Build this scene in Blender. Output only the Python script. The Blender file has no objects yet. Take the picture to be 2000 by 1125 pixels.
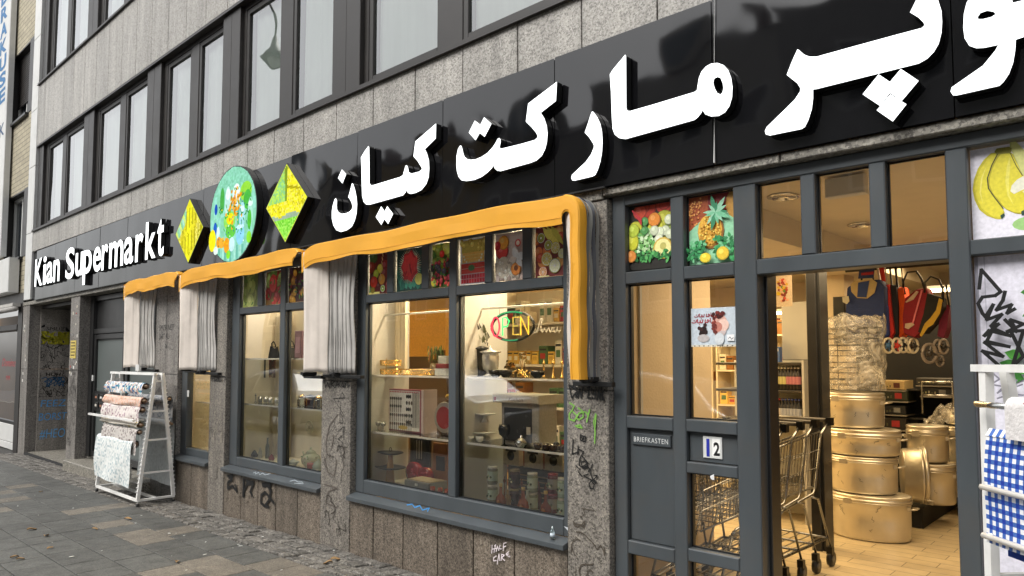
import bpy, bmesh, math, random
from mathutils import Vector, Matrix
R=math.radians; rnd=random.Random(7); PI=math.pi
sc=bpy.context.scene; COL=sc.collection
# ---------------------------------------------------------------- camera maths (pixels of the 2000x1125 photo -> points at a real depth)
F=1400.;CX=1000.;CY=615.;D=3.3;H=1.6
pit=math.atan(85/F); yaw=PI/2-math.atan(1508/(F/math.cos(pit)))
fw=Vector((-math.sin(yaw)*math.cos(pit),math.cos(yaw)*math.cos(pit),math.sin(pit)))
rt=Vector((math.cos(yaw),math.sin(yaw),0)); up=rt.cross(fw)
def ray(x,y): return fw+rt*((x-CX)/F)-up*((y-CY)/F)
def P(x,y,Y=0.):
    r=ray(x,y); t=(Y+D)/r.y; return (r.x*t,H+r.z*t)
def PT(x,y,Y=0.):
    a=P(x,y,Y); return (a[0],Y,a[1])
def gz(X): return 0.142+0.0103*X
def lin(c):
    if isinstance(c,str):
        c=[int(c[i:i+2],16)/255 for i in (0,2,4)]
    return tuple((x/12.92 if x<=.04045 else ((x+.055)/1.055)**2.4) for x in c)
# ---------------------------------------------------------------- mesh builder
class MB:
    def __init__(s): s.v=[];s.f=[];s.m=[];s.c=[];s.sm=[]
    def add(s,vs,fs,mi=0,col=None,sm=False):
        b=len(s.v); s.v+= [tuple(p) for p in vs]
        for f in fs:
            s.f.append([b+i for i in f]); s.m.append(mi); s.c.append(col or (1,1,1)); s.sm.append(sm)
        return s
    def box(s,x0,x1,y0,y1,z0,z1,mi=0,col=None):
        vs=[(x,y,z) for z in (z0,z1) for y in (y0,y1) for x in (x0,x1)]
        return s.add(vs,[(0,2,3,1),(4,5,7,6),(0,1,5,4),(2,6,7,3),(0,4,6,2),(1,3,7,5)],mi,col)
    def bbox(s,x0,x1,y0,y1,z0,z1,b=.004,mi=0,col=None):
        # box with chamfered front (-Y) edges
        vs=[(x0,y1,z0),(x1,y1,z0),(x1,y1,z1),(x0,y1,z1),(x0,y0+b,z0),(x1,y0+b,z0),(x1,y0+b,z1),(x0,y0+b,z1),
            (x0+b,y0,z0+b),(x1-b,y0,z0+b),(x1-b,y0,z1-b),(x0+b,y0,z1-b)]
        return s.add(vs,[(3,2,1,0),(0,1,5,4),(1,2,6,5),(2,3,7,6),(3,0,4,7),(4,5,9,8),(5,6,10,9),(6,7,11,10),(7,4,8,11),(8,9,10,11)],mi,col)
    def tube(s,pts,r,n=6,mi=0,col=None,caps=True,closed=False):
        pts=[Vector(p) for p in pts]; N=len(pts); vs=[];fs=[]
        for i,p in enumerate(pts):
            a=pts[(i-1)%N] if (closed or i>0) else p; b=pts[(i+1)%N] if (closed or i<N-1) else p
            t=(b-a).normalized() if (b-a).length>1e-9 else Vector((0,0,1))
            u=t.cross(Vector((0,0,1)))
            if u.length<.05: u=t.cross(Vector((0,1,0)))
            u.normalize(); w=t.cross(u).normalized(); rr=r[i] if isinstance(r,(list,tuple)) else r
            vs+=[p+(u*math.cos(2*PI*k/n)+w*math.sin(2*PI*k/n))*rr for k in range(n)]
        M=N if closed else N-1
        for i in range(M):
            j=(i+1)%N
            for k in range(n):
                fs.append((i*n+k,i*n+(k+1)%n,j*n+(k+1)%n,j*n+k))
        if caps and not closed: fs+=[tuple(range(n))[::-1],tuple((N-1)*n+k for k in range(n))]
        return s.add(vs,fs,mi,col,n>5)
    def lathe(s,c,prof,n=24,sx=1,sy=1,mi=0,col=None,cols=None,ax='z'):
        vs=[];N=len(prof)
        for r,z in prof:
            for k in range(n):
                a=2*PI*k/n; x,y=r*sx*math.cos(a),r*sy*math.sin(a)
                if ax=='z': vs.append((c[0]+x,c[1]+y,c[2]+z))
                elif ax=='y': vs.append((c[0]+x,c[1]+z,c[2]+y))
                else: vs.append((c[0]+z,c[1]+x,c[2]+y))
        b=len(s.v); s.v+=vs
        for i in range(N-1):
            cc=(cols[i] if cols else col) or (1,1,1)
            for k in range(n):
                s.f.append([b+i*n+k,b+i*n+(k+1)%n,b+(i+1)*n+(k+1)%n,b+(i+1)*n+k]); s.m.append(mi);s.c.append(cc);s.sm.append(True)
        if prof[0][0]>1e-5: s.f.append([b+k for k in range(n)][::-1]);s.m.append(mi);s.c.append((cols[0] if cols else col) or (1,1,1));s.sm.append(False)
        if prof[-1][0]>1e-5: s.f.append([b+(N-1)*n+k for k in range(n)]);s.m.append(mi);s.c.append((cols[-1] if cols else col) or (1,1,1));s.sm.append(False)
        return s
    def ell(s,cx,Y,cz,rx,rz,rot=0,col=None,n=14,mi=0,jag=0):
        vs=[]
        for k in range(n):
            a=2*PI*k/n; q=1+(jag*(1 if k%2 else -1))
            x,z=rx*math.cos(a)*q,rz*math.sin(a)*q
            vs.append((cx+x*math.cos(rot)-z*math.sin(rot),Y,cz+x*math.sin(rot)+z*math.cos(rot)))
        return s.add(vs,[tuple(range(n))],mi,col)
    def poly(s,pts,Y,col=None,mi=0): return s.add([(x,Y,z) for x,z in pts],[tuple(range(len(pts)))],mi,col)
    def ball(s,c,rx,ry=None,rz=None,n=12,m=8,mi=0,col=None):
        ry=ry or rx; rz=rz or rx
        return s.lathe(c,[(math.sin(PI*i/m)*1.0+1e-6,-math.cos(PI*i/m)*rz) for i in range(m+1)],n,rx,ry,mi,col)
    def sheet(s,fn,nu,nv,mi=0,col=None,sm=True):
        vs=[fn(i/nu,j/nv) for j in range(nv+1) for i in range(nu+1)]
        fs=[(j*(nu+1)+i,j*(nu+1)+i+1,(j+1)*(nu+1)+i+1,(j+1)*(nu+1)+i) for j in range(nv) for i in range(nu)]
        b=len(s.v); s.v+=[tuple(p) for p in vs]
        for k,f in enumerate(fs):
            cc=col(((k%nu)+.5)/nu,((k//nu)+.5)/nv) if callable(col) else (col or (1,1,1))
            s.f.append([b+i for i in f]);s.m.append(mi);s.c.append(cc);s.sm.append(sm)
        return s
    def ribbon(s,pts,w,Y,col=None,mi=0):
        # flat stroke on the plane y=Y through (x,z) points
        for a,b in zip(pts,pts[1:]):
            dx,dz=b[0]-a[0],b[1]-a[1]; L=math.hypot(dx,dz)
            if L<1e-6: continue
            nx,nz=-dz/L*w/2,dx/L*w/2; ex,ez=dx/L*w*.35,dz/L*w*.35
            s.add([(a[0]-ex+nx,Y,a[1]-ez+nz),(a[0]-ex-nx,Y,a[1]-ez-nz),(b[0]+ex-nx,Y,b[1]+ez-nz),(b[0]+ex+nx,Y,b[1]+ez+nz)],[(0,1,2,3)],mi,col)
            Y-=.00002
        return s
    def build(s,name,mats,parent=None,origin=None,sol=0,bev=0,label=None,flip=False):
        if not isinstance(mats,(list,tuple)): mats=[mats]
        if parent is not None:
            r=parent
            while r.parent: r=r.parent
            o=Vector(r.location)
        elif origin is not None: o=Vector(origin)
        else:
            xs,ys,zs=zip(*s.v); o=Vector(((min(xs)+max(xs))/2,(min(ys)+max(ys))/2,min(zs)))
        me=bpy.data.meshes.new(name)
        me.from_pydata([(x-o.x,y-o.y,z-o.z) for x,y,z in s.v],[],s.f)
        for m in mats: me.materials.append(MT[m] if isinstance(m,str) else m)
        me.polygons.foreach_set('material_index',s.m); me.polygons.foreach_set('use_smooth',s.sm)
        ca=me.color_attributes.new('Col','FLOAT_COLOR','CORNER'); buf=[]
        for f,c in zip(s.f,s.c): buf+=list((c[0],c[1],c[2],1.0))*len(f)
        ca.data.foreach_set('color',buf); me.update(); me.validate()
        ob=bpy.data.objects.new(name,me); COL.objects.link(ob)
        if parent is not None: ob.parent=parent
        else: ob.location=o
        if sol: md=ob.modifiers.new('solid','SOLIDIFY'); md.thickness=sol; md.offset=0
        if bev: md=ob.modifiers.new('bevel','BEVEL'); md.width=bev; md.segments=2; md.limit_method='ANGLE'
        if label: ob['label']=label
        return ob
def thing(name,label,cat,loc,group=None,rz=0):
    o=bpy.data.objects.new(name,None); COL.objects.link(o); o.location=loc; o.rotation_euler=(0,0,rz); o.empty_display_size=.1
    o['label']=label;o['category']=cat
    if group:o['group']=group
    return o
def tag(o,label,cat,group=None):
    o['label']=label;o['category']=cat
    if group:o['group']=group
    return o
def struct(o,kind='structure'): o['kind']=kind; return o
def copy_tree(o,parent=None,loc=None,rz=None,label=None,group=None):
    c=o.copy(); COL.objects.link(c)
    if parent is not None: c.parent=parent
    if loc is not None: c.location=loc
    if rz is not None: c.rotation_euler=(0,0,rz)
    if label: c['label']=label
    if group: c['group']=group
    for ch in list(o.children): copy_tree(ch,c)
    return c
# ---------------------------------------------------------------- materials
MT={}
def newmat(name):
    m=bpy.data.materials.new(name); m.use_nodes=True; nt=m.node_tree; nt.nodes.clear(); MT[name]=m
    return m,nt,nt.nodes,nt.links
def N(ns,t,**k):
    n=ns.new(t)
    for a,b in k.items():
        if a in n.inputs.keys() if hasattr(n.inputs,'keys') else False: n.inputs[a].default_value=b
        else: setattr(n,a,b)
    return n
def rgba(c): return (c[0],c[1],c[2],1)
def mat(name,col,rough=.5,metal=0.,var=.12,vs=6.,bump=0.,bs=40.,spec=.5,stretch=(1,1,1),attr=False,emit=0.,ecol=None,trans=0.,dirt=0.):
    m,nt,ns,ln=newmat(name); out=N(ns,'ShaderNodeOutputMaterial'); b=N(ns,'ShaderNodeBsdfPrincipled'); ln.new(b.outputs[0],out.inputs[0])
    tc=N(ns,'ShaderNodeTexCoord'); mp=N(ns,'ShaderNodeMapping'); mp.inputs['Scale'].default_value=stretch; ln.new(tc.outputs['Object'],mp.inputs[0])
    no=N(ns,'ShaderNodeTexNoise'); no.inputs['Scale'].default_value=vs; no.inputs['Detail'].default_value=5; ln.new(mp.outputs[0],no.inputs[0])
    mr=N(ns,'ShaderNodeMapRange'); mr.inputs[1].default_value=.25; mr.inputs[2].default_value=.75; mr.inputs[3].default_value=1-var; mr.inputs[4].default_value=1+var; ln.new(no.outputs[0],mr.inputs[0])
    vm=N(ns,'ShaderNodeVectorMath'); vm.operation='SCALE'; ln.new(mr.outputs[0],vm.inputs['Scale'])
    if attr:
        at=N(ns,'ShaderNodeAttribute'); at.attribute_name='Col'; ln.new(at.outputs['Color'],vm.inputs[0])
    else: vm.inputs[0].default_value=col
    src=vm.outputs[0]
    if dirt:
        n2=N(ns,'ShaderNodeTexNoise'); n2.inputs['Scale'].default_value=2.3; n2.inputs['Detail'].default_value=7; n2.inputs['Roughness'].default_value=.7; ln.new(tc.outputs['Object'],n2.inputs[0])
        r2=N(ns,'ShaderNodeMapRange'); r2.inputs[1].default_value=.5; r2.inputs[2].default_value=.72; r2.inputs[3].default_value=0; r2.inputs[4].default_value=dirt; ln.new(n2.outputs[0],r2.inputs[0])
        mx=N(ns,'ShaderNodeMix'); mx.data_type='RGBA'; mx.inputs[7].default_value=(.09,.075,.06,1); ln.new(r2.outputs[0],mx.inputs[0]); ln.new(src,mx.inputs[6]); src=mx.outputs[2]
    ln.new(src,b.inputs['Base Color'])
    rr=N(ns,'ShaderNodeMapRange'); rr.inputs[3].default_value=max(.02,rough-.08); rr.inputs[4].default_value=min(1,rough+.08); ln.new(no.outputs[0],rr.inputs[0]); ln.new(rr.outputs[0],b.inputs['Roughness'])
    b.inputs['Metallic'].default_value=metal; b.inputs['Specular IOR Level'].default_value=spec
    if bump:
        nb=N(ns,'ShaderNodeTexNoise'); nb.inputs['Scale'].default_value=bs; nb.inputs['Detail'].default_value=4; ln.new(mp.outputs[0],nb.inputs[0])
        bp=N(ns,'ShaderNodeBump'); bp.inputs['Strength'].default_value=bump; bp.inputs['Distance'].default_value=.01; ln.new(nb.outputs[0],bp.inputs['Height']); ln.new(bp.outputs[0],b.inputs['Normal'])
    if emit:
        b.inputs['Emission Strength'].default_value=emit
        if attr: ln.new(src,b.inputs['Emission Color'])
        else: b.inputs['Emission Color'].default_value=rgba(ecol or col)
    if trans: b.inputs['Transmission Weight'].default_value=trans
    return m
def granite(name,base,dark,light,scale=70,rough=.45,rv=.14,streak=.25,spec=.5,vtint=0):
    m,nt,ns,ln=newmat(name); out=N(ns,'ShaderNodeOutputMaterial'); b=N(ns,'ShaderNodeBsdfPrincipled'); ln.new(b.outputs[0],out.inputs[0])
    tc=N(ns,'ShaderNodeTexCoord')
    v=N(ns,'ShaderNodeTexVoronoi'); v.inputs['Scale'].default_value=scale; v.inputs['Randomness'].default_value=1
    nz=N(ns,'ShaderNodeTexNoise'); nz.inputs['Scale'].default_value=scale*1.3; nz.inputs['Detail'].default_value=3
    ad=N(ns,'ShaderNodeMix'); ad.data_type='RGBA'; ad.inputs[0].default_value=.02; ln.new(tc.outputs['Object'],ad.inputs[6]); ln.new(nz.outputs['Color'],ad.inputs[7])
    ln.new(tc.outputs['Object'],nz.inputs[0]); ln.new(ad.outputs[2],v.inputs[0])
    sp=N(ns,'ShaderNodeSeparateColor'); ln.new(v.outputs['Color'],sp.inputs[0])
    cr=N(ns,'ShaderNodeValToRGB'); e=cr.color_ramp.elements; cr.color_ramp.interpolation='LINEAR'
    e[0].position=0;e[0].color=rgba(dark);e[1].position=1;e[1].color=rgba(light)
    for p,c in ((.22,dark),(.34,base),(.72,tuple(x*1.12 for x in base)),(.86,light)):
        k=cr.color_ramp.elements.new(p);k.color=rgba(c)
    ln.new(sp.outputs[0],cr.inputs[0])
    ge=N(ns,'ShaderNodeNewGeometry'); rr=N(ns,'ShaderNodeMapRange'); rr.inputs[3].default_value=1-rv; rr.inputs[4].default_value=1+rv; ln.new(ge.outputs['Random Per Island'],rr.inputs[0])
    mp=N(ns,'ShaderNodeMapping'); mp.inputs['Scale'].default_value=(5,5,.45); ln.new(tc.outputs['Object'],mp.inputs[0])
    st=N(ns,'ShaderNodeTexNoise'); st.inputs['Scale'].default_value=1.4; st.inputs['Detail'].default_value=7; st.inputs['Roughness'].default_value=.65; ln.new(mp.outputs[0],st.inputs[0])
    sr=N(ns,'ShaderNodeMapRange'); sr.inputs[1].default_value=.35; sr.inputs[2].default_value=.7; sr.inputs[3].default_value=1+streak*.4; sr.inputs[4].default_value=1-streak; ln.new(st.outputs[0],sr.inputs[0])
    mu=N(ns,'ShaderNodeMath'); mu.operation='MULTIPLY'; ln.new(rr.outputs[0],mu.inputs[0]); ln.new(sr.outputs[0],mu.inputs[1])
    vm=N(ns,'ShaderNodeVectorMath'); vm.operation='SCALE'; ln.new(cr.outputs[0],vm.inputs[0]); ln.new(mu.outputs[0],vm.inputs['Scale'])
    ln.new(vm.outputs[0],b.inputs['Base Color'])
    r2=N(ns,'ShaderNodeMapRange'); r2.inputs[3].default_value=rough-.12; r2.inputs[4].default_value=rough+.15; ln.new(st.outputs[0],r2.inputs[0]); ln.new(r2.outputs[0],b.inputs['Roughness'])
    bp=N(ns,'ShaderNodeBump'); bp.inputs['Strength'].default_value=.12; bp.inputs['Distance'].default_value=.004; ln.new(sp.outputs[1],bp.inputs['Height']); ln.new(bp.outputs[0],b.inputs['Normal'])
    b.inputs['Specular IOR Level'].default_value=spec
    return m
def glass(name,tint=(1,1,1),refl=1.6,base=.06,rough=0.,wob=.0):
    m,nt,ns,ln=newmat(name); out=N(ns,'ShaderNodeOutputMaterial'); mx=N(ns,'ShaderNodeMixShader'); t=N(ns,'ShaderNodeBsdfTransparent'); g=N(ns,'ShaderNodeBsdfGlossy')
    t.inputs[0].default_value=rgba(tint); g.inputs['Roughness'].default_value=rough; g.inputs[0].default_value=(1,1,1,1)
    fr=N(ns,'ShaderNodeFresnel'); fr.inputs[0].default_value=1.5
    ma=N(ns,'ShaderNodeMath'); ma.operation='MULTIPLY_ADD'; ma.inputs[1].default_value=refl; ma.inputs[2].default_value=base; ma.use_clamp=True
    ln.new(fr.outputs[0],ma.inputs[0]); ln.new(ma.outputs[0],mx.inputs[0]); ln.new(t.outputs[0],mx.inputs[1]); ln.new(g.outputs[0],mx.inputs[2]); ln.new(mx.outputs[0],out.inputs[0])
    if wob:
        tc=N(ns,'ShaderNodeTexCoord'); nb=N(ns,'ShaderNodeTexNoise'); nb.inputs['Scale'].default_value=1.1; nb.inputs['Detail'].default_value=1; ln.new(tc.outputs['Object'],nb.inputs[0])
        bp=N(ns,'ShaderNodeBump'); bp.inputs['Strength'].default_value=wob; bp.inputs['Distance'].default_value=.05; ln.new(nb.outputs[0],bp.inputs['Height']); ln.new(bp.outputs[0],g.inputs['Normal'])
    return m
def emitm(name,col,s,attr=False):
    m,nt,ns,ln=newmat(name); out=N(ns,'ShaderNodeOutputMaterial'); e=N(ns,'ShaderNodeEmission'); e.inputs[1].default_value=s; ln.new(e.outputs[0],out.inputs[0])
    if attr:
        at=N(ns,'ShaderNodeAttribute'); at.attribute_name='Col'
        tc=N(ns,'ShaderNodeTexCoord'); no=N(ns,'ShaderNodeTexNoise'); no.inputs['Scale'].default_value=26; no.inputs['Detail'].default_value=6; ln.new(tc.outputs['Object'],no.inputs[0])
        mr=N(ns,'ShaderNodeMapRange'); mr.inputs[1].default_value=.3; mr.inputs[2].default_value=.7; mr.inputs[3].default_value=.85; mr.inputs[4].default_value=1.12; ln.new(no.outputs[0],mr.inputs[0])
        vm=N(ns,'ShaderNodeVectorMath'); vm.operation='SCALE'; ln.new(at.outputs['Color'],vm.inputs[0]); ln.new(mr.outputs[0],vm.inputs['Scale']); ln.new(vm.outputs[0],e.inputs[0])
    else: e.inputs[0].default_value=rgba(col)
    return m
granite('granite_upper',(.315,.297,.267),(.175,.165,.147),(.44,.42,.385),120,.42,.11,.28)
granite('granite_ledge',(.2,.185,.155),(.10,.09,.075),(.32,.30,.25),95,.5,.1,.2)
granite('granite_dado',(.135,.11,.085),(.062,.05,.038),(.225,.19,.15),125,.42,.16,.42)
granite('granite_pillar',(.185,.167,.145),(.085,.076,.064),(.30,.27,.225),125,.45,.08,.38)
granite('granite_recess',(.30,.275,.245),(.19,.175,.155),(.40,.37,.33),110,.5,.08,.4)
granite('granite_dirty',(.19,.175,.158),(.12,.11,.1),(.27,.25,.225),95,.55,.08,.42)
granite('slab_dark',(.083,.083,.075),(.055,.055,.05),(.125,.123,.112),150,.6,.17,.32)
granite('slab_tan',(.155,.135,.108),(.10,.088,.07),(.22,.195,.158),150,.62,.12,.3)
granite('cobble',(.118,.108,.094),(.065,.06,.052),(.20,.185,.16),90,.62,.24,.25)
mat('grout',(.035,.033,.03),.9,bump=.5,var=.3)
mat('asphalt',(.05,.05,.05),.85,bump=.5,bs=120,var=.25)
mat('frame_blue',(.060,.069,.075),.36,var=.16,vs=5,stretch=(1,1,.35),spec=.5,dirt=.34)
mat('frame_black',(.018,.018,.018),.35,var=.2)
mat('bronze',(.028,.025,.023),.42,metal=.1,var=.12,dirt=.12)
mat('black',(.008,.008,.008),.35,var=.2)
mat('black_rough',(.012,.012,.012),.8,var=.3)
mat('white_paint',(.80,.79,.76),.42,var=.06,dirt=.3,vs=14)
mat('white_trim',(.6,.6,.58),.5,var=.05,dirt=.15)
mat('curtain',(.66,.70,.65),.8,var=.12,vs=2,stretch=(3,1,.25))
mat('cream',(.72,.64,.48),.75,var=.06)
mat('cream_wall',(.58,.47,.32),.8,var=.05,bump=.25,bs=60)
mat('greywall',(.5,.49,.46),.75,var=.05)
mat('brick_dummy',(.4,.35,.25),.8)
mat('alu',(.66,.61,.51),.34,metal=.78,var=.07,vs=5,dirt=.16,stretch=(1,1,.4))
mat('chrome',(.7,.7,.68),.2,metal=1,var=.06)
mat('cart_wire',(.33,.33,.32),.28,metal=1,var=.1)
mat('silver',(.62,.62,.60),.25,metal=.7,var=.08)
mat('gold',(.75,.5,.16),.25,metal=1,var=.15)
mat('iron',(.02,.02,.02),.55,metal=.4,var=.3)
mat('print',(1,1,1),.45,attr=True,var=.14,vs=70)
def poster_mat():
    m,nt,ns,ln=newmat('poster'); out=N(ns,'ShaderNodeOutputMaterial'); mx=N(ns,'ShaderNodeMixShader'); mx.inputs[0].default_value=.4
    b=N(ns,'ShaderNodeBsdfPrincipled'); t=N(ns,'ShaderNodeBsdfTranslucent'); at=N(ns,'ShaderNodeAttribute'); at.attribute_name='Col'
    tc=N(ns,'ShaderNodeTexCoord'); no=N(ns,'ShaderNodeTexNoise'); no.inputs['Scale'].default_value=60; no.inputs['Detail'].default_value=5; ln.new(tc.outputs['Object'],no.inputs[0])
    mr=N(ns,'ShaderNodeMapRange'); mr.inputs[1].default_value=.3; mr.inputs[2].default_value=.7; mr.inputs[3].default_value=.8; mr.inputs[4].default_value=1.25; ln.new(no.outputs[0],mr.inputs[0])
    vm=N(ns,'ShaderNodeVectorMath'); vm.operation='SCALE'; ln.new(at.outputs['Color'],vm.inputs[0]); ln.new(mr.outputs[0],vm.inputs['Scale'])
    ln.new(vm.outputs[0],b.inputs['Base Color']); ln.new(vm.outputs[0],t.inputs[0]); b.inputs['Roughness'].default_value=.4
    ln.new(b.outputs[0],mx.inputs[1]); ln.new(t.outputs[0],mx.inputs[2]); ln.new(mx.outputs[0],out.inputs[0])
poster_mat()
mat('fabric',(1,1,1),.85,attr=True,var=.12,vs=30,bump=.35,bs=90)
mat('plasticc',(1,1,1),.35,attr=True,var=.08)
mat('ceramic',(1,1,1),.12,attr=True,var=.04)
mat('paintflat',(1,1,1),.6,attr=True,var=.25,vs=22)
mat('awn_orange',(.74,.35,.022),.55,var=.06,vs=4,bump=.2,bs=5,dirt=.05)
mat('awn_white',(.68,.61,.54),.7,var=.08,vs=4,bump=.5,bs=5,dirt=.2)
mat('awn_grey',(.46,.44,.41),.6,var=.18,vs=7,dirt=.25)
mat('awn_stripe',(1,1,1),.75,attr=True,var=.12,vs=8,dirt=.2)
mat('rubber',(.03,.03,.03),.7)
mat('carpaint',(.45,.46,.47),.25,metal=.5,var=.03)
mat('darkglass',(.03,.035,.04),.06,var=.02)
mat('stucco',(1,1,1),.85,attr=True,var=.12,vs=1.2)
mat('ceiling',(.68,.6,.45),.8,var=.04)
mat('frost',(.10,.115,.11),.35,var=.15,vs=2,dirt=.1)
mat('leaf',(.32,.2,.09),.8,var=.3)
emitm('led_white',(.97,1,1),1.6)
emitm('lightbox',(1,1,1),.72,attr=True)
emitm('lamp_warm',(1,.78,.42),9)
emitm('lamp_white',(1,.88,.65),6)
emitm('neon',(1,1,1),1.3,attr=True)
emitm('backlit_print',(1,1,1),.32,attr=True)
glass('pane',(1,1,1),1.9,.01,wob=.12)
glass('pane_upper',(.9,.95,.93),1.7,.12,wob=.4)
glass('shelf_glass',(.93,.97,.95),1.0,.02)
glass('clear_jar',(.85,.9,.88),1.4,.08)
# glossy fascia
def fascia_mat():
    m,nt,ns,ln=newmat('fascia'); out=N(ns,'ShaderNodeOutputMaterial'); b=N(ns,'ShaderNodeBsdfPrincipled'); ln.new(b.outputs[0],out.inputs[0])
    b.inputs['Base Color'].default_value=(.006,.006,.007,1); b.inputs['Roughness'].default_value=.045; b.inputs['Specular IOR Level'].default_value=.62
    tc=N(ns,'ShaderNodeTexCoord'); mp=N(ns,'ShaderNodeMapping'); mp.inputs['Scale'].default_value=(1.1,1,.9); ln.new(tc.outputs['Object'],mp.inputs[0])
    no=N(ns,'ShaderNodeTexNoise'); no.inputs['Scale'].default_value=1.15; no.inputs['Detail'].default_value=1.6; ln.new(mp.outputs[0],no.inputs[0])
    bp=N(ns,'ShaderNodeBump'); bp.inputs['Strength'].default_value=.6; bp.inputs['Distance'].default_value=.026; ln.new(no.outputs[0],bp.inputs['Height']); ln.new(bp.outputs[0],b.inputs['Normal'])
fascia_mat()
def brick_mat(name,c1,c2,mortar,bw,bh,ms,rough=.75,axes='xz',off=.5,bump=.3,rv=0):
    m,nt,ns,ln=newmat(name); out=N(ns,'ShaderNodeOutputMaterial'); b=N(ns,'ShaderNodeBsdfPrincipled'); ln.new(b.outputs[0],out.inputs[0])
    tc=N(ns,'ShaderNodeTexCoord'); sp=N(ns,'ShaderNodeSeparateXYZ'); cb=N(ns,'ShaderNodeCombineXYZ'); ln.new(tc.outputs['Object'],sp.inputs[0])
    ix={'x':0,'y':1,'z':2}; ln.new(sp.outputs[ix[axes[0]]],cb.inputs[0]); ln.new(sp.outputs[ix[axes[1]]],cb.inputs[1])
    br=N(ns,'ShaderNodeTexBrick'); br.offset=off; br.inputs['Scale'].default_value=1; br.inputs['Color1'].default_value=rgba(c1); br.inputs['Color2'].default_value=rgba(c2); br.inputs['Mortar'].default_value=rgba(mortar)
    br.inputs['Mortar Size'].default_value=ms; br.inputs['Mortar Smooth'].default_value=.1; br.inputs['Brick Width'].default_value=bw; br.inputs['Row Height'].default_value=bh; ln.new(cb.outputs[0],br.inputs[0])
    no=N(ns,'ShaderNodeTexNoise'); no.inputs['Scale'].default_value=9; no.inputs['Detail'].default_value=6; ln.new(tc.outputs['Object'],no.inputs[0])
    mr=N(ns,'ShaderNodeMapRange'); mr.inputs[3].default_value=.75; mr.inputs[4].default_value=1.25; ln.new(no.outputs[0],mr.inputs[0])
    vm=N(ns,'ShaderNodeVectorMath'); vm.operation='SCALE'; ln.new(br.outputs['Color'],vm.inputs[0]); ln.new(mr.outputs[0],vm.inputs['Scale']); ln.new(vm.outputs[0],b.inputs['Base Color'])
    b.inputs['Roughness'].default_value=rough
    bp=N(ns,'ShaderNodeBump'); bp.invert=True; bp.inputs['Strength'].default_value=bump; bp.inputs['Distance'].default_value=.01; ln.new(br.outputs['Fac'],bp.inputs['Height']); ln.new(bp.outputs[0],b.inputs['Normal'])
    return m
brick_mat('yellow_brick',(.42,.37,.26),(.35,.31,.22),(.16,.15,.12),.26,.085,.007)
brick_mat('black_brick',(.018,.018,.018),(.03,.03,.03),(.006,.006,.006),.26,.085,.007)
brick_mat('red_brick',(.22,.08,.05),(.17,.06,.04),(.12,.1,.09),.26,.085,.007)
brick_mat('floor_tile',(.60,.49,.32),(.54,.44,.28),(.13,.10,.06),.5,.135,.003,rough=.32,axes='xy',off=.37,bump=.15)
brick_mat('wall_tile',(.66,.55,.38),(.62,.5,.34),(.35,.27,.17),.3,.3,.003,rough=.3,axes='xz',off=0)
# ---------------------------------------------------------------- text
def text_mesh(s,size=1,off=0.,ext=0.,shear=0.,spacing=1.):
    cu=bpy.data.curves.new('t','FONT'); cu.body=s; cu.size=size; cu.offset=off; cu.extrude=ext; cu.shear=shear; cu.space_character=spacing; cu.resolution_u=4
    ob=bpy.data.objects.new('t',cu); COL.objects.link(ob); me=ob.to_mesh()
    vs=[tuple(v.co) for v in me.vertices]; fs=[tuple(p.vertices) for p in me.polygons]
    ob.to_mesh_clear(); bpy.data.objects.remove(ob); bpy.data.curves.remove(cu); return vs,fs
def outline_mesh(loops,ext,round_=True):
    cu=bpy.data.curves.new('o','CURVE'); cu.dimensions='2D'; cu.fill_mode='BOTH'; cu.extrude=ext
    for lp in loops:
        sp=cu.splines.new('POLY'); sp.points.add(len(lp)-1)
        for p,q in zip(sp.points,lp): p.co=(q[0],q[1],0,1)
        sp.use_cyclic_u=True
    ob=bpy.data.objects.new('o',cu); COL.objects.link(ob); me=ob.to_mesh()
    vs=[tuple(v.co) for v in me.vertices]; fs=[tuple(p.vertices) for p in me.polygons]
    ob.to_mesh_clear(); bpy.data.objects.remove(ob); bpy.data.curves.remove(cu); return vs,fs
def put_text(mb,s,x0,z0,h,Y,w=None,col=(1,1,1),mi=0,off=0.,shear=0,rot=0,plane='xz',ext=0.,spacing=1.):
    """text whose cap height is h, lower-left at (x0,z0); w stretches the width"""
    vs,fs=text_mesh(s,1,off,0,shear,spacing)
    if not vs: return
    xs=[v[0] for v in vs]; mnx=min(xs); mxx=max(xs); sy=h/.73; sx=(w/(mxx-mnx)) if w else sy
    o=[]
    for v in vs:
        x,z=(v[0]-mnx)*sx,v[1]*sy; x,z=x*math.cos(rot)-z*math.sin(rot),x*math.sin(rot)+z*math.cos(rot)
        o.append((x0+x,Y,z0+z) if plane=='xz' else (Y,x0+x,z0+z))
    mb.add(o,fs,mi,col)
# ---------------------------------------------------------------- camera, world, lights
cam=bpy.data.cameras.new('Camera'); cam.sensor_width=36; cam.lens=F/2000*36; cam.shift_y=(CY-562.5)/2000; cam.clip_end=600; cam.clip_start=.05
co=bpy.data.objects.new('Camera',cam); COL.objects.link(co); co.location=(0,-D,H)
co.matrix_world=Matrix.Translation((0,-D,H))@Matrix((rt,up,-fw)).transposed().to_4x4(); sc.camera=co
w=bpy.data.worlds.new('World'); sc.world=w; w.use_nodes=True; nt=w.node_tree; bg=nt.nodes['Background']
sky=nt.nodes.new('ShaderNodeTexSky'); sky.sky_type='NISHITA'; sky.sun_disc=False; sky.sun_elevation=R(48); sky.sun_rotation=R(190); sky.air_density=1.2; sky.dust_density=3
hs=nt.nodes.new('ShaderNodeHueSaturation'); hs.inputs['Saturation'].default_value=.12; nt.links.new(sky.outputs[0],hs.inputs['Color']); nt.links.new(hs.outputs[0],bg.inputs[0]); bg.inputs[1].default_value=.15
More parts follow.
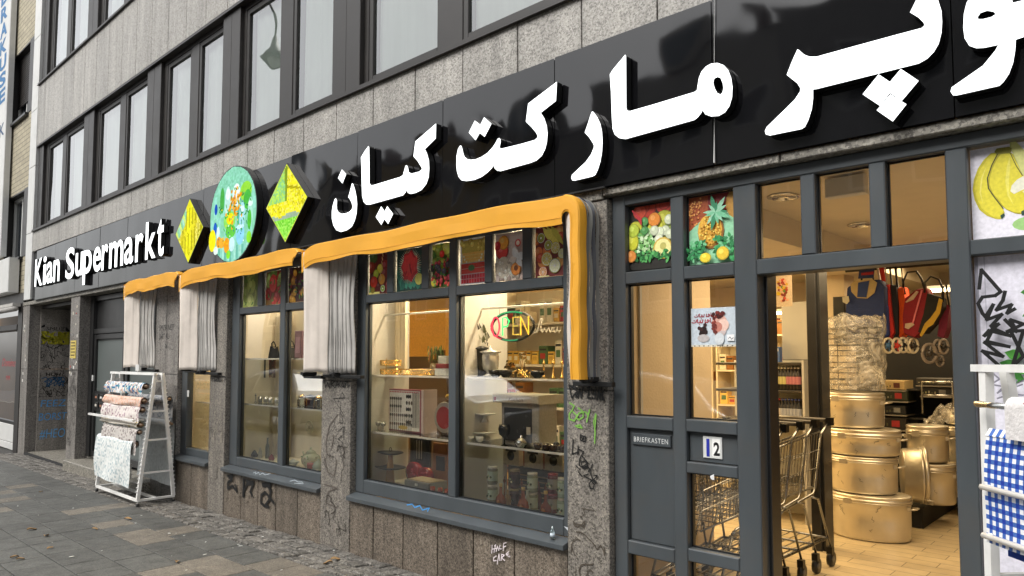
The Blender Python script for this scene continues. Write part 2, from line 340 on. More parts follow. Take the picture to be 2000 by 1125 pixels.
sl=bpy.data.lights.new('Sun','SUN'); sl.energy=1.5; sl.angle=R(35); sl.color=(1,.97,.92); so=bpy.data.objects.new('Sun',sl); COL.objects.link(so)
so.rotation_euler=(R(42),0,R(-20))
sc.view_settings.view_transform='Standard'; sc.view_settings.look='None'; sc.view_settings.gamma=1; sc.view_settings.exposure=0.72
def area(name,loc,sx,sy,e,col=(1,.74,.42),rot=(0,0,0)):
    l=bpy.data.lights.new(name,'AREA'); l.shape='RECTANGLE'; l.size=sx; l.size_y=sy; l.energy=e; l.color=col
    o=bpy.data.objects.new(name,l); COL.objects.link(o); o.location=loc; o.rotation_euler=rot; return o
# ================================================================= THE GROUND
def ground():
    m=MB(); m.add([(-60,-60,-.6),(60,-60,-.6),(60,60,-.6),(-60,60,-.6)],[(0,1,2,3)]); struct(m.build('ground','asphalt'))
    m=MB(); m.add([(-40,-14.0,gz(-40)-.14),(14,-14.0,gz(14)-.14),(14,-4.5,gz(14)-.14),(-40,-4.5,gz(-40)-.14)],[(0,1,2,3)]); struct(m.build('road','asphalt'))
    m=MB()
    for x0 in range(-40,14):
        m.add([(x0+.004,-4.5,gz(x0)-.3),(x0+.996,-4.5,gz(x0)-.3),(x0+.996,-4.38,gz(x0)-.3),(x0+.004,-4.38,gz(x0)-.3),
               (x0+.004,-4.5,gz(x0)-.01),(x0+.996,-4.5,gz(x0+1)-.01),(x0+.996,-4.38,gz(x0+1)-.005),(x0+.004,-4.38,gz(x0)-.005)],[(0,1,5,4),(1,2,6,5),(2,3,7,6),(3,0,4,7),(4,5,6,7)])
    struct(m.build('kerb','granite_ledge'))
    m=MB(); m.add([(-40,-4.38,gz(-40)-.02),(14,-4.38,gz(14)-.02),(14,.6,gz(14)-.02),(-40,.6,gz(-40)-.02)],[(0,1,2,3)]); struct(m.build('pavement_bed','grout'))
    m=MB(); m.add([(-40,-20,gz(-40)-.02),(14,-20,gz(14)-.02),(14,-14,gz(14)-.02),(-40,-14,gz(-40)-.02)],[(0,1,2,3)]); struct(m.build('far_pavement','grout'))
    tans=[]
    for px,py in ((262,1036),(292,1053),(345,1032),(215,988),(232,984),(30,946),(8,952),(385,1095),(432,1088),(365,1112),(455,1112),(520,1118),(600,1118),(560,1098),(650,1123),(10,972),(210,1018),(22,990)):
        r=ray(px,py); t=(gz(-6)-H)/r.z; tans.append((r.x*t,-D+r.y*t))
    d=MB();q=random.Random(3); row=0; y=-.42
    while y>-4.35:
        y2=max(y-.3,-4.37); x=-20+q.random()*.3
        while x<4:
            L=.3 if q.random()<.5 else .45
            if any(x<=tx<x+L and y2<=ty<y for tx,ty in tans): L=.3
            g=.0038
            isT=any(x<=tx<x+L and y2<=ty<y for tx,ty in tans) or q.random()<.008
            e=[q.uniform(-.0012,.0012) for _ in range(4)]
            c=[(x+g,y2+g),(x+L-g,y2+g),(x+L-g,y-g),(x+g,y-g)]; b=.004
            ci=[(x+g+b,y2+g+b),(x+L-g-b,y2+g+b),(x+L-g-b,y-g-b),(x+g+b,y-g-b)]
            vs=[(a[0],a[1],gz(a[0])-.012) for a in c]+[(a[0],a[1],gz(a[0])-.0025+e[i]) for i,a in enumerate(c)]+[(a[0],a[1],gz(a[0])+e[i]) for i,a in enumerate(ci)]
            d.add(vs,[(8,9,10,11)]+[(k,(k+1)%4,4+(k+1)%4,4+k) for k in range(4)]+[(4+k,4+(k+1)%4,8+(k+1)%4,8+k) for k in range(4)],1 if isT else 0)
            x+=L
        y=y2
    struct(d.build('pavement',['slab_dark','slab_tan']))
    # cobbles along the wall
    m=MB(); q=random.Random(5); nx=int(18/.115)
    jx=lambda i,j:(-14.6+i*.115+q2(i,j)*.02+j*.03, -.415+j*.104+q2(i+50,j)*.016)
    def q2(i,j): return math.sin(i*12.9898+j*78.233+1.3)*43758.5453%1-.5
    for i in range(nx):
        for j in range(4):
            c=[jx(i,j),jx(i+1,j),jx(i+1,j+1),jx(i,j+1)]
            cx=sum(a[0] for a in c)/4; cy=sum(a[1] for a in c)/4; h=q.uniform(-.006,.007)
            if cy>.02: continue
            s1=[(cx+(a[0]-cx)*.93,cy+(a[1]-cy)*.93,gz(cx)-.014) for a in c]; s2=[(cx+(a[0]-cx)*.87,cy+(a[1]-cy)*.87,gz(cx)-.001+h) for a in c]
            s3=[(cx+(a[0]-cx)*.6,cy+(a[1]-cy)*.6,gz(cx)+.006+h+q.uniform(-.003,.003)) for a in c]
            m.add(s1+s2+s3,[(8,9,10,11)]+[(k,(k+1)%4,4+(k+1)%4,4+k) for k in range(4)]+[(4+k,4+(k+1)%4,8+(k+1)%4,8+k) for k in range(4)])
    struct(m.build('cobble_strip','cobble'))
ground()
# ================================================================= THE MAIN BUILDING
B=thing('office_building','grey granite clad building with ribbon windows above the supermarket','building',(-6,.3,0))
def bpart(mb,name,mats,parent=B,**k): return mb.build(name,mats,parent,**k)
# core behind everything (dark, never flush)
m=MB(); m.box(-14.54,4,.16,.3,3.42,3.72); m.box(-14.54,4,.16,.3,5.26,6.28); m.box(-14.54,4,.16,.3,8.3,9.9); m.box(-14.54,4,.03,.14,2.60,3.40)
m.box(-14.54,4,.30,.34,2.6,9.9); m.box(-14.5,-8.1,.70,.74,-.2,3.4); m.box(-14.5,-8.1,.165,.70,2.505,2.52); bpart(m,'core_wall','black_rough')
STEP=.5125
def band(z0,z1,name,mt,y=0,th=.15,x0=-14.2,x1=4,zb=.0):
    m=MB(); xs=[-1.996-STEP*k for k in range(-12,25)]; xs=sorted(x for x in xs if x0+.1<x<x1); xs=[x0]+xs+[x1]
    for a,b in zip(xs,xs[1:]): m.bbox(a+.004,b-.004,y+rnd.uniform(-.001,.001),y+th,z0,z1,.003)
    return bpart(m,name,mt)
band(3.405,3.748,'cladding','granite_upper')
band(5.235,6.29,'cladding','granite_upper')
band(8.35,9.9,'cladding','granite_upper')
m=MB(); z=2.62
for z0,z1 in ((2.6,3.745),(3.75,4.9),(4.905,5.9),(5.905,7.2),(7.205,8.6),(8.605,9.9)): m.bbox(-14.6,-14.205,-.004,.155,z0,z1,.004)
bpart(m,'corner_trim','white_trim')
# ledge under the fascia
m=MB(); x=-14.6
for a in [x+1.02*k for k in range(19)]: m.bbox(a+.003,a+1.017,-.012,.16,2.50 if a<-2.9 else 2.518,2.562,.005)
bpart(m,'ledge','granite_ledge')
# ribbon windows
G1=[(-13.71,-13.01),(-12.74,-11.88),(-11.20,-10.45),(-10.16,-9.42),(-8.79,-8.20),(-7.91,-7.35),(-6.80,-6.17),(-5.88,-5.26),(-4.69,-3.90),(-3.57,-2.75),(-2.3,-1.5),(-1.2,-.4),(.1,.9),(1.2,2.0)]
PAN=[(-14.16,-13.9),(-11.80,-11.36),(-9.36,-8.93),(-7.28,-6.90),(-5.20,-4.80),(-2.66,-2.38),(-.3,.0),(2.1,4)]
def winrow(z0,z1,seed):
    q=random.Random(seed)
    m=MB(); m.box(-14.2,4,-.02,.16,z0-.034,z0-.002); m.bbox(-14.2,4,-.03,.02,z0-.045,z0-.036,.002); m.box(-14.2,4,.0,.16,z1+.002,z1+.028); bpart(m,'sill','bronze')
    for a,b in PAN:
        m=MB(); m.bbox(a,b,.035,.11,z0,z1,.004); m.box((a+b)/2-.002,(a+b)/2+.002,.0335,.036,z0,z1); bpart(m,'infill_panel','bronze')
    m=MB(); m.box(-14.2,4,.075,.15,z0,z0+.045); m.box(-14.2,4,.075,.15,z1-.045,z1); bpart(m,'window_rail','bronze')
    for i,(a,b) in enumerate(G1):
        pa=G1[i-1][1] if i else -14.18
        m=MB(); m.bbox(pa+.05,a-.05,.078,.15,z0+.045,z1-.045,.003); bpart(m,'mullion','bronze')
    for i,(a,b) in enumerate(G1):
        m=MB(); e=.05
        m.bbox(a-e,a,.085,.14,z0+.047,z1-.047,.003); m.bbox(b,b+e,.085,.14,z0+.047,z1-.047,.003); m.bbox(a+.001,b-.001,.085,.14,z0+.047,z0+.047+.05,.003); m.bbox(a+.001,b-.001,.085,.14,z1-.1,z1-.047,.003)
        wn=bpart(m,'window','bronze')
        m=MB(); m.add([(a,.105,z0+.09),(b,.105,z0+.09),(b,.105,z1-.09),(a,.105,z1-.09)],[(0,1,2,3)]); m.build('pane','pane_upper',wn)
        m=MB(); ph=q.random()*6; full=True
        gl_,gr_=q.choice([(0,0),(0,.05),(.06,0),(0,0),(0,.12)]); 
        m.sheet(lambda u,v:(a+(b-a)*(gl_+(1-gl_-gr_)*u),.17+.012*math.sin(u*11+ph+v*1.0)*(1-.5*v)+.003*math.sin(u*27+ph),z0+.05+(z1-z0-.1)*v),40,4)
        m.build('curtain','curtain',wn)
winrow(3.785,5.205,1); winrow(6.325,8.3,2)
# ground floor pilasters
def pillar(x0,x1,mt,zt=2.498,seam=1.42,y=0,d=.16):
    m=MB(); zb=gz((x0+x1)/2)-.03
    m.bbox(x0,x1,y,y+d,zb,seam-.003,.004); m.bbox(x0,x1,y,y+d,seam+.003,zt,.004); m.box(x0+.01,x1-.01,y+.012,y+d-.01,seam-.0028,seam+.0028); return bpart(m,'pilaster',mt)
pillar(-14.6,-14.2,'granite_dirty',y=-.002)
pillar(-11.97,-11.57,'granite_dirty'); pillar(-8.80,-8.46,'granite_dirty'); pillar(-8.454,-8.12,'granite_dirty',y=.001); pillar(-7.30,-6.96,'granite_pillar'); pillar(-5.222,-4.81,'granite_pillar'); pillar(-2.632,-2.338,'granite_pillar')
def dado(x0,x1,xs,zt):
    m=MB(); xs=[x0]+[x for x in xs if x0+.05<x<x1-.05]+[x1]
    for a,b in zip(xs,xs[1:]): m.bbox(a+.0045,b-.0045,.004+rnd.uniform(0,.002),.2,gz(a)-.03,zt,.003)
    return bpart(m,'dado','granite_dado')
dado(-8.118,-7.302,[-7.71],.50); dado(-6.958,-5.224,[-6.6,-6.272,-5.947,-5.584],.497); dado(-4.808,-2.634,[-4.503,-4.147,-3.773,-3.42,-3.056],.497)
m=MB(); m.box(-14.2,-2.3,-.006,.05,-.3,gz(-8)-.03); bpart(m,'plinth','black_rough')
# recess at the far left with the graffiti wall
m=MB(); m.bbox(-14.21,-14.16,.16,.62,-.05,1.415,.001); m.box(-14.21,-14.158,.16,.62,1.42,2.49); bpart(m,'recess_side_wall','granite_recess')
m=MB(); m.box(-14.15,-11.6,.62,.66,-.05,2.49); m.box(-14.15,-11.6,.17,.62,2.44,2.49); bpart(m,'recess_back_wall','bronze')
m=MB(); m.box(-14.15,-11.98,.05,.61,-.05,.04); bpart(m,'threshold','granite_ledge')
# left entrance
m=MB(); x0,x1=-11.568,-8.802; y=.19
m.bbox(x0,x0+.14,y-.05,y+.05,.2,2.49,.004); m.bbox(x1-.1,x1,y-.05,y+.05,.2,2.49,.004); m.bbox(x0+.142,x1-.102,y-.04,y+.04,1.95,2.02,.004); m.bbox(x0+.142,x1-.102,y-.04,y+.04,2.42,2.49,.004)
m.box(x0+.142,x1-.102,y+.0,y+.03,2.02,2.42)
en=bpart(m,'entrance','frame_black')
m=MB(); a,b=x0+.15,-10.22
def ring(m,a,b,z0,z1,t,y0,y1,e=.004):
    m.bbox(a,a+t,y0,y1,z0,z1,e); m.bbox(b-t,b,y0,y1,z0,z1,e); m.bbox(a+t+.001,b-t-.001,y0,y1,z0,z0+t,e); m.bbox(a+t+.001,b-t-.001,y0,y1,z1-t,z1,e)
ring(m,a,b,.22,1.94,.07,y-.03,y+.03); m.bbox(a+.071,b-.071,y-.028,y+.03,.86,1.14,.004); dr=m.build('door','frame_black',en)
m=MB(); m.box(a+.07,b-.07,y,y+.01,.29,.86); m.box(a+.07,b-.07,y,y+.01,1.14,1.88); m.build('pane','frost',dr)
m=MB()
for j in range(2):
    for i in range(5): 
        cx=a+.2+i*.2
        m.bbox(cx-.075,cx+.075,y-.04,y-.028,.90+j*.115,.985+j*.115,.003,0,lin('1c1b1a')); m.box(cx-.05,cx+.02,y-.042,y-.0401,.925+j*.115,.955+j*.115,0,lin(('c9c4b8','9a6a52','d8d6cf')[(i+j)%3]))
m.build('letter_box','paintflat',dr)
m=MB(); m.box(a+.008,a+.05,y-.05,y-.031,1.28,1.36); m.build('bell_plate','white_trim',dr)
m=MB(); a2,b2=-10.18,-9.02; ring(m,a2,b2,.22,1.94,.09,y-.03,y+.03); d2=m.build('door','frame_black',en); m=MB(); m.box(a2+.09,b2-.09,y,y+.01,.31,1.85); m.build('pane','frost',d2)
m=MB(); m.bbox(x0-.05,x1+.02,-.13,.24,-.03,.17,.01); bpart(m,'doorstep','granite_ledge')
# ---- shop windows
FB='frame_blue'
def frame(bars,name='window',parent=B,mt=FB,y0=.05,y1=.12):
    m=MB()
    for i,(a,b,z0,z1) in enumerate(bars): m.bbox(a,b,y0+(i%3)*.0004,y1+(i%3)*.001,z0,z1,.005)
    return m.build(name,mt,parent)
def pane(parent,a,b,z0,z1,y=.095,mt='pane'):
    m=MB(); m.add([(a,y,z0),(b,y,z0),(b,y,z1),(a,y,z1)],[(0,1,2,3)]); return m.build('pane',mt,parent)
def rebate(parent,a,b,z0,z1,y=.088):
    m=MB(); t=.008; c=lin('15181a')
    ring(m,a,b,z0,z1,t,y-.004,y+.004,.001); return m.build('gasket','black',parent)
def sill(a,b,z=.497,parent=None):
    m=MB(); 
    m.add([(a,-.036,z),(b,-.036,z),(b,.05,z),(a,.05,z),(a,-.036,z+.03),(b,-.036,z+.03),(b,.052,z+.055),(a,.052,z+.055)],[(0,1,5,4),(1,2,6,5),(3,0,4,7),(4,5,6,7),(0,3,2,1)])
    m.build('window_sill',FB,parent,bev=.003)
# big window
W1=frame([(-4.806,-4.70,.553,2.5),(-3.72,-3.645,.656,2.5),(-2.70,-2.636,.553,2.5),(-4.699,-2.701,.553,.655),(-4.699,-3.721,2.035,2.10),(-3.644,-2.701,2.035,2.10),(-4.43,-4.35,2.101,2.42),(-4.02,-3.94,2.101,2.42),(-3.37,-3.30,2.101,2.42),(-3.03,-2.95,2.101,2.42),(-4.699,-3.721,2.421,2.5),(-3.644,-2.701,2.421,2.5)])
pane(W1,-4.70,-3.72,.655,2.035); pane(W1,-3.645,-2.70,.655,2.035)
for a,b in ((-4.70,-3.72),(-3.645,-2.70)): rebate(W1,a+.001,b-.001,.656,2.034)
TW1=[(-4.70,-4.43),(-4.35,-4.02),(-3.94,-3.72),(-3.645,-3.37),(-3.30,-3.03),(-2.95,-2.70)]
pane(W1,-4.70,-2.70,2.10,2.42,y=.085); sill(-4.806,-2.636,parent=W1)
# second window
W2=frame([(-6.956,-6.80,.553,2.5),(-6.02,-5.93,.64,2.5),(-5.30,-5.226,.553,2.5),(-6.799,-5.301,.553,.639),(-6.799,-6.021,2.035,2.10),(-5.929,-5.301,2.035,2.10),(-6.45,-6.35,2.101,2.42),(-5.62,-5.55,2.101,2.42),(-6.799,-6.021,2.421,2.5),(-5.929,-5.301,2.421,2.5)])
pane(W2,-6.80,-6.02,.639,2.035); pane(W2,-5.93,-5.30,.639,2.035); pane(W2,-6.80,-5.30,2.10,2.42,y=.085); sill(-6.956,-5.226,parent=W2)
for a,b in ((-6.80,-6.02),(-5.93,-5.30)): rebate(W2,a+.001,b-.001,.640,2.034)
W3=frame([(-8.116,-7.98,.553,2.5),(-7.42,-7.304,.553,2.5),(-7.979,-7.421,.553,.63),(-7.979,-7.421,2.035,2.10),(-7.979,-7.421,2.421,2.5)])
pane(W3,-7.98,-7.42,.63,2.035); pane(W3,-7.98,-7.42,2.10,2.42); sill(-8.116,-7.304,.50,parent=W3)
# shop front with the doorway
SF=frame([(-2.334,-2.25,.15,2.515),(-1.96,-1.885,.15,2.455),(-1.605,-1.49,.15,2.455),(-1.27,-1.205,2.081,2.455),(-.97,-.905,2.081,2.455),(-.676,-.60,.15,2.455),(.52,.62,.15,2.455),(-2.249,.519,2.456,2.515),
 (-2.249,-1.961,2.012,2.08),(-1.884,-1.606,2.012,2.08),(-1.489,-.677,2.005,2.08),(-.599,.519,2.012,2.075),
 (-2.249,-1.961,1.217,1.285),(-1.884,-1.606,1.222,1.286),(-2.249,-1.961,.538,.61),(-1.884,-1.606,1.012,1.069),(-1.884,-1.606,.565,.63),(-2.249,-1.961,.15,.26),(-1.884,-1.606,.15,.26),(-.599,.519,.15,.30)],'shop_front',y0=.045,y1=.13)
m=MB(); m.bbox(-2.247,-1.963,.075,.11,.612,1.215,.004); m.bbox(-1.882,-1.608,.077,.11,1.071,1.22,.004); m.build('door_panel',FB,SF)
for a,b,z0,z1 in ((-2.25,-1.96,1.285,2.012),(-1.885,-1.605,1.286,2.012),(-1.885,-1.605,.63,1.012),(-2.25,-1.96,.26,.538),(-1.885,-1.605,.26,.565),(-1.49,-1.27,2.08,2.456),(-1.205,-.97,2.08,2.456),(-.905,-.676,2.08,2.456),(-2.25,-1.96,2.08,2.456),(-1.885,-1.605,2.08,2.456)):
    pane(SF,a,b,z0,z1,y=.1); rebate(SF,a+.001,b-.001,z0+.001,z1-.001,y=.093)
m=MB(); m.bbox(-1.625,-1.475,.131,.24,.15,2.08,.004); m.box(-.678,-.60,.131,.2,.15,2.08); m.box(-1.474,-.679,.131,.22,2.012,2.08); m.build('door_track','frame_black',SF)
# ---- fascia sign (one thing; panels and letters are its parts)
FS=thing('shop_sign','long glossy black fascia sign with white letters reading Kian Supermarkt and Persian script','sign',(-6.5,0,2.57))
xs=[-13.78,-12.74,-11.72,-10.70,-9.68,-8.66,-7.5,-5.72,-4.72,-3.70,-2.69,-1.665,-.62,.42,1.46,2.5,3.54]
for i,(a,b) in enumerate(zip(xs,xs[1:])):
    m=MB(); q=random.Random(i*3+1); t=[q.uniform(-.003,.003) for _ in range(4)]
    zt=3.372+.0035*(b+13); q.random(); tl=.0035*max(0,min(1,(-3-b)/4))
    f=lambda u,v:(a+.0025+(b-a-.005)*u,-.03-.007*math.sin(PI*u)*math.sin(PI*v)*q.random()*.3+t[0]*(1-u)*(1-v)+t[1]*u*(1-v)+t[2]*(1-u)*v+t[3]*u*v-tl*(1-v),2.565+(zt-2.565)*v)
    m.sheet(f,6,4); m.box(a+.003,b-.003,-.02,.0,2.566,zt-.001); m.build('fascia_panel','fascia',FS)
m=MB(); m.box(-13.8,-2.32,-.045,.0,2.556,2.5645); m.build('fascia_trim','frame_black',FS)
m=MB(); pt=[PT(1395,330-k*20,-.04) for k in range(0,20)]
m.tube([PT(1395,-10,-.04),PT(1395,120,-.041),PT(1395,262,-.042)],.0012,5); m.tube([PT(1395,262,-.042),PT(1395,318,-.044)],[.0014,.0045],5); m.build('cable','white_trim',FS)
YL=-.088
def loops(ll,ox,oy,s): return [[P(ox+x/s,oy+y/s,YL) for x,y in lp] for lp in ll]
def letter(ll,ox,oy,s,dep=.05,name='letter',yo=0):
    vs,fs=outline_mesh(loops(ll,ox,oy,s),dep/2); m=MB(); o=[(v[0],YL+dep/2-v[2]+yo,v[1]) for v in vs]
    m.add(o,[f[::-1] for f in fs])
    for i,f in enumerate(m.f):
        n=(Vector(m.v[f[1]])-Vector(m.v[f[0]])).cross(Vector(m.v[f[2]])-Vector(m.v[f[1]]))
        ys=[m.v[k][1] for k in f]
        if max(ys)-min(ys)<1e-4 and ys[0]<YL+yo+.001: m.m[i]=1
    return m.build(name,['black','led_white'],FS)
letter([[(292,683),(303,692),(318,740),(330,800),(335,860),(330,940),(315,1000),(290,1050),(250,1080),(200,1095),(160,1080),(135,1040),(122,980),(122,920),(130,870),(145,820),(155,808),(165,830),(163,870),(165,905),(180,930),(205,942),(240,938),(270,925),(290,905),(297,880),(290,850),(275,820),(260,800),(270,770),(280,730)]],620,200,4.3286)
letter([[(207,567),(243,605),(212,685),(174,640)]],620,200,4.3286)
letter([[(432,368),(437,380),(440,560),(440,680),(450,700),(470,700),(700,630),(722,615),(735,570),(745,535),(755,530),(765,550),(772,590),(795,602),(860,585),(885,565),(880,550),(850,500),(812,455),(828,330),(1003,178),(1000,305),(908,395),(925,430),(942,490),(945,560),(940,630),(920,690),(880,740),(830,765),(790,773),(765,765),(757,740),(745,760),(725,785),(690,795),(440,865),(410,862),(390,840),(378,790),(375,700),(372,560),(368,465),(400,410)]],620,200,4.3286)
letter([[(540,878),(567,922),(590,878),(640,942),(597,1028),(567,985),(540,1035),(493,968)]],620,200,4.3286)
letter([[(242,488),(297,530),(335,455),(408,520),(340,650),(292,610),(250,685),(182,608)]],880,140,5.1125)
letter([[(95,738),(108,740),(120,780),(128,820),(140,850),(165,873),(200,880),(250,875),(310,850),(370,810),(420,755),(450,710),(470,670),(485,662),(498,675),(500,700),(490,750),(495,765),(510,768),(700,722),(840,682),(865,660),(870,640),(855,610),(810,555),(752,498),(775,318),(1062,100),(1052,292),(900,410),(935,465),(960,540),(968,620),(962,700),(945,770),(910,840),(860,885),(800,910),(500,993),(465,988),(440,965),(430,935),(410,965),(370,1005),(310,1050),(240,1080),(160,1092),(110,1085),(80,1050),(63,990),(58,930),(60,840),(75,770)]],880,140,5.1125)
letter([[(1412,398),(1425,400),(1465,455),(1495,520),(1512,600),(1517,700),(1512,800),(1495,900),(1470,980),(1445,1030),(1420,1045),(1240,1088),(1215,1085),(1205,1060),(1212,1030),(1350,900),(1400,830),(1430,760),(1432,735),(1420,710),(1380,650),(1340,607),(1370,520),(1395,440)]],880,140,5.1125)
letter([[(487,107),(493,118),(495,530),(505,548),(525,550),(700,500),(1030,400),(1050,385),(1055,350),(1065,290),(1085,240),(1120,200),(1160,178),(1210,172),(1260,190),(1295,230),(1318,290),(1328,360),(1325,440),(1305,510),(1270,560),(1220,588),(1160,592),(1115,575),(1095,542),(1080,570),(1055,600),(1030,620),(490,770),(440,762),(405,735),(388,690),(382,600),(375,400),(366,262),(385,230)],[(1212,282),(1235,290),(1252,330),(1258,370),(1250,405),(1235,420),(1210,410),(1190,375),(1177,330),(1185,295)]],1100,80,4.0184)
letter([[(290,362),(300,365),(340,400),(380,415),(430,415),(700,340),(1000,258),(1200,205),(1222,185),(1215,165),(1180,130),(1115,90),(1160,0),(1200,-80),(1230,-110),(1270,-70),(1320,0),(1345,80),(1350,160),(1345,240),(1325,320),(1290,380),(1240,430),(1180,465),(430,652),(405,655),(405,720),(395,800),(370,880),(345,930),(320,945),(90,992),(60,985),(52,960),(65,930),(200,800),(270,730),(310,670),(312,645),(290,610),(212,548),(250,450)]],1480,0,3.75)
letter([[(885,545),(968,600),(1048,505),(1178,592),(1055,738),(968,680),(895,775),(768,690)]],1480,0,3.75)
letter([[(972,692),(1090,765),(990,890),(872,808)]],1480,0,3.75,dep=.052,yo=-.002)
letter([[(1560,-30),(1530,20),(1510,100),(1505,200),(1515,280),(1550,335),(1600,353),(1660,350),(1762,328),(1740,370),(1650,480),(1420,640),(1412,670),(1430,698),(1460,698),(1770,628),(1800,600),(1840,540),(1870,460),(1885,370),(1890,290),(1950,270),(2450,130),(2450,-140),(1950,0),(1870,20),(1850,-30),(1800,-90),(1700,-110),(1620,-100)],[(1610,125),(1630,95),(1680,78),(1725,85),(1745,103),(1710,125),(1650,140),(1615,140)]],1480,0,3.75)
# latin letters: pixel extents of each glyph on the 1688x1125 enlargement of (50,400)-(350,600)
def glyph(ch,x0,x1,zb,zt,off=.016):
    vs,fs=text_mesh(ch,1,off,.5)
    xs_=[v[0] for v in vs]; ys_=[v[1] for v in vs]; a,b,c,d=min(xs_),max(xs_),min(ys_),max(ys_)
    m=MB(); o=[(x0+(v[0]-a)/(b-a)*(x1-x0),-.063-v[2]*.05,zb+(v[1]-c)/(d-c)*(zt-zb)) for v in vs]; m.add(o,fs)
    for i,f in enumerate(m.f):
        ys=[m.v[k][1] for k in f]
        if max(ys)-min(ys)<1e-4 and ys[0]<-.087: m.m[i]=1
    m.build('letter',['black','led_white'],FS)
GL=[('K',100,180,605,900,575,890),('i',190,222,575,885,0,0),('a',228,296,640,868,0,0),('n',303,370,608,850,0,0),('S',437,530,460,815,0,0),('u',545,625,520,790,0,0),('p',628,722,495,865,0,0),('e',740,822,458,745,0,0),('r',832,900,440,722,0,0),('m',915,1068,385,690,0,0),('a',1080,1178,352,660,0,0),('r',1202,1285,318,628,0,0),('k',1312,1425,185,605,0,0),('t',1440,1512,150,565,0,0)]
base=2.762
def xa(u): 
    px=50+u/5.627; return P(px,550-.19*(px-67),YL)[0]
for ch,a,b,t,bt,_,_ in GL:
    X0,X1=xa(a),xa(b); cap=.445
    hh={'K':cap,'i':cap,'k':cap,'S':cap*1.03,'t':cap*.98}.get(ch,cap*.76); zb=base
    if ch in 'S': zb-=.008
    if ch=='p': zb=base-.14; hh=cap*.76+.14
    glyph(ch,X0,X1,zb,zb+hh)
# light boxes
def lightbox(name,label,loops_,face,depth=.062):
    xs_=[p[0] for p in loops_]; zs_=[p[1] for p in loops_]; t=thing(name,label,'light box',((min(xs_)+max(xs_))/2,-.03,min(zs_)))
    vs,fs=outline_mesh([loops_],depth/2); m=MB(); m.add([(v[0],-.033-depth/2-v[2],v[1]) for v in vs],[f[::-1] for f in fs]); m.build('casing','black',t)
    m=MB(); y=-.033-depth-.0008; face(m,y); m.build('printed_face','lightbox',t); return t
def diamond(cx,cz,r): return [(cx-r,cz),(cx,cz-r),(cx+r,cz),(cx,cz+r)]
def inside_d(cx,cz,r):
    return lambda x,z: abs(x-cx)+abs(z-cz)<r*.97
def clipfill(m,y,cx,cz,r,inside,blobs):
    """small square mosaic cells inside the outline, coloured by a picture function"""
    n=44; s=2*r/n
    for i in range(n):
        for j in range(n):
            x=cx-r+(i+.5)*s; z=cz-r+(j+.5)*s
            if inside(x,z): m.add([(x-s/2,y,z-s/2),(x+s/2,y,z-s/2),(x+s/2,y,z+s/2),(x-s/2,y,z+s/2)],[(0,1,2,3)],0,blobs((x-cx)/r,(z-cz)/r))
def facepoly(pts,fn):
    def f(m,y):
        cx=sum(p[0] for p in pts)/len(pts); cz=sum(p[1] for p in pts)/len(pts)
        m.poly([(cx+(x-cx)*.975,cz+(z-cz)*.975) for x,z in pts][::1],y,lin('dfe94a')); fn(m,y-.0006,cx,cz)
    return f
YE=[lin(c) for c in ('f4ee2a','e8e034','d2c62c','efe66a','b8b020','f6f05e')]
def f1(m,y,cx,cz):
    r=.34; q=random.Random(4)
    def pic(u,v):
        if u<-.22 and v>-.25 and v-.9*u>.5: return lin(('8fd0a0','a8dcc0','cfe87a')[int((u*7+v*5)%3)])
        k=(u*.5-v*.25)*9+v*2.0; 
        c=YE[int(abs(math.floor(k+q.random()*1.1)))%6]
        if abs((k%1)-.5)>.42: c=lin('8f8a18')
        if q.random()<.02: c=lin('9a9420')
        return c
    clipfill(m,y,cx,cz,r,inside_d(cx,cz,.345),pic)
def f3(m,y,cx,cz):
    q=random.Random(9)
    def pic(u,v):
        if v<-.42: return lin(('8ee04a','74cc3c','a6ee62')[q.randrange(3)])
        if v<-.3+.05*math.sin(u*6): return lin('9fb59a')
        if v>.05 and u<-.02-.1*v: return lin(('a8dd6a','8fd08a','bfe65a')[q.randrange(3)])
        if v>.05 and u<.03: return lin('7f9a30')
        c=YE[q.choice([0,1,3,5,0,1])]
        if q.random()<.12: c=lin('c6bc24')
        if abs(v-.42+.2*u)<.03: c=lin('b0a61c')
        return c
    clipfill(m,y,cx,cz,.345,inside_d(cx,cz,.35),pic)
lightbox('diamond_lightbox','smaller yellow diamond shaped light box left of the round one, printed with pasta bundles',diamond(-7.69,2.96,.35),facepoly(diamond(-7.69,2.96,.35),f1))
lightbox('diamond_lightbox','yellow and green diamond shaped light box between the round one and the Persian letters',diamond(-5.69,2.963,.355),facepoly(diamond(-5.69,2.963,.355),f3))
circ=[(-6.70+.49*math.cos(2*PI*k/72),3.0+.475*math.sin(2*PI*k/72)) for k in range(72)]
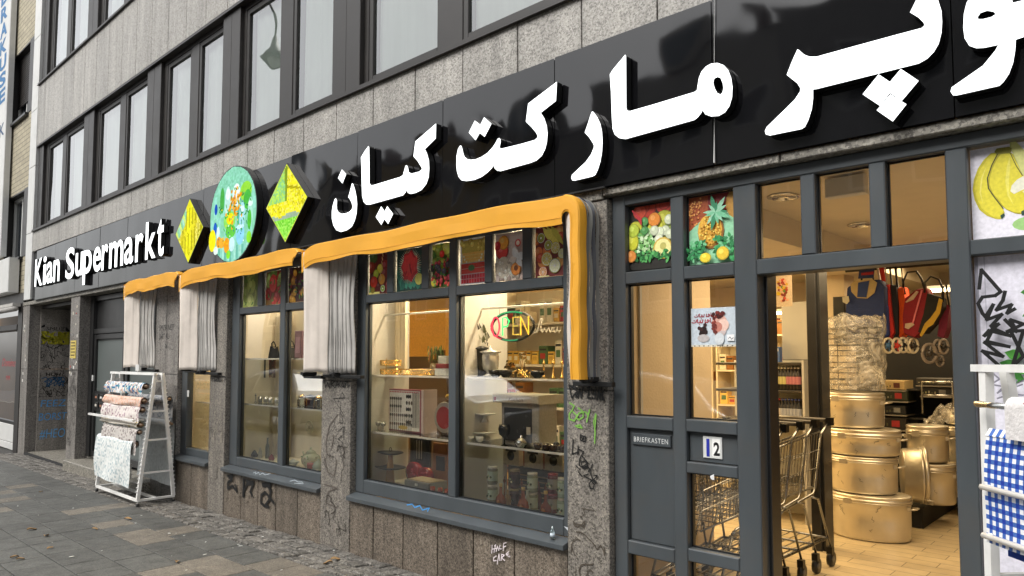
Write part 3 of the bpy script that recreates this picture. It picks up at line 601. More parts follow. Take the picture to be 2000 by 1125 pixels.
def f2(m,y,cx,cz):
    q=random.Random(11)
    def pic(u,v):
        c='8ed2b4' if v>.5 else '86cfc4'
        if v>.45: return lin(('93d8bc','84cbaa')[q.randrange(2)])
        if v<-.62: return lin(('8fd4bf','a4e0cc','6fb9a4')[int((u*12)%3)])
        return lin('96dcc6' if (math.floor(u*6)+math.floor(v*1.5))%2 else '8ad2b0')
    clipfill(m,y,cx,cz,.49,lambda x,z:(x-cx)**2+((z-cz)/.97)**2<.472**2,pic)
    k=0
    def e(u,v,ru,rv,c,rot=0):
        nonlocal k; k+=1; m.ell(cx+u*.49,y-.0003-.00012*k,cz+v*.475,ru*.49,rv*.475,rot,lin(c),16)
    for u,v,ru,rv,c in ((-.45,.35,.1,.28,'4fae4e'),(-.2,.28,.13,.34,'bfe9dd'),(-.2,.45,.1,.12,'e8fbf6'),(.16,.38,.17,.24,'dff6f2'),(.16,.5,.12,.1,'f4fffc'),(.55,.4,.24,.2,'97dd45'),(.62,.22,.16,.2,'4fb848'),(-.72,.2,.07,.12,'2456b8'),(-.74,-.22,.08,.15,'2a62c4'),(-.6,-.32,.07,.14,'d9f1f4'),
        (.3,-.02,.1,.22,'57b89a'),(.42,-.1,.12,.3,'a9e2e8'),(.42,.05,.09,.07,'d8f6f6'),(.75,-.05,.11,.3,'a6e0c9'),(.75,.12,.09,.06,'dff8f0'),(.72,-.2,.08,.2,'57c040'),(-.1,-.12,.26,.2,'8ede66'),(-.08,-.08,.16,.12,'f2ea1e'),(-.05,-.35,.22,.14,'66c94a'),
        (-.85,-.45,.16,.24,'f6ea22'),(-.55,-.52,.12,.12,'eda22a'),(-.42,-.55,.12,.11,'f0b23a'),(-.2,-.62,.13,.16,'f0a326'),(.02,-.62,.12,.15,'c9f0f0'),(.36,-.45,.17,.22,'8fd4ee'),(.36,-.3,.16,.05,'c2ecf6'),(-.68,-.68,.1,.09,'e8fbee'),(-.12,-.82,.09,.09,'8adf3a'),(.72,-.55,.1,.12,'8fe03a')): e(u,v,ru,rv,c)
    for i in range(70):
        e(.14+q.gauss(0,.13),.16+q.gauss(0,.17),.035,.04,q.choice(['f0a52a','e89a1e','f6c14a','d98a14']))
    for i in range(44): e(q.uniform(-.6,.8),q.uniform(-.4,.5),.05,.016,q.choice(['3fa53c','2f9048','57b84a','1f7f44']),q.uniform(0,3))
    for i in range(40): e(q.uniform(-.6,.7),q.uniform(-.7,.4),.018,.018,q.choice(['2b6a8a','e8fff6','f2d022','27633c']))
def facec(m,y):
    m.poly([(-6.70+.478*math.cos(2*PI*k/72),3.0+.463*math.sin(2*PI*k/72)) for k in range(72)],y,lin('8ed2b4')); f2(m,y-.0006,-6.70,3.0)
lightbox('round_lightbox','big round green light box printed with vegetables, bottles and jars',circ,facec)
# ================================================================= AWNINGS (folded basket awnings)
def awning(label,L,Rr,zt,zb,seed,legw=.42,left=True,right=True):
    q=random.Random(seed); ph=q.random()*6
    t=thing('folded_awning',label,'awning',((L+Rr)/2,0,zb),'folded orange awnings over the shop windows')
    rc=.12; Y1=-.185
    # path on the x-z plane: top-left -> top-right corner -> down the right leg
    path=[]
    n=46
    for i in range(n+1):
        u=i/n; x=L+(Rr-rc-L)*u; sag=.006*math.sin(u*9+ph)+.004*math.sin(u*23+ph)-.075*math.exp(-u*(Rr-L)/.10)
        path.append((x,zt+sag,0,1.0,u))
    for i in range(1,9):
        a=PI/2*(1-i/8); path.append((Rr-rc+rc*math.cos(a),zt-rc+rc*math.sin(a),math.cos(a),math.sin(a),1))
    if legw<.15: path=path[:-4]
    for i in range(1,21 if legw>.15 else 0): path.append((Rr+.003*math.sin(i*.9+ph),zt-rc-(zt-rc-zb)*i/20,1,0,1+i/20))
    NP=len(path)
    # folded pleats of the rib packs: outer skin from the wall to the front
    prof=[(.0,-.012),(-.012,-.028),(.0,-.044),(-.014,-.060),(.0,-.076),(-.012,-.092),(.0,-.106),(-.01,-.118),(.002,-.130)]
    cols=[lin(c) for c in ('7a7974','c9903a','55565a','2c3a70','85847e','d09a3c','6a6a68','55555a')]
    m=MB()
    def nrm(i): 
        x,z,nx,nz,u=path[i]; return nx,nz
    for k in range(len(prof)-1):
        o0,y0=prof[k]; o1,y1=prof[k+1]; vs=[];
        for i,(x,z,nx,nz,u) in enumerate(path):
            e=.004*math.sin(i*.7+k*2)
            vs.append((x+nx*(o0+e),y0,z+nz*(o0+e))); vs.append((x+nx*(o1+e),y1,z+nz*(o1+e)))
        m.add(vs,[(2*i,2*i+2,2*i+3,2*i+1) for i in range(NP-1)],0,cols[k],True)
    m.build('rib_pleats','awn_stripe',t)
    # orange hood: top skin + hanging valance
    m=MB(); rows=[]
    def hood(s,i):
        x,z,nx,nz,u=path[i]; leg=nx
        wv=.006*math.sin(u*13+ph)+.004*math.sin(u*31+ph*2)
        W=.15*(1-(1-legw)*min(1,leg))
        pr=[(.0,-.130),(.003,-.16),(.0,Y1-.004),(-.006,Y1-.012),(-.35*W,Y1-.012-.0015*math.sin(u*13+ph)),(-.80*W-wv*.3,Y1-.011-.003*math.sin(u*21)),(-W-wv*(1-.7*leg),Y1-.010)]
        a,y=pr[s]; f=1.0
        return (x+nx*a,y,z+nz*a)
    vs=[hood(s,i) for i in range(NP) for s in range(7)]
    m.add(vs,[(i*7+s,i*7+s+1,(i+1)*7+s+1,(i+1)*7+s) for i in range(NP-1) for s in range(6)],0,None,False)
    m.sm=[False]*len(m.sm)
    hm=MB(); hm.tube([(lambda a:(a[0],a[1]-.004,a[2]))(hood(5,i)) for i in range(NP)],.0010,4,caps=False); hm.build('hem_seam','awn_orange',t)
    # closed left tip of the hood
    m.add([(L-.004,-.03,zt-.03),(L-.004,-.13,zt-.02),(L-.006,Y1-.012,zt-.035),(L-.004,Y1+.0,zt-.175),(L+.0,-.16,zt-.16),(L,-.06,zt-.06)],[(0,1,2,3,4,5)])
    m.build('valance','awn_orange',t,sol=.004)
    # white inner edge of the right leg
    if right and legw>.3:
        m=MB(); m.sheet(lambda u,v:(Rr-.15*legw-.004-.045*u*(1-.25*v)-.012*math.sin(v*9+ph)*(u)-.0,Y1-.004+.03*u,zt-.10-(zt-.10-zb)*v),4,24); m.build('lining','awn_white',t,sol=.003)
    # left end: white lining panel and grey pleats behind it, both hanging in the plane of the end
    Xl=L+.03; BX=.44
    m=MB()
    m.sheet(lambda u,v:(Xl+BX*.52*u+.028*math.sin(PI*u)*(.4+.6*v)+.007*math.sin(u*15+v*2)*v+.004*math.sin(u*31-v*3)*(1-v*.5)+.010*math.sin(v*7+ph)*math.sin(u*5)+.012*math.sin(u*4+v*3),-.20+.105*u+.012*v*(1-u),(zt-.05)-(zt-.05-zb-.01*math.sin(u*3.1))*v),14,26)
    m.build('lining','awn_white',t,sol=.003)
    m=MB(); nf=6
    def pl(u,v):
        tri=(abs(((u*nf)%1)-.5)*2)**.6
        spread=1-.25*math.sin(PI*min(1,v*1.3))
        return (Xl+BX*(.44+.56*u)+.006+(.022*tri+.006*math.sin(u*9+v*5))*(.45+.55*(1-v))+.006*v*tri,-.098+.092*u*spread+.010*(1-v)*math.sin(u*12+ph),(zt-.06-.05*tri*(1-v)*(1-v))-(zt-.06-zb-.0)*v)
    m.sheet(pl,nf*6,20); m.build('folded_cover','awn_grey',t,sol=.002)
    for k in range(nf):
        m=MB(); xk=Xl+BX*(.5+.5*k/nf); m.tube([(xk+.038,-.092+.088*k/(nf-1),zb+.02+.0*k),(xk+.034,-.094+.088*k/(nf-1),zt-.22)],.002,5); m.build('rib','iron',t)
    # brackets
    m=MB(); m.bbox(L+.1,L+.62,-.045,-.006,zb-.042,zb-.016,.003); m.box(L+.3,L+.34,-.1,-.0,zb-.03,zb-.012); m.tube([(L+.3,-.11,zb-.01),(L+.3,-.02,zb-.01)],.014,8); m.build('bracket','iron',t)
    m=MB(); m.bbox(Rr-.17,Rr+.1,-.045,-.006,zb-.042,zb-.016,.003); m.tube([(Rr-.02,-.14,zb-.01),(Rr-.02,-.02,zb-.01)],.014,8); m.box(Rr-.04,Rr+.0,-.15,-.02,zb-.012,zb+.012); m.build('bracket','iron',t)
    return t
awning('short folded orange awning farthest left, beside the dark entrance door',-9.25,-7.66,2.52,1.49,1,.12)
awning('middle folded orange awning over the window with the painted teapot',-7.66,-5.27,2.515,1.475,2,.13)
awning('longest folded orange awning, over the big display window with the neon sign',-5.24,-2.385,2.518,1.485,3)
# ================================================================= POSTERS on the panes
def jig(c,q,a=.12):
    c=lin(c) if isinstance(c,str) else c; k=1+q.uniform(-a,a); return tuple(min(1,x*k) for x in c)
class Pic:
    def __init__(s,x0,x1,z0,z1,Y): s.x0,s.x1,s.z0,s.z1,s.Y=x0,x1,z0,z1,Y; s.m=MB(); s.k=0; s.w=x1-x0; s.h=z1-z0
    def X(s,u): return s.x0+u*s.w
    def Z(s,v): return s.z0+v*s.h
    def y(s): s.k+=1; return s.Y-.00007*s.k
    def bg(s,c,rows=None): s.m.box(s.x0,s.x1,s.Y,s.Y+.0015,s.z0,s.z1,0,lin(c)); return s
    def rect(s,u0,u1,v0,v1,c): y=s.y(); s.m.add([(s.X(u0),y,s.Z(v0)),(s.X(u1),y,s.Z(v0)),(s.X(u1),y,s.Z(v1)),(s.X(u0),y,s.Z(v1))],[(0,1,2,3)],0,lin(c))
    def el(s,u,v,r,c,asp=1,rot=0,n=14,jag=0):
        # ellipse cut to the sheet by clamping
        y=s.y(); rx=r*s.w; rz=r*s.w*asp; pts=[]
        for k in range(n):
            a=2*PI*k/n; q=1+(jag if k%2 else -jag); x,z=rx*math.cos(a)*q,rz*math.sin(a)*q
            X_=s.X(u)+x*math.cos(rot)-z*math.sin(rot); Z_=s.Z(v)+x*math.sin(rot)+z*math.cos(rot)
            pts.append((min(max(X_,s.x0),s.x1),y,min(max(Z_,s.z0),s.z1)))
        s.m.add(pts,[tuple(range(n))],0,lin(c) if isinstance(c,str) else c)
    def fruit(s,u,v,r,c,q,asp=1,rot=0):
        c=jig(c,q); d=tuple(x*.55 for x in c); h=tuple(min(1,x*1.25+.05) for x in c)
        s.el(u,v,r,d,asp,rot); s.el(u-.06*r,v+.04*r,r*.9,c,asp,rot); s.el(u-.25*r,v+.3*r*s.w/s.h,r*.38,h,asp,rot)
    def slice(s,u,v,r,rind,flesh,q,seeds=None):
        s.el(u,v,r,rind); s.el(u,v,r*.88,'f4efdc'); s.el(u,v,r*.8,jig(flesh,q))
        for k in range(9):
            a=2*PI*k/9+.3; 
            if seeds: s.el(u+math.cos(a)*r*.35,v+math.sin(a)*r*.35*s.w/s.h,r*.06,seeds)
            else:
                s.m.ribbon([(s.X(u),s.Z(v)),(s.X(u)+math.cos(a)*r*.78*s.w,s.Z(v)+math.sin(a)*r*.78*s.w)],r*s.w*.05,s.y(),lin('f4efdc'))
        if seeds: s.el(u,v,r*.2,'eef2c8')
    def leaf(s,u,v,L,a,c,wd=.3):
        y=s.y(); cx,cz=s.X(u),s.Z(v); L=L*s.w; pts=[]
        for t_,w_ in ((0,0),(.3,wd),(.65,wd*.8),(1,0),(.65,-wd*.8),(.3,-wd)):
            x=t_*L; z=w_*L; X_=cx+x*math.cos(a)-z*math.sin(a); Z_=cz+x*math.sin(a)+z*math.cos(a); pts.append((min(max(X_,s.x0),s.x1),y,min(max(Z_,s.z0),s.z1)))
        s.m.add(pts,[tuple(range(6))],0,lin(c) if isinstance(c,str) else c)
    def done(s,label,mt='print',group='fruit pictures in the window tops'):
        g_=1.45 if (group and s.x1<-2.5) else 1.1 if group else 1.0; s.m.c=[tuple(min(.85,a*g_) for a in c) for c in s.m.c]  # window-top print colours lightened to offset the shade under the awnings
        return tag(s.m.build('poster',mt),label,'poster',group)
PB='print'
def scatter(p,q,n,pal,r0,r1,v0=0,v1=1,asp=1.0):
    for i in range(n): p.fruit(q.uniform(0,1),q.uniform(v0,v1),q.uniform(r0,r1),q.choice(pal),q,asp*q.uniform(.85,1.15),q.uniform(0,3))
YP=.082
def poster(i,a,b,z0=2.105,z1=2.42,Y=YP): return Pic(a+.008,b-.008,z0,z1,Y)
q=random.Random(21)
p=poster(0,*TW1[0]); p.bg('5a1a16'); scatter(p,q,16,['7a1c1c','4d1414','8a2c1c','3c5a22'],.14,.22); p.fruit(.55,.62,.15,'d8c83c',q); p.fruit(.35,.5,.14,'a8b83a',q); p.fruit(.25,.3,.19,'c0331f',q); p.fruit(.65,.35,.17,'d98a34',q); p.slice(.7,.12,.12,'5a4a20','7f9a2c',q,'1c1c10'); p.rect(0,.55,0,.05,'d8c070'); p.el(.2,.1,.1,'7a6a20')
for k in range(7): p.leaf(.6+.02*k,.3+.1*k,.16,1.9,'caa070',.14)
p.done('basket of mixed fruit with a kiwi half, leftmost picture above the big window')
p=poster(1,*TW1[1]); p.bg('1c3a34')
for k in range(26): p.leaf(q.random(),q.uniform(0,.4),.3,q.uniform(.8,2.4),q.choice(['2c6a58','1d5a4c','3f8a70','12382f']))
for k in range(46):
    a=k*2*PI/46; p.leaf(.5,.58,.44,a,q.choice(['e0d0b8','d8a890','e8c8b0']),.05)
p.el(.5,.58,.3,'b02c30',1.2,jag=.1); p.el(.48,.6,.24,'cf3a3a',1.2,jag=.12)
for k in range(24): p.leaf(.5+q.gauss(0,.09),.55+q.gauss(0,.08),.17,-PI/2+q.gauss(0,.3),q.choice(['e04a44','9c2028','c83238']),.14)
p.el(.85,.25,.14,'c9c25a'); p.done('red spiky dragon fruit flower picture on dark green, above the big window')
p=poster(2,*TW1[2]); p.bg('3f5a26'); scatter(p,q,12,['9cae3c','c2c85a','7d8f34'],.16,.24,.5,1); scatter(p,q,44,['9c2230','b03040','7a1826','c03a34'],.05,.1,.1,.62); scatter(p,q,8,['38343a','4a4450'],.09,.12,.3,.5); p.fruit(.58,.75,.13,'c8281e',q); p.fruit(.15,.12,.14,'d8c03a',q)
for k in range(12): p.leaf(q.random(),q.random(),.2,q.uniform(0,6),'4c7a30',.2)
scatter(p,q,14,['c8342c','e04a3a','6a8a3c'],.04,.06,0,.2); p.done('heap of red berries and green fruit, third picture from the left above the big window')
p=poster(3,*TW1[3]); p.bg('d8cfc8'); p.rect(.06,.94,.7,.97,'b09c48'); scatter(p,q,16,['b8a44c','a89040','c8b45e'],.06,.1,.74,.94); p.rect(.1,.92,.48,.7,'cfa050')
for k in range(3): p.rect(.1,.92,.5+.07*k,.505+.07*k,'eac892')
for k in range(9):
    p.el(.5+.34*math.cos(PI+PI*k/8),.62+.17*math.sin(PI+PI*k/8),.03,'efe2b8')
p.rect(.06,.94,.24,.46,'b0392c'); p.rect(.06,.94,.345,.355,'e6b0a0'); p.el(.45,.36,.12,'3f6a3c',.7); 
for j in range(2):
    for k in range(9): p.rect(.06+.1*k,.13+.1*k+.02,.13-.1*j,.22-.1*j,q.choice(['8a1f28','7a1620','a02a30']))
p.done('fruit slices stacked in red and yellow bars, picture in the middle above the big window')
p=poster(4,*TW1[4]); p.bg('b8a8a0'); scatter(p,q,26,['c8b8a8','a89488','d8c8bc','8f7c70'],.07,.14,0,.5); p.fruit(.25,.62,.22,'c8403c',q); p.fruit(.3,.8,.19,'d08a34',q); p.fruit(.08,.75,.12,'a8222c',q); p.el(.3,.28,.26,'b8ae9c',1.1); scatter(p,q,20,['c8c0b0','988c7c'],.04,.07,.05,.4); p.fruit(.75,.22,.17,'cf7f34',q); p.el(.75,.24,.07,'6a3a1c')
for k in range(9): p.leaf(.78,.45,.3,PI/2+q.gauss(0,.9),q.choice(['e8dcd4','cfc0b8']),.3)
p.el(.82,.75,.1,'b04038'); p.el(.82,.75,.06,'c8b8a8'); p.done('peach and apricots with white blossom, fifth picture from the left above the big window')
p=poster(5,*TW1[5]); p.bg('6a2c2a'); scatter(p,q,10,['c86a3c','b84a34','d88a4c'],.12,.17)
for k in range(3): p.leaf(.25+.14*k,1.0,.75,-.9,q.choice(['b8b04c','c8be58']),.12)
for u,v,r,a,b_,sd in ((.2,.78,.15,'5a4020','8a9040','1c1c10'),(.45,.62,.15,'5a4020','98984a','1c1c10'),(.4,.35,.19,'c8b04c','c8b858',None),(.7,.55,.16,'a89c3c','c0b45c',None),(.68,.2,.2,'8f9450','c4c49a',None),(.93,.42,.14,'9c9c4c','c8c890',None),(.28,.1,.15,'c87038','d08a4c',None)): p.slice(u,v,r,a,b_,q,sd)
p.rect(.1,.5,0,.02,'f4e890'); p.done('kiwi and citrus slices, rightmost picture above the big window')
for a,b,st,lb in ((-6.80,-6.45,0,'pale green apples, leftmost picture above the teapot window'),(-6.35,-6.02,1,'red strawberries and leaves, middle picture above the teapot window'),(-5.93,-5.62,2,'dark grapes and oranges in a basket, right picture above the teapot window')):
    p=poster(0,a,b); p.bg(('5f6a34','7a5a2c','4a2c20')[st])
    if st==0: scatter(p,q,9,['8f9a4c','a0a85a','7c8a40'],.2,.27); p.fruit(.5,.62,.26,'98a250',q); p.fruit(.45,.15,.25,'a4ac60',q)
    if st==1: scatter(p,q,20,['b8382c','a02c28','6a8a3c','c84a38','8a9a50'],.1,.2); p.fruit(.45,.62,.24,'c03830',q,1.2)
    if st==2: scatter(p,q,34,['4a2838','5c3040','c8902c','a87828','38202c','8a3a2c'],.07,.14)
    for k in range(10): p.leaf(q.random(),q.random(),.18,q.uniform(0,6),'5a7a34',.2)
    p.done(lb)
# door transoms
p=Pic(-2.247,-1.963,2.09,2.452,.097); p.bg('2c2a22')
scatter(p,q,10,['b83a24','a83020','c84a30'],.14,.2,.85,1); scatter(p,q,8,['8aa03c','b8b838','c8c840'],.14,.2,.35,.75); 
for k in range(90): p.leaf(.35+q.gauss(0,.13),.42+q.gauss(0,.11),.09,q.uniform(0,6),q.choice(['8fc07a','a8d092','6aa858','c8e0b4']),.4)
p.el(.5,.06,.5,'24221e',.28); p.fruit(.58,.75,.14,'d8842c',q); p.fruit(.08,.45,.14,'c8c834',q,1.3); p.fruit(.1,.62,.14,'a8b83c',q)
for u,v in ((.36,.74),(.36,.6)): p.fruit(u,v,.09,'4a8a48',q)
for u,v in ((.9,.72),(.82,.56),(.92,.5),(.7,.55),(.58,.58),(.68,.44)): p.fruit(u,v,.1,'c8d0b0',q)
p.el(.76,.3,.21,'c8a848'); p.el(.76,.3,.18,'e8dc94'); p.el(.77,.33,.07,'b8b060')
for k in range(70): p.leaf(.1+.85*q.random(),.12+.07*q.random()+.07*abs(math.sin(k)),.10,q.uniform(0,6),q.choice(['2f7a3c','3f8e48','1f5a2c','5aa85c']),.3)
p.fruit(.06,.22,.12,'d8883c',q)
for k in range(5): p.m.ribbon([(p.X(.1+.03*k),p.Z(.93-.03*k)),(p.X(.3),p.Z(.78-.02*k))],.008,p.y(),lin('b02c34'))
p.done('mixed vegetables with peppers and cauliflower, left picture above the letterbox door')
p=Pic(-1.882,-1.608,2.09,2.452,.097); p.bg('8fc8a0'); 
p.m.poly([(p.X(0),p.Z(.48)),(p.X(.42),p.Z(.72)),(p.X(.42),p.Z(1)),(p.X(0),p.Z(1))],p.y(),lin('9c4a24')); p.m.poly([(p.X(.42),p.Z(.75)),(p.X(1),p.Z(.68)),(p.X(1),p.Z(1)),(p.X(.42),p.Z(1))],p.y(),lin('7a2420'))
p.el(.98,.82,.2,'b8883c',1.4)
for k in range(60): p.el(.12+q.gauss(0,.09),.8+q.gauss(0,.09),.02,q.choice(['c8803c','d89a54','8a4420']))
p.el(.48,.46,.27,'8a5a20',1.25); p.el(.46,.48,.25,'d8a63a',1.25)
for k in range(150):
    a=q.uniform(0,6.28); r_=q.random()**.5*.22; p.el(.46+math.cos(a)*r_,.48+math.sin(a)*r_*.95,.016,q.choice(['f0cc60','b8842a','e8bc4a','c8963a']))
for k in range(13): p.leaf(.6,.72,q.uniform(.2,.36),k*2*PI/13+q.uniform(-.15,.15),q.choice(['4a9468','6fb48c','35805a','8cc0a0']),.14)
for k in range(120): p.leaf(q.choice([q.uniform(0,.36),q.uniform(.6,1)]),q.uniform(.05,.34),.11,q.uniform(0,6),q.choice(['2f8a4c','45a060','1f6c3a','6fb884','2a7a48']),.28)
p.fruit(.4,.08,.12,'d8c030',q,.8); p.fruit(.75,.12,.13,'d8b834',q)
p.done('golden pineapple picture with mint leaves, above the house number door','print')
# banana and parsley panels on the right
p=Pic(-.597,.517,2.082,2.452,.1); p.bg('e6e3ec')
def banana(p,pts,wd,c):
    L=len(pts); top=[];bot=[]
    for i,(u,v) in enumerate(pts):
        a=pts[max(0,i-1)];b=pts[min(L-1,i+1)]; dx=(b[0]-a[0])*p.w;dz=(b[1]-a[1])*p.h; d=math.hypot(dx,dz); w_=wd*math.sin(PI*(i+.35)/(L-.3))**.6*p.h
        top.append((p.X(u)-dz/d*w_,p.Z(v)+dx/d*w_)); bot.append((p.X(u)+dz/d*w_,p.Z(v)-dx/d*w_))
    y=p.y(); n=len(top); p.m.add([(x,y,z) for x,z in top]+[(x,y,z) for x,z in bot],[(i,i+1,n+i+1,n+i) for i in range(n-1)],0,lin(c))
def arc(u0,v0,ru,rv,a0,a1,n=12): return [(u0+ru*math.cos(a0+(a1-a0)*i/n),v0+rv*math.sin(a0+(a1-a0)*i/n)) for i in range(n+1)]
def bp_(pts,c): 
    Q=[P(1440+x/3.5714,270+y/3.5714,.1) for x,y in pts]; y=p.y(); cx_=sum(a[0] for a in Q)/len(Q); cz_=sum(a[1] for a in Q)/len(Q)
    vs,fs=outline_mesh([[(a[0],a[1]) for a in Q]],0); p.m.add([(v[0],y,v[1]) for v in vs],fs,0,lin(c))
for k in range(14): p.el(.17+.035*k,.12+.02*math.sin(k),.05,'a9cf90' if k%2 else '9cc87c',.5)
B1=[(1805,100),(1770,105),(1720,150),(1680,210),(1650,290),(1642,360),(1655,430),(1690,500),(1740,540),(1800,562),(1835,566),(1850,545),(1865,520),(1850,480),(1830,400),(1800,200),(1830,112)]
B2=[(1825,105),(1800,140),(1770,200),(1750,270),(1748,330),(1770,390),(1820,450),(1880,500),(1940,525),(1990,530),(2040,540),(2100,560),(2140,500),(2120,380),(2010,260),(1970,180),(1925,110),(1905,98)]
B3=[(1900,60),(1920,100),(1985,250),(2060,330),(2200,420),(2300,430),(2320,380),(2200,300),(2090,180),(1990,70),(1940,20),(1905,12)]
bp_(B1,'c9bd2c'); bp_([(x+14 if x<1760 else x-8,y+(10 if y<300 else -12)) for x,y in B1],'ddd03a'); bp_(B2,'b4a824'); bp_([(x+12 if x<1850 else x-10,y+(8 if y<300 else -10)) for x,y in B2],'dccf38')
bp_([(1900,130),(1880,200),(1870,300),(1885,400),(1930,470),(1900,400),(1895,300),(1905,200)],'e6dc62'); bp_([(1740,190),(1700,280),(1690,380),(1715,460),(1700,380),(1712,280)],'e8de6a')
bp_(B3,'b8bc70'); bp_([(x+8,y+8) for x,y in B3],'cfcf80'); bp_([(1995,265),(1950,290),(1915,330),(1905,370),(1930,390),(1990,360),(2080,330),(2060,290)],'e4e2cc'); bp_([(2080,330),(1990,370),(2040,430),(2200,460),(2260,420)],'d8d6b0')
bp_([(1795,92),(1810,72),(1895,60),(1915,68),(1912,95),(1900,104),(1805,112)],'8f8834'); bp_([(1835,540),(1862,522),(1868,540),(1845,566)],'24463a'); bp_([(1980,512),(2000,500),(2010,535),(1985,540)],'24463a')
p.m.ribbon([P(1440+x/3.5714,270+y/3.5714,.1) for x,y in [(1815,112),(1775,190),(1745,280),(1752,350),(1800,420),(1855,490)]],.004,p.y(),lin('4a4a20'))
p.m.ribbon([P(1440+x/3.5714,270+y/3.5714,.1) for x,y in [(1905,105),(1945,190),(1990,260)]],.003,p.y(),lin('5a5a28'))
p.done('bunch of bananas on pale lilac, top picture right of the doorway',group=None)
p=Pic(-.597,.517,.302,2.01,.1); p.bg('e0dde8'); p.rect(.0,.012,0,1,'a8a6b2'); p.rect(.03,.033,0,1,'c0beca')
for k in range(420):
    v=q.uniform(.1,.93); u=.15+.03*math.sin(v*23)+abs(q.gauss(0,.28))
    if u<1: p.leaf(u,v,.06,q.uniform(0,6),q.choice(['4f9a3c','6fbc50','3a7f30','8fd070','2f6a2c']),.35)
for k in range(160): p.leaf(q.uniform(.0,.6),q.uniform(0,.22),.06,q.uniform(0,6),q.choice(['3c7a3c','5a9a48','24502c','c8b864']),.3)
def S(pts,ox,oy,s,Y): return [P(ox+x/s,oy+y/s,Y) for x,y in pts]
def bscrib(pts,w_,c): p.m.ribbon(S(pts,1880,270,2.3936,.09),w_,p.y(),lin(c))
for st in ([(85,705),(95,618),(150,680),(185,720),(160,738),(100,745),(80,775),(100,820),(125,850)],[(118,830),(150,780),(120,850),(190,825),(140,880),(175,870),(110,925)],[(205,720),(195,760),(165,805),(235,780),(215,820),(250,800)],[(108,925),(130,900),(230,925),(150,890),(120,950),(225,975),(110,955),(195,1020),(100,995),(180,1065)],[(205,850),(260,905),(230,850),(290,870),(215,905),(290,900),(240,1065),(290,1020),(235,910)]): bscrib(st,.013,'0c0c0c')
p.m.ribbon(S([(150,1100),(180,1125),(140,1150),(200,1160),(170,1190),(260,1130),(230,1170),(285,1150)],1880,270,2.3936,.09),.006,p.y(),lin('7c7a86'))
p.m.ribbon(S([(170,1215),(230,1195),(290,1200)],1880,270,2.3936,.09),.006,p.y(),lin('7c7a86'))
p.done('tall parsley picture covered in black scribbles behind the white rack',group=None)
# ice cream notice
x0,z0=P(1347,680,.1); x1,z1=P(1437,608,.1); p=Pic(-1.87,-1.61,1.66,1.86,.0905); p.bg('c3cdd4'); p.rect(0,1,0,.05,'d8d2c0')
for k in range(9): p.rect(.06+.1*k,.09+.1*k,.01,.035,'4a4a48')
for k in range(30): p.el(.27+q.gauss(0,.045),.4+q.gauss(0,.07),.04,q.choice(['2a1614','3c2220','1c1010']))
p.el(.27,.22,.13,'b9b2b0',.6); p.el(.62,.45,.15,'c8b8b4',1.1); p.el(.62,.62,.16,'d8a898'); p.el(.7,.55,.12,'e8c4b4'); p.el(.58,.5,.1,'c07c6c')
for k in range(24): p.el(.62+q.gauss(0,.07),.8+q.gauss(0,.04),.035,q.choice(['5a1c18','7a2a24','3c1412']))
for k in range(14): p.el(.52+q.gauss(0,.03),.5+q.gauss(0,.1),.03,q.choice(['6a2a24','8a3a30']))
p.el(.62,.2,.1,'cfd4d6',1.2); p.rect(.78,.93,.14,.3,'eeeeee'); p.m.ribbon([(p.X(a),p.Z(b)) for a,b in ((.81,.2),(.84,.24),(.87,.18),(.91,.22))],.003,p.y(),lin('222222'))
ic=p.done('ice cream notice with dark red Persian words, stuck inside the house number door',group=None)
def persian(mb,txt_shapes,x0,z0,s,Y,c):
    for st in txt_shapes: mb.ribbon([(x0+a*s,z0+b*s) for a,b in st],s*.16,Y,c)
bm=MB()
wa=[[(0,.1),(.2,0),(.5,0),(.8,.1),(.9,.5)],[(1.1,.6),(1.1,0),(1.5,0),(1.6,.4),(1.7,0),(2.0,0),(2.1,.5)],[(2.6,.5),(2.5,.0),(3.0,.0),(3.3,.3),(3.0,.5),(2.9,.2)],[(3.5,.7),(3.5,0)],[(1.4,-.35),(1.5,-.35)],[(.4,.4),(.5,.4)]]
persian(bm,wa,-1.85,1.815,.027,.089,lin('8a2430')); persian(bm,wa[::-1],-1.865,1.785,.03,.089,lin('a02c38')); 
bm.build('lettering','paintflat',ic)
# number 12 plate and letterbox sign
t=thing('house_number_sign','white house number plate 12 with a blue 1 and a black 2','sign',(-1.75,.07,1.10))
m=MB(); m.bbox(-1.802,-1.698,.069,.0765,1.095,1.205,.002,0,lin('cfd0cd')); m.box(-1.75,-1.708,.0682,.0689,1.105,1.195,0,lin('f0f0ec')); m.build('plate','plasticc',t)
m=MB(); put_text(m,'1',-1.782,1.106,.09,.0675,.017,lin('1c2a9a'),off=.02); put_text(m,'2',-1.743,1.113,.066,.0675,.034,lin('0c0c0c'),off=.03); m.build('digits','paintflat',t)
t=thing('letterbox_sign','dark plate reading BRIEFKASTEN on the grey door panel','sign',(-2.1,.07,1.12))
m=MB(); m.bbox(-2.225,-1.985,.062,.0745,1.128,1.192,.004); m.build('plate',FB,t)
m=MB(); put_text(m,'BRIEFKASTEN',-2.212,1.146,.028,.0612,.212,lin('d4d6d4'),off=-.004,spacing=1.15); m.build('lettering','paintflat',t)
# ================================================================= GRAFFITI (marks on the building)
def graf(strokes,ox,oy,s,w_,c,Y=-.004,name='graffiti',parent=B):
    m=MB()
    for i,st in enumerate(strokes): m.ribbon([P(ox+x/s,oy+y/s,Y) for x,y in st],w_,Y-.0004*i,lin(c))
    return m.build(name,'paintflat',parent)
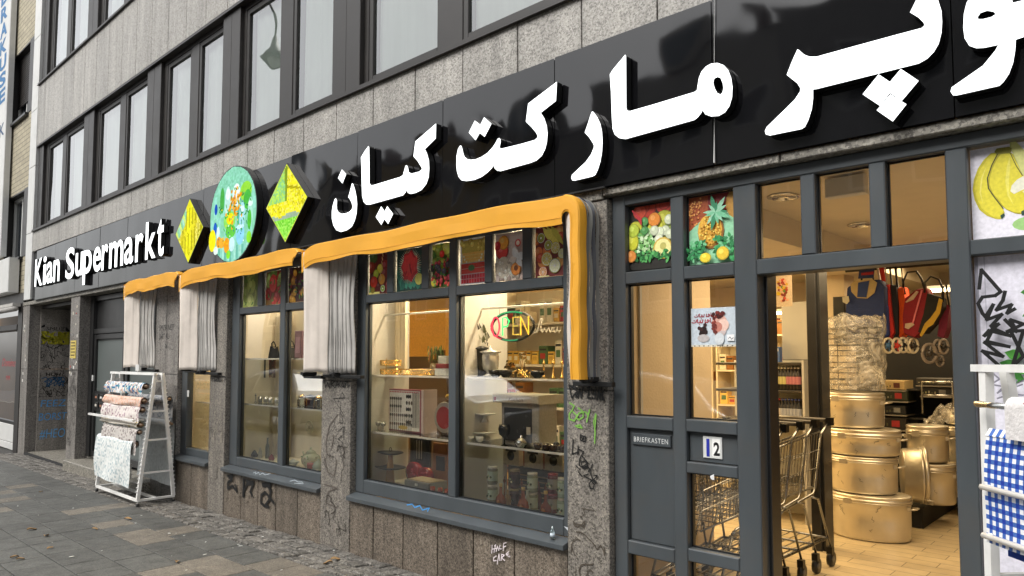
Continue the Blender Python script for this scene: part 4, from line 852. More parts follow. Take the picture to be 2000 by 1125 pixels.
# DEV 24K and friends, right pilaster (enlargement origin 1100,740 scale 5.114)
graf([[(60,65),(85,190),(140,120),(60,65),(100,75),(140,90)],[(120,150),(150,190),(160,100)],[(125,185),(150,140)],[(165,100),(180,190),(200,85)],[(225,120),(232,135)],[(240,90),(265,80),(255,140),(245,190),(300,190)],[(285,90),(290,150),(330,150)],[(325,80),(320,200)],[(345,210),(360,85),(375,205),(350,160),(385,160)],[(385,85),(395,210)],[(420,110),(390,140),(412,215)]],1100,740,5.114,.009,'0a0a0a')
graf([[(65,240),(110,270),(90,310),(60,350),(60,400),(110,420),(140,370),(100,330)],[(150,290),(200,330),(200,380),(160,410),(130,390),(160,340),(210,330)],[(225,330),(245,360),(265,310),(235,430)],[(120,470),(170,460),(190,490),(140,480)],[(325,350),(305,430),(320,520),(315,640)],[(330,360),(320,480)]],1100,740,5.114,.009,'74a848')
graf([[(170,560),(225,580),(220,630),(170,610),(170,560)],[(185,580),(190,605),(205,600),(205,580)],[(100,605),(90,750),(155,730)],[(150,670),(145,760)],[(150,700),(205,725),(165,800),(160,860),(210,900),(250,880),(230,820),(180,830),(195,890),(240,870),(265,900),(250,930)],[(190,770),(250,840),(190,880)],[(295,850),(270,930),(300,1010)],[(130,865),(170,905)],[(155,930),(190,972)],[(210,965),(255,950)],[(215,970),(290,1010),(330,1040)],[(310,960),(345,965),(310,1005),(335,1030)],[(285,1015),(262,1050),(275,1095),(305,1095),(315,1050),(285,1020)]],1100,740,5.114,.007,'0c0c0c')
graf([[(350,370),(345,460)],[(375,380),(390,365),(370,450)],[(395,440),(410,380),(425,430)],[(350,415),(420,400)],[(440,370),(430,410),(455,410)],[(480,350),(475,430)],[(480,350),(510,340)],[(480,390),(505,380)],[(400,490),(370,510),(370,545),(400,540)],[(410,580),(430,470),(440,540)],[(455,540),(460,470),(490,480),(460,510),(495,540)],[(540,440),(510,470),(545,500),(555,490)],[(515,480),(540,465)]],900,1000,5.714,.006,'d8cdd0')
# big tag under the teapot window (400,900 scale 4)
graf([[(180,120),(215,115),(210,150),(180,165),(178,215)],[(180,215),(215,195),(250,240),(240,190)],[(305,140),(300,280)],[(300,250),(330,180),(380,175),(355,240),(370,275)],[(320,150),(370,170)],[(450,185),(515,180),(500,200),(515,240),(505,300),(470,355),(440,330),(440,270),(470,245),(495,270),(540,330)],[(465,350),(500,360)]],400,900,4.0,.026,'0b0b0b')
graf([[(190,125),(208,122),(205,145)],[(303,150),(301,270)],[(330,175),(375,172)],[(455,188),(505,186)],[(500,200),(512,230)]],400,900,4.0,.042,'0b0b0b',Y=-.003)
graf([[(380,95),(400,85),(395,105),(420,90),(430,110),(450,95),(470,110),(510,100)],[(665,160),(700,150),(730,165),(760,165),(770,180),(700,175)]],400,900,4.0,.005,'b8c2c8',Y=-.049)
graf([[(1580,345),(1620,338),(1640,365),(1680,350),(1700,385),(1755,368),(1740,395)]],400,900,4.0,.008,'3f8ac8',Y=-.049)
# MRACOPL under the middle bracket (600,730 scale 4.17)
graf([[(140,55),(150,115),(165,70),(180,115),(190,65)],[(195,110),(200,55),(225,60),(200,85),(225,115)],[(230,115),(245,60),(255,110)],[(232,95),(255,90)],[(275,60),(258,85),(275,110)],[(290,70),(280,100),(300,105),(290,70)],[(310,110),(310,60),(330,65),(312,88)],[(335,65),(330,110),(350,90)]],600,730,4.17,.008,'0c0c0c')
graf([[(250,230),(285,150),(310,195),(215,200),(300,340)],[(270,230),(265,400),(290,400),(280,330)],[(250,470),(300,430),(290,500),(250,530),(290,560),(270,600)],[(300,430),(295,520)],[(255,560),(280,680)]],600,730,4.17,.005,'1a1a1a')
graf([[(250,330),(180,420),(150,560),(160,640),(185,690)],[(215,500),(200,600)],[(140,680),(165,800),(220,830),(240,700)],[(140,900),(240,930),(170,960),(150,1050),(240,1090)]],600,730,4.17,.009,'5a524b')
# scribbles on the two slabs left of the narrow window
def scrib(x0,x1,z0,z1,n,w_,c,seed,Y=-.004,plane='xz',k=9,parent=B):
    q=random.Random(seed); m=MB()
    for i in range(n):
        x,z=q.uniform(x0,x1),q.uniform(z0,z1); a=q.uniform(0,6.28); st=[(x,z)]; L=q.uniform(.018,.04)
        for j in range(k):
            a+=q.gauss(0,1.1); x=min(max(x+math.cos(a)*L,x0),x1); z=min(max(z+math.sin(a)*L*1.3,z0),z1); st.append((x,z))
        if plane=='xz': m.ribbon(st,w_*q.uniform(.6,1.3),Y-.0002*i,lin(c))
        else:
            mm=MB(); mm.ribbon(st,w_*q.uniform(.6,1.3),0,lin(c)); b=len(m.v); m.v+=[(Y+.0002*i,v[0],v[2]) for v in mm.v]; m.f+=[[b+q_ for q_ in f] for f in mm.f]; m.m+=mm.m; m.c+=mm.c; m.sm+=mm.sm
    return m.build('graffiti','paintflat',parent)
scrib(-2.6,-2.37,.25,.75,7,.006,'4a4238',41); scrib(-5.19,-4.85,.2,.9,7,.007,'3a342e',42); scrib(-6.9,-5.3,.2,.45,6,.006,'4a4036',43,Y=-.001)
def words(lines,x0,w_,z0,h,gap,c,Y,plane='xz',off=.0,name='graffiti',shear=.2):
    m=MB()
    for i,s in enumerate(lines): put_text(m,s,x0,z0-i*gap,h,Y,w_*(len(s)/max(len(l) for l in lines)),lin(c),off=off,shear=shear,plane=plane)
    return m.build(name,'paintflat',B)
words(['SMZR NET','DAT KU'],-8.66,.42,1.92,.07,.1,'1c1c1c',-.0035,off=-.012)
scrib(-8.78,-8.14,.9,1.38,9,.006,'2a2a2a',4); scrib(-8.78,-8.14,1.7,2.3,7,.005,'3a3a3a',5); scrib(-8.45,-8.14,.7,1.1,6,.012,'8f8f90',8)
scrib(-7.28,-7.0,.75,1.3,6,.014,'8a8378',6); scrib(-7.28,-7.0,.25,1.2,6,.006,'55504a',7)
graf([[(0,0),(10,2),(0,8),(12,8)],[(16,0),(22,0),(20,9)]],418,736,1,.009,'151515')
words(['TMAR'],-7.27,.26,1.36,.04,.1,'111111',-.0036,off=-.01,shear=0)
for zz,n_,c_,sd in ((.35,20,'2a2622',11),(.9,22,'332e2a',12),(1.5,10,'3a342e',13),(.6,10,'77706a',14)): scrib(-11.95,-11.6,zz,zz+.55,n_,.007,c_,sd,Y=-.0045)
m=MB(); m.bbox(-11.9,-11.66,-.008,-.001,1.60,1.86,.002,0,lin('c8b25a'))
for k in range(5): m.box(-11.87,-11.70+.02*(k%2),-.0095,-.0085,1.64+.045*k,1.655+.045*k,0,lin('4a3a1a'))
tag(m.build('notice_sign','paintflat'),'small yellow notice on the left pilaster beside the dark entrance door','sign')
qq=random.Random(44)
for k in range(16):
    x=qq.uniform(-11.93,-11.63); z=qq.choice([qq.uniform(1.35,1.6),qq.uniform(1.9,2.35)]); s_=qq.uniform(.02,.05); m=MB(); m.box(x,x+s_,-.0040-.0001*k,-.002,z,z+s_*.9,0,lin(qq.choice(['d8d4cc','b83a34','c8c0b0','8a8a88','e0ddd8']))); m.build('sticker','paintflat',B)
for k in range(10):
    x=qq.uniform(-14.55,-14.27); z=qq.uniform(.9,2.2); s_=qq.uniform(.03,.06); m=MB(); m.box(x,x+s_,-.0060-.0001*k,-.004,z,z+s_,0,lin(qq.choice(['d8d4cc','b83a34','c8c0b0','8a8a88']))); m.build('sticker','paintflat',B)
# the recess side wall (x = -14.16), y .16-.61
XR=-14.155
scrib(.18,.6,1.42,1.92,26,.006,'151515',21,Y=XR,plane='yz'); scrib(.18,.6,.95,1.4,26,.006,'1c1a18',22,Y=XR,plane='yz'); scrib(.18,.6,1.85,2.05,30,.022,'d0c832',23,Y=XR+.001,plane='yz'); scrib(.2,.55,1.12,1.28,10,.012,'2f5f86',24,Y=XR+.0012,plane='yz')
def wordyz(s,y0,w_,z0,h,c,off=0,shear=.1):
    m=MB(); put_text(m,s,y0,z0,h,XR+.006,w_,lin(c),off=off,shear=shear,plane='yz'); m.build('graffiti','paintflat',B)
wordyz('FEEZ',.2,.38,.78,.12,'5aa4e0',-.004); wordyz('BORST',.18,.42,.55,.13,'5aa4e0',-.004); wordyz('#HEO',.2,.38,.25,.16,'6ab0e8',-.004); wordyz('SMUZ',.24,.28,2.08,.06,'0c0c0c',-.005); wordyz('HOH',.26,.22,1.30,.06,'0c0c0c',.01)
m=MB(); 
for a,b,z_ in ((.17,.22,2.1),(.53,.6,2.1)): m.add([(XR+.002,a,z_-.04*(a>.4)+.02),(XR+.002,b,z_+.04-.1*(a>.4)),(XR+.002,b,z_+.08-.1*(a>.4)),(XR+.002,a,z_+.03+.02)],[(0,1,2,3)],0,lin('0c0c0c'))
m.build('graffiti','paintflat',B)
# white stickers on sill, small scrap under bracket
m=MB(); m.poly([P(1100,1028,.04),P(1112,1032,.04),P(1113,1042,.04)],.045,lin('c8ccd0')); m.poly([P(1386,930,.04),P(1394,926,.04),P(1394,938,.04),P(1388,936,.04)],.0435,lin('d8d8d8')); m.build('sticker','paintflat',SF)
# ================================================================= helpers for things placed by where they stand
def dep(X,Y,Z): 
    d=Vector((X,Y+D,Z-H)); return d.dot(fw)
def proj(X,Y,Z):
    d=Vector((X,Y+D,Z-H)); w_=d.dot(fw); return CX+F*d.dot(rt)/w_,CY-F*d.dot(up)/w_
def Zat(X,Y,py):
    a,b=-2.,8.
    for _ in range(50):
        c=(a+b)/2
        if proj(X,Y,c)[1]>py: a=c
        else: b=c
    return (a+b)/2
def G(px,py,z):
    r=ray(px,py); t=(z-H)/r.z; return r.x*t,-D+r.y*t
# ================================================================= LEFT RACK with tablecloth rolls
def cloth_pic(seed,pal,bgc,dens=.35):
    q=random.Random(seed); b=lin(bgc); tab={}
    def f(u,v):
        if q.random()<dens: return lin(q.choice(pal))
        k=1+q.uniform(-.05,.05); return tuple(min(1,x*k) for x in b)
    return f
def rack(name,label,loc,rz,L,yb0,yb1,yt0,yt1,h,rungs,name_teeth=True):
    t=thing(name,label,'display rack',loc,None,rz); ox,oy,oz=loc
    def T(x,y,z): return (ox+x,oy+y,oz+z)
    m=MB()
    for x in (0,L):
        m2=MB()
        for y0,y1 in ((yb0,yt0),(yb1,yt1)):
            w_=.016; a=T(x,y0,.075); b=T(x,y1,h)
            m2.add([(a[0]-w_,a[1]-w_,a[2]),(a[0]+w_,a[1]-w_,a[2]),(a[0]+w_,a[1]+w_,a[2]),(a[0]-w_,a[1]+w_,a[2]),(b[0]-w_,b[1]-w_,b[2]),(b[0]+w_,b[1]-w_,b[2]),(b[0]+w_,b[1]+w_,b[2]),(b[0]-w_,b[1]+w_,b[2])],[(0,1,5,4),(1,2,6,5),(2,3,7,6),(3,0,4,7),(4,5,6,7),(3,2,1,0)])
            sgn=-1 if y0<yb1-.01 and y0==yb0 else 1
            for k in range(26 if name_teeth else 0):
                v=.05+.9*k/26; y=y0+(y1-y0)*v; z=.075+(h-.075)*v; p=T(x,y,z)
                m2.add([(p[0]-.005,p[1]+sgn*.016,p[2]),(p[0]+.005,p[1]+sgn*.016,p[2]),(p[0]+.005,p[1]+sgn*.034,p[2]+.016),(p[0]-.005,p[1]+sgn*.034,p[2]+.016),(p[0]-.005,p[1]+sgn*.016,p[2]+.022),(p[0]+.005,p[1]+sgn*.016,p[2]+.022)],[(0,1,2,3),(3,2,5,4),(0,3,4),(1,5,2)])
        for rr in rungs:
            v=(rr-.075)/(h-.075); m2.box(*[ (ox+x-.009),(ox+x+.009),oy+yb0+(yt0-yb0)*v+.016,oy+yb1+(yt1-yb1)*v-.016,oz+rr-.009,oz+rr+.009])
        m2.box(ox+x-.018,ox+x+.018,oy+yb0-.01,oy+yb1+.01,oz+.055,oz+.0745)
        m2.build('end_frame','white_paint',t)
    m.box(ox+.02,ox+L-.02,oy+yb0-.012,oy+yb0+.012,oz+.052,oz+.078); m.box(ox+.02,ox+L-.02,oy+(yb0+yb1)/2-.012,oy+(yb0+yb1)/2+.012,oz+.053,oz+.077); m.build('base_rail','white_paint',t)
    m=MB(); m.box(ox-.05,ox+L+.03,oy+yt0-.02,oy+yt0+.006,oz+h+.001,oz+h+.026); m.box(ox-.0,ox+L,oy+yt1-.006,oy+yt1+.02,oz+h+.001,oz+h+.026)
    for k in range(5): m.box(ox+.1+k*(L-.2)/4,ox+.12+k*(L-.2)/4,oy+yt0+.007,oy+yt1-.007,oz+h+.002,oz+h+.02)
    m.build('top_rail','white_paint',t)
    for x in (0,L):
        for y in (yb0,yb1):
            m=MB(); m.tube([T(x,y,.056),T(x,y,.04)],.008,6); m.box(ox+x-.02,ox+x+.02,oy+y-.012,oy+y+.012,oz+.034,oz+.044)
            c=m.build('caster','chrome',t); m=MB(); m.tube([T(x,y-.011,.022),T(x,y+.011,.022)],.021,14); m.build('wheel','rubber',c)
    return t
gx=gz(-8.0)
RL=rack('tablecloth_rack','white wheeled A-frame rack of tablecloth rolls in front of the dark entrance door',(-9.24,0,gx),0,1.25,-.42,-.06,-.285,-.205,1.36,(.34,.68,.98,1.30))
def yf(z,side=0): 
    v=(z-gx-.075)/1.285
    return (-.42+.135*v-.03) if side==0 else (-.06-.145*v+.03)
def roll(label,x0,x1,py,r,fp,drop,side=0,core='a08060',name='tablecloth_roll',wavy=0,slant=0.,group='tablecloth rolls on the rack by the entrance'):
    xm=(x0+x1)/2; z=gx+1.2
    for _ in range(6): z=Zat(xm,yf(z,side)-(.04 if side==0 else -.04),py)
    y=yf(z,side)+(-.03 if side==0 else .03)
    t=thing(name,label,'tablecloth',(xm,y,z-r),group)
    m=MB(); nx=44
    m.sheet(lambda u,v:(x0+(x1-x0)*u,y+r*math.cos(2*PI*v),z+r*math.sin(2*PI*v)),nx,12,0,fp)
    yo=y-r if side==0 else y+r; s=-1 if side==0 else 1
    if drop: m.sheet(lambda u,v:(x0+(x1-x0)*u+slant*v,yo+s*(.004+.012*math.sin(u*9+v*4)*v+.03*v*(1-v)),z-drop*v*(1+.04*math.sin(u*30)*wavy)-.02*u*v*(1 if drop>.3 else 0)),nx,max(3,int(drop*50)),0,fp)
    m.build('cloth','fabric',t)
    m=MB(); m.tube([(x0-.035,y,z),(x1+.035,y,z)],.014,10); m.tube([(x0-.004,y,z),(x1+.004,y,z)],r*.55,14); m.build('tube','plasticc',t)
    me=t.children[-1].data
    for d in me.color_attributes['Col'].data: d.color=(.18,.11,.06,1)
    return t
xa0,xb0=-9.16,-8.03
roll('topmost front tablecloth roll on the rack, white with blue and teal leaf strokes',xa0,xb0,752,.036,cloth_pic(1,['2f6fa0','3f8f9a','1f4f80','9ab8c8','c8b0a0','b08c84'],'d8d4d0',.55),.085)
roll('peach coloured tablecloth roll, second from the top on the front of the rack',xa0,xb0,779,.034,cloth_pic(2,['d8a890','c89c84','dcb8a4'],'d0b8aa',.5),.06)
roll('pale tablecloth roll with fine plum pattern, third from the top on the rack front',xa0,xb0,796,.034,cloth_pic(3,['8a6a72','a08890','c8b8b8'],'d4ccc6',.3),.15)
roll('cream tablecloth roll with yellow flower ornaments under the jutting white bar',xa0+.02,xb0,824,.036,cloth_pic(4,['b89c3c','a08a34','d8cfc0'],'c8c2b6',.16),.02)
roll('greyish lace tablecloth hanging in the middle of the rack front',xa0+.1,xb0,838,.030,cloth_pic(5,['8f8480','a8a09c','786c6a'],'c4beb8',.38),.24)
roll('large white damask tablecloth with silver pattern, lowest roll on the rack front',xa0-.02,xb0-.06,860,.04,cloth_pic(6,['c4cccc','b4c0c2','ccd4d2','a8b8bc'],'dcdfdc',.38),.44,slant=-.03,wavy=.02)
roll('grey tablecloth roll near the top on the wall side of the rack',xa0,xb0+.0,776,.035,cloth_pic(7,['6a7078','8a8f94'],'a8a8a8',.4),.30,side=1)
roll('plain white scalloped tablecloth hanging long on the wall side of the rack',xa0+.1,xb0-.02,822,.036,cloth_pic(8,['bcc0c0'],'c4c8c8',.2),.66,side=1,wavy=.06)
m=MB(); zz=Zat(-8.6,-.5,818); m.box(-9.42,-8.02,yf(zz)-.12,yf(zz)-.095,zz,zz+.022); 
for x in (-9.1,-8.1): m.box(x-.008,x+.008,yf(zz)-.094,yf(zz)+.02,zz+.003,zz+.019)
m.build('roll_bar','white_paint',RL)
m=MB(); m.bbox(-8.62,-8.52,-.262,-.235,gx+1.40,gx+1.47,.003); m.box(-8.585,-8.56,-.256,-.24,gx+1.388,gx+1.40); tag(m.build('price_tag','white_trim'),'small white tag clipped on top of the tablecloth rack by the entrance','tag')
# ================================================================= RIGHT RACK
rz=math.atan2(-.68,.73); hR=1.415
g2=gz(-.4)
def rackR():
    t=rack('tablecloth_rack','chipped white rack with blue gingham oilcloth, right of the doorway',(-.495,-.35,g2),rz,1.25,-.012,.24,.0,.075,hR-.0,(.42,.72,1.05),False)
    return t
RR=rackR()
def rr(x,y,z):   # local rack coords -> world, for things standing on the rack
    c,s=math.cos(rz),math.sin(rz); return (-.495+x*c-y*s,-.35+x*s+y*c,z)
m=MB(); ging={0:lin('e8e8ea'),1:lin('3f66b0'),2:lin('12379c')}
z1=Zat(*rr(.1,-.05,0)[:2],852); z0=Zat(*rr(.1,-.05,0)[:2],1062); cell=.0152; nu=int(1.0/cell); nv=int((z1-z0)/cell)
cg=lambda u,v: ging[(int(u*nu)%2)+(int(v*nv)%2)]
m.sheet(lambda u,v:rr(.07+1.0*u,-.062-.008*math.sin(u*11)*v-.006*math.sin(v*5)-.02*v,z1-(z1-z0)*v),nu,nv,0,cg)
m.sheet(lambda u,v:rr(.07+1.0*u,-.04+.026*math.cos(PI/2+PI*v*1.5+PI/2),z1+.0+.026*math.sin(PI*v*1.5)),nu,4,0,cg)
m.sheet(lambda u,v:rr(.10+.95*u,-.026-.004*math.sin(u*9),z1-.01-(z1-z0+.03)*v),8,6,0,lin('1c3f9c'))
tag(m.build('oilcloth','fabric'),'blue and white gingham oilcloth hanging on the right rack','tablecloth')
t=thing('tablecloth_roll','white roll with small pink flowers near the top of the right rack','tablecloth',rr(.6,-.05,Zat(*rr(.15,-.05,0)[:2],795)-.03))
zr=Zat(*rr(.15,-.05,0)[:2],794); qf=cloth_pic(31,['b04060','7a8a60'],'d8d4d2',.06)
m=MB(); m.sheet(lambda u,v:rr(.19+.9*u,-.055+.034*math.cos(2*PI*v),zr+.034*math.sin(2*PI*v)),50,14,0,qf); m.sheet(lambda u,v:rr(.19+.9*u,-.055-.034,zr-.10*v),50,5,0,qf); m.add([rr(.19,-.055+.034*math.cos(2*PI*k/14),zr+.034*math.sin(2*PI*k/14)) for k in range(14)],[tuple(range(14))],0,lin('8a7a68')); m.build('cloth','fabric',t)
m=MB(); m.tube([rr(.02,-.055,zr),rr(.188,-.055,zr)],.011,8); m.build('tube','chrome',t)
for py in (952,1047):
    m=MB(); zb=Zat(*rr(.1,-.09,0)[:2],py); m.tube([rr(.085,-.098,zb),rr(1.28,-.098,zb)],.0095,10); m.tube([rr(.095,-.02,zb),rr(.095,-.1,zb)],.008,8); 
    o=m.build('cross_bar','white_paint',None); 
    # keep it a child of the rack: undo the rack's rotation
    o.parent=RR; o.matrix_parent_inverse=RR.matrix_world.inverted() if False else (Matrix.Translation(RR.location)@Matrix.Rotation(rz,4,'Z')).inverted()
# ================================================================= INTERIOR
m=MB(); m.add([(-9.2,.131,.15),(2.6,.131,.15),(2.6,6.6,.15),(-9.2,6.6,.15)],[(0,1,2,3)]); o=struct(m.build('shop_floor','floor_tile')); o.rotation_euler=(0,0,0)
IN=B
m=MB(); m.box(-9.2,2.6,.17,6.6,2.64,2.70); m.box(-2.75,-2.08,.3,6.5,2.44,2.639); bpart(m,'shop_ceiling','ceiling')
m=MB(); m.box(-9.3,2.7,6.6,6.7,.0,2.7); m.box(-9.3,-9.2,.2,6.6,.0,2.7); m.box(2.6,2.7,.2,6.6,0,2.7); bpart(m,'shop_wall','cream_wall')
m=MB(); m.box(-2.65,-2.605,.165,1.72,.15,2.44); bpart(m,'partition_wall','cream_wall')
m=MB(); m.box(-2.604,-2.588,.72,.745,1.15,2.3); m.bbox(-2.604,-2.57,.69,.77,1.05,1.17,.004); bpart(m,'cable_conduit','greywall')
# display niches
def niche(x0,x1,back,mt='cream',yb=.56,zt=2.45,left=True,right=True):
    m=MB()
    m.box(x0,x1,.131,yb,.585,.60)
    if left: m.box(x0,x0+.02,.131,yb,.601,zt)
    if right: m.box(x1-.02,x1,.131,yb,.601,zt)
    if back: m.box(x0,x1,yb+.001,yb+.02,.15,zt+.1)
    m.box(x0,x1,.131,yb,zt+.001,zt+.02)
    return bpart(m,'display_niche',mt)
niche(-8.11,-7.31,True); niche(-6.95,-5.23,True)
niche(-4.80,-3.66,False,'greywall',left=True,right=False,yb=.56,zt=2.43); niche(-3.659,-2.655,False,'greywall',left=True,right=False,yb=.56,zt=2.431)
m=MB(); m.sheet(lambda u,v:(-6.93+.35*u,.50+.03*math.sin(u*30)*(1-.4*v)-.0,.62+1.42*v),30,4); m.sheet(lambda u,v:(-4.77+.16*u,.40+.02*math.sin(u*30),1.5+.92*v),20,3); bpart(m,'curtain','cream')
m=MB(); m.box(-2.06,-1.98,.3,.4,2.45,2.46)
# shelves: glass boards with pale front edges
def shelf(x0,x1,z,y0=.15,y1=.52,label='',t_=.010):
    m=MB(); m.box(x0,x1,y0+.012,y1,z-t_,z); m.box(x0,x1,y0,y0+.011,z-t_-.002,z+.001,1); o=m.build('display_shelf',['shelf_glass','white_paint']); return tag(o,label,'shelf','shelves in the display windows')
shelf(-4.775,-3.665,1.47,label='upper shelf with gold baskets in the left pane of the big window')
shelf(-3.635,-2.66,1.47,label='upper shelf with the silver urns in the right pane of the big window')
shelf(-4.775,-3.665,1.02,label='lower shelf holding the cutlery case in the left pane of the big window')
shelf(-3.635,-2.66,1.02,label='lower shelf holding the boxed stove in the right pane of the big window')
shelf(-6.925,-5.25,1.60,y0=.17,label='upper shelf of the teapot window, with bags on it')
shelf(-6.925,-5.25,1.15,y0=.17,label='lower shelf of the teapot window, with glass lanterns on it')
shelf(-8.09,-7.33,1.12,y0=.2,label='shelf with a small white box in the narrow window beside the cloth rack')
def top(mb,name,mats,label,cat,group=None,**k): return tag(mb.build(name,mats,**k),label,cat,group)
PL='plasticc'
def S_(px,X,Y,Z): return px*dep(X,Y,Z)/F
# --- small goods, window with teapot
def q4(px,Y,z): # point on plane Y at column px and height z
    X=P(px,700,Y)[0]
    for _ in range(20):
        X+= (px-proj(X,Y,z)[0])*dep(X,Y,z)/F/1.2
    return X
def teapot(X,Y,Z,s,col,label):
    t=thing('teapot',label,'teapot',(X,Y,Z)); c=lin(col)
    m=MB(); m.lathe((X,Y,Z),[(.35*s,0),(.38*s,.05*s),(.62*s,.3*s),(.72*s,.55*s),(.6*s,.85*s),(.36*s,1.02*s),(.34*s,1.05*s)],20,col=c); 
    for k in range(26):
        a=rnd.uniform(0,6.28); z=rnd.uniform(.3,.85)*s; m.ball((X+.66*s*math.cos(a),Y+.66*s*math.sin(a),Z+z),.05*s,n=6,m=4,col=lin(rnd.choice(['a8a070','8fae84','c89890'])))
    m.build('body','ceramic',t)
    m=MB(); m.lathe((X,Y,Z+1.05*s),[(.38*s,0),(.3*s,.12*s),(.1*s,.22*s),(.06*s,.26*s),(.1*s,.32*s),(.07*s,.4*s),(.001,.44*s)],16,col=c); m.build('lid','ceramic',t)
    m=MB(); m.tube([(X-.6*s,Y,Z+.4*s),(X-.85*s,Y,Z+.55*s),(X-.95*s,Y,Z+.85*s),(X-1.1*s,Y,Z+1.05*s)],[.13*s,.1*s,.07*s,.06*s],10,col=c); m.build('spout','ceramic',t)
    m=MB(); m.tube([(X+.62*s,Y,Z+.75*s),(X+.95*s,Y,Z+.9*s),(X+1.1*s,Y,Z+.65*s),(X+.9*s,Y,Z+.35*s),(X+.66*s,Y,Z+.28*s)],.05*s,8,col=c); m.build('handle','ceramic',t)
    return t
zf=.601
X=q4(603,.3,zf); teapot(X,.32,zf,.125,'c8ccb0','large pale painted teapot at the lower right of the teapot window')
X=q4(608,.2,zf)+.02; m=MB(); m.lathe((X,.2,zf),[(.03,0),(.045,.02),(.05,.06),(.047,.08)],16,col=lin('b8706a')); m.tube([(X+.045,.2,zf+.06),(X+.075,.2,zf+.05),(X+.045,.2,zf+.02)],.006,6,col=lin('b8706a')); top(m,'mug','ceramic','pink mug in front of the painted teapot','mug')
X=q4(622,.22,zf); m=MB(); m.lathe((X,.22,zf),[(.03,0),(.05,.02),(.055,.05),(.04,.085),(.01,.1),(.012,.11)],16,col=lin('b8c4b4')); top(m,'sugar_bowl','ceramic','small pale green lidded bowl right of the pink mug','bowl')
X=q4(572,.24,zf); m=MB(); m.lathe((X,.24,zf),[(.02,0),(.03,.01),(.055,.04),(.05,.045),(.02,.055),(.001,.07)],14,sx=1.2,col=lin('c8ccc8')); m.tube([(X+.05,.24,zf+.03),(X+.09,.24,zf+.05)],.006,6,col=lin('c8ccc8')); top(m,'creamer','ceramic','small white creamer left of the painted teapot','creamer')
for px,h,r,c,lb in ((508,.11,.022,'b8b8b4','slim silver coffee pot at the lower left of the teapot window'),(497,.07,.035,'33342f','dark round pot beside the slim silver coffee pot'),(530,.06,.03,'8a3440','dark red bowl at the lower left of the teapot window')):
    X=q4(px,.3,zf); m=MB(); m.lathe((X,.3,zf),[(r*.8,0),(r,.02),(r*.75,h*.6),(r*.45,h*.8),(r*.5,h*.84),(.002,h)],14,col=lin(c)); m.tube([(X+r*.7,.3,zf+h*.7),(X+r*1.5,.3,zf+h*.6),(X+r*.8,.3,zf+h*.2)],.004,6,col=lin(c)); top(m,'coffee_pot' if px<525 else 'bowl','ceramic',lb,'pot' if px<525 else 'bowl')
X=q4(522,.34,zf); m=MB(); m.lathe((X,.34,zf),[(.018,0),(.02,.01),(.02,.12),(.01,.16),(.009,.2),(.012,.205)],12,col=lin('4a5048')); top(m,'bottle',PL,'tall slim dark bottle at the lower left of the teapot window','bottle')
m=MB(); X=q4(527,.55,1.0); m.bbox(X-.04,X+.04,.546,.558,.98,1.06,.003,0,lin('c8bfa4')); m.lathe((X,.545,1.02),[(.016,-.001),(.016,.001)],12,col=lin('2c2a26'),ax='y'); m.build('wall_socket','paintflat',B)
# plate with spokes on the wall
X=q4(601,.5,1.0); Zp=Zat(X,.5,835); m=MB(); m.tube([(X+.06*math.cos(a*PI/12),.52,Zp+.06*math.sin(a*PI/12)) for a in range(24)],.005,5,closed=True,col=lin('c8c2a8'))
for k in range(8): m.tube([(X,.52,Zp),(X+.06*math.cos(k*PI/4),.52,Zp+.06*math.sin(k*PI/4))],.003,4,col=lin('c8c2a8'))
m.lathe((X,.52,Zp),[(.018,-.004),(.018,.004)],10,col=lin('b8b094'),ax='y'); top(m,'wall_clock','paintflat','round spoked pale ornament hung above the painted teapot','ornament')
for px,lb in ((590,'left glass lantern on the lower shelf of the teapot window'),(622,'right glass lantern on the lower shelf of the teapot window')):
    X=q4(px,.3,1.15); t=thing('glass_lantern',lb,'lantern',(X,.3,1.15),'glass lanterns in the teapot window'); m=MB(); m.lathe((X,.3,1.151),[(.04,0),(.042,.02),(.042,.07),(.03,.085)],6); m.build('jar','clear_jar',t); m=MB(); m.lathe((X,.3,1.236),[(.034,0),(.034,.01),(.012,.03),(.002,.032)],6); 
    for k in range(6): m.tube([(X+.043*math.cos(k*PI/3),.3+.043*math.sin(k*PI/3),1.152),(X+.043*math.cos(k*PI/3),.3+.043*math.sin(k*PI/3),1.22)],.002,4)
    m.build('frame','gold',t)
X=q4(606,.38,1.2); m=MB(); m.box(X-.07,X+.06,.36,.45,1.152,1.21,0,lin('2a3038')); m.add([(X-.085,.35,1.235),(X+.05,.35,1.262),(X+.07,.46,1.23),(X-.07,.46,1.205)],[(0,1,2,3)],0,lin('8aa0b8')); top(m,'gift_box',PL,'dark box with a pale blue lid between the glass lanterns','box')
for px,c,lb in ((535,'17181a','black handbag on the upper shelf of the teapot window, left'),(571,'5a564c','dark olive handbag on the upper shelf of the teapot window, middle')):
    X=q4(px,.34,1.6); t=thing('handbag',lb,'handbag',(X,.34,1.602)); m=MB(); m.sheet(lambda u,v:(X+.075*math.cos(2*PI*u)*(1-.25*v),.34+.05*math.sin(2*PI*u)*(1-.4*v),1.602+.11*v+.012*math.sin(u*12)*v),20,6,0,lin(c)); m.lathe((X,.34,1.711),[(.056,0),(.001,.008)],12,sy=.6,col=lin(c)); m.build('body','fabric',t); m=MB(); m.tube([(X-.04,.34,1.705),(X-.03,.33,1.75),(X,.33,1.768),(X+.03,.33,1.75),(X+.04,.34,1.705)],.006,6,col=lin(c)); m.build('handle','fabric',t)
X=q4(588,.3,1.7); m=MB(); m.bbox(X-.05,X+.07,.26,.34,1.602,1.86,.004,0,lin('8a6a74')); m.box(X-.03,X+.05,.2585,.2595,1.65,1.80,0,lin('a88490')); top(m,'gift_box','print','tall dusky pink carton on the upper shelf of the teapot window','box')
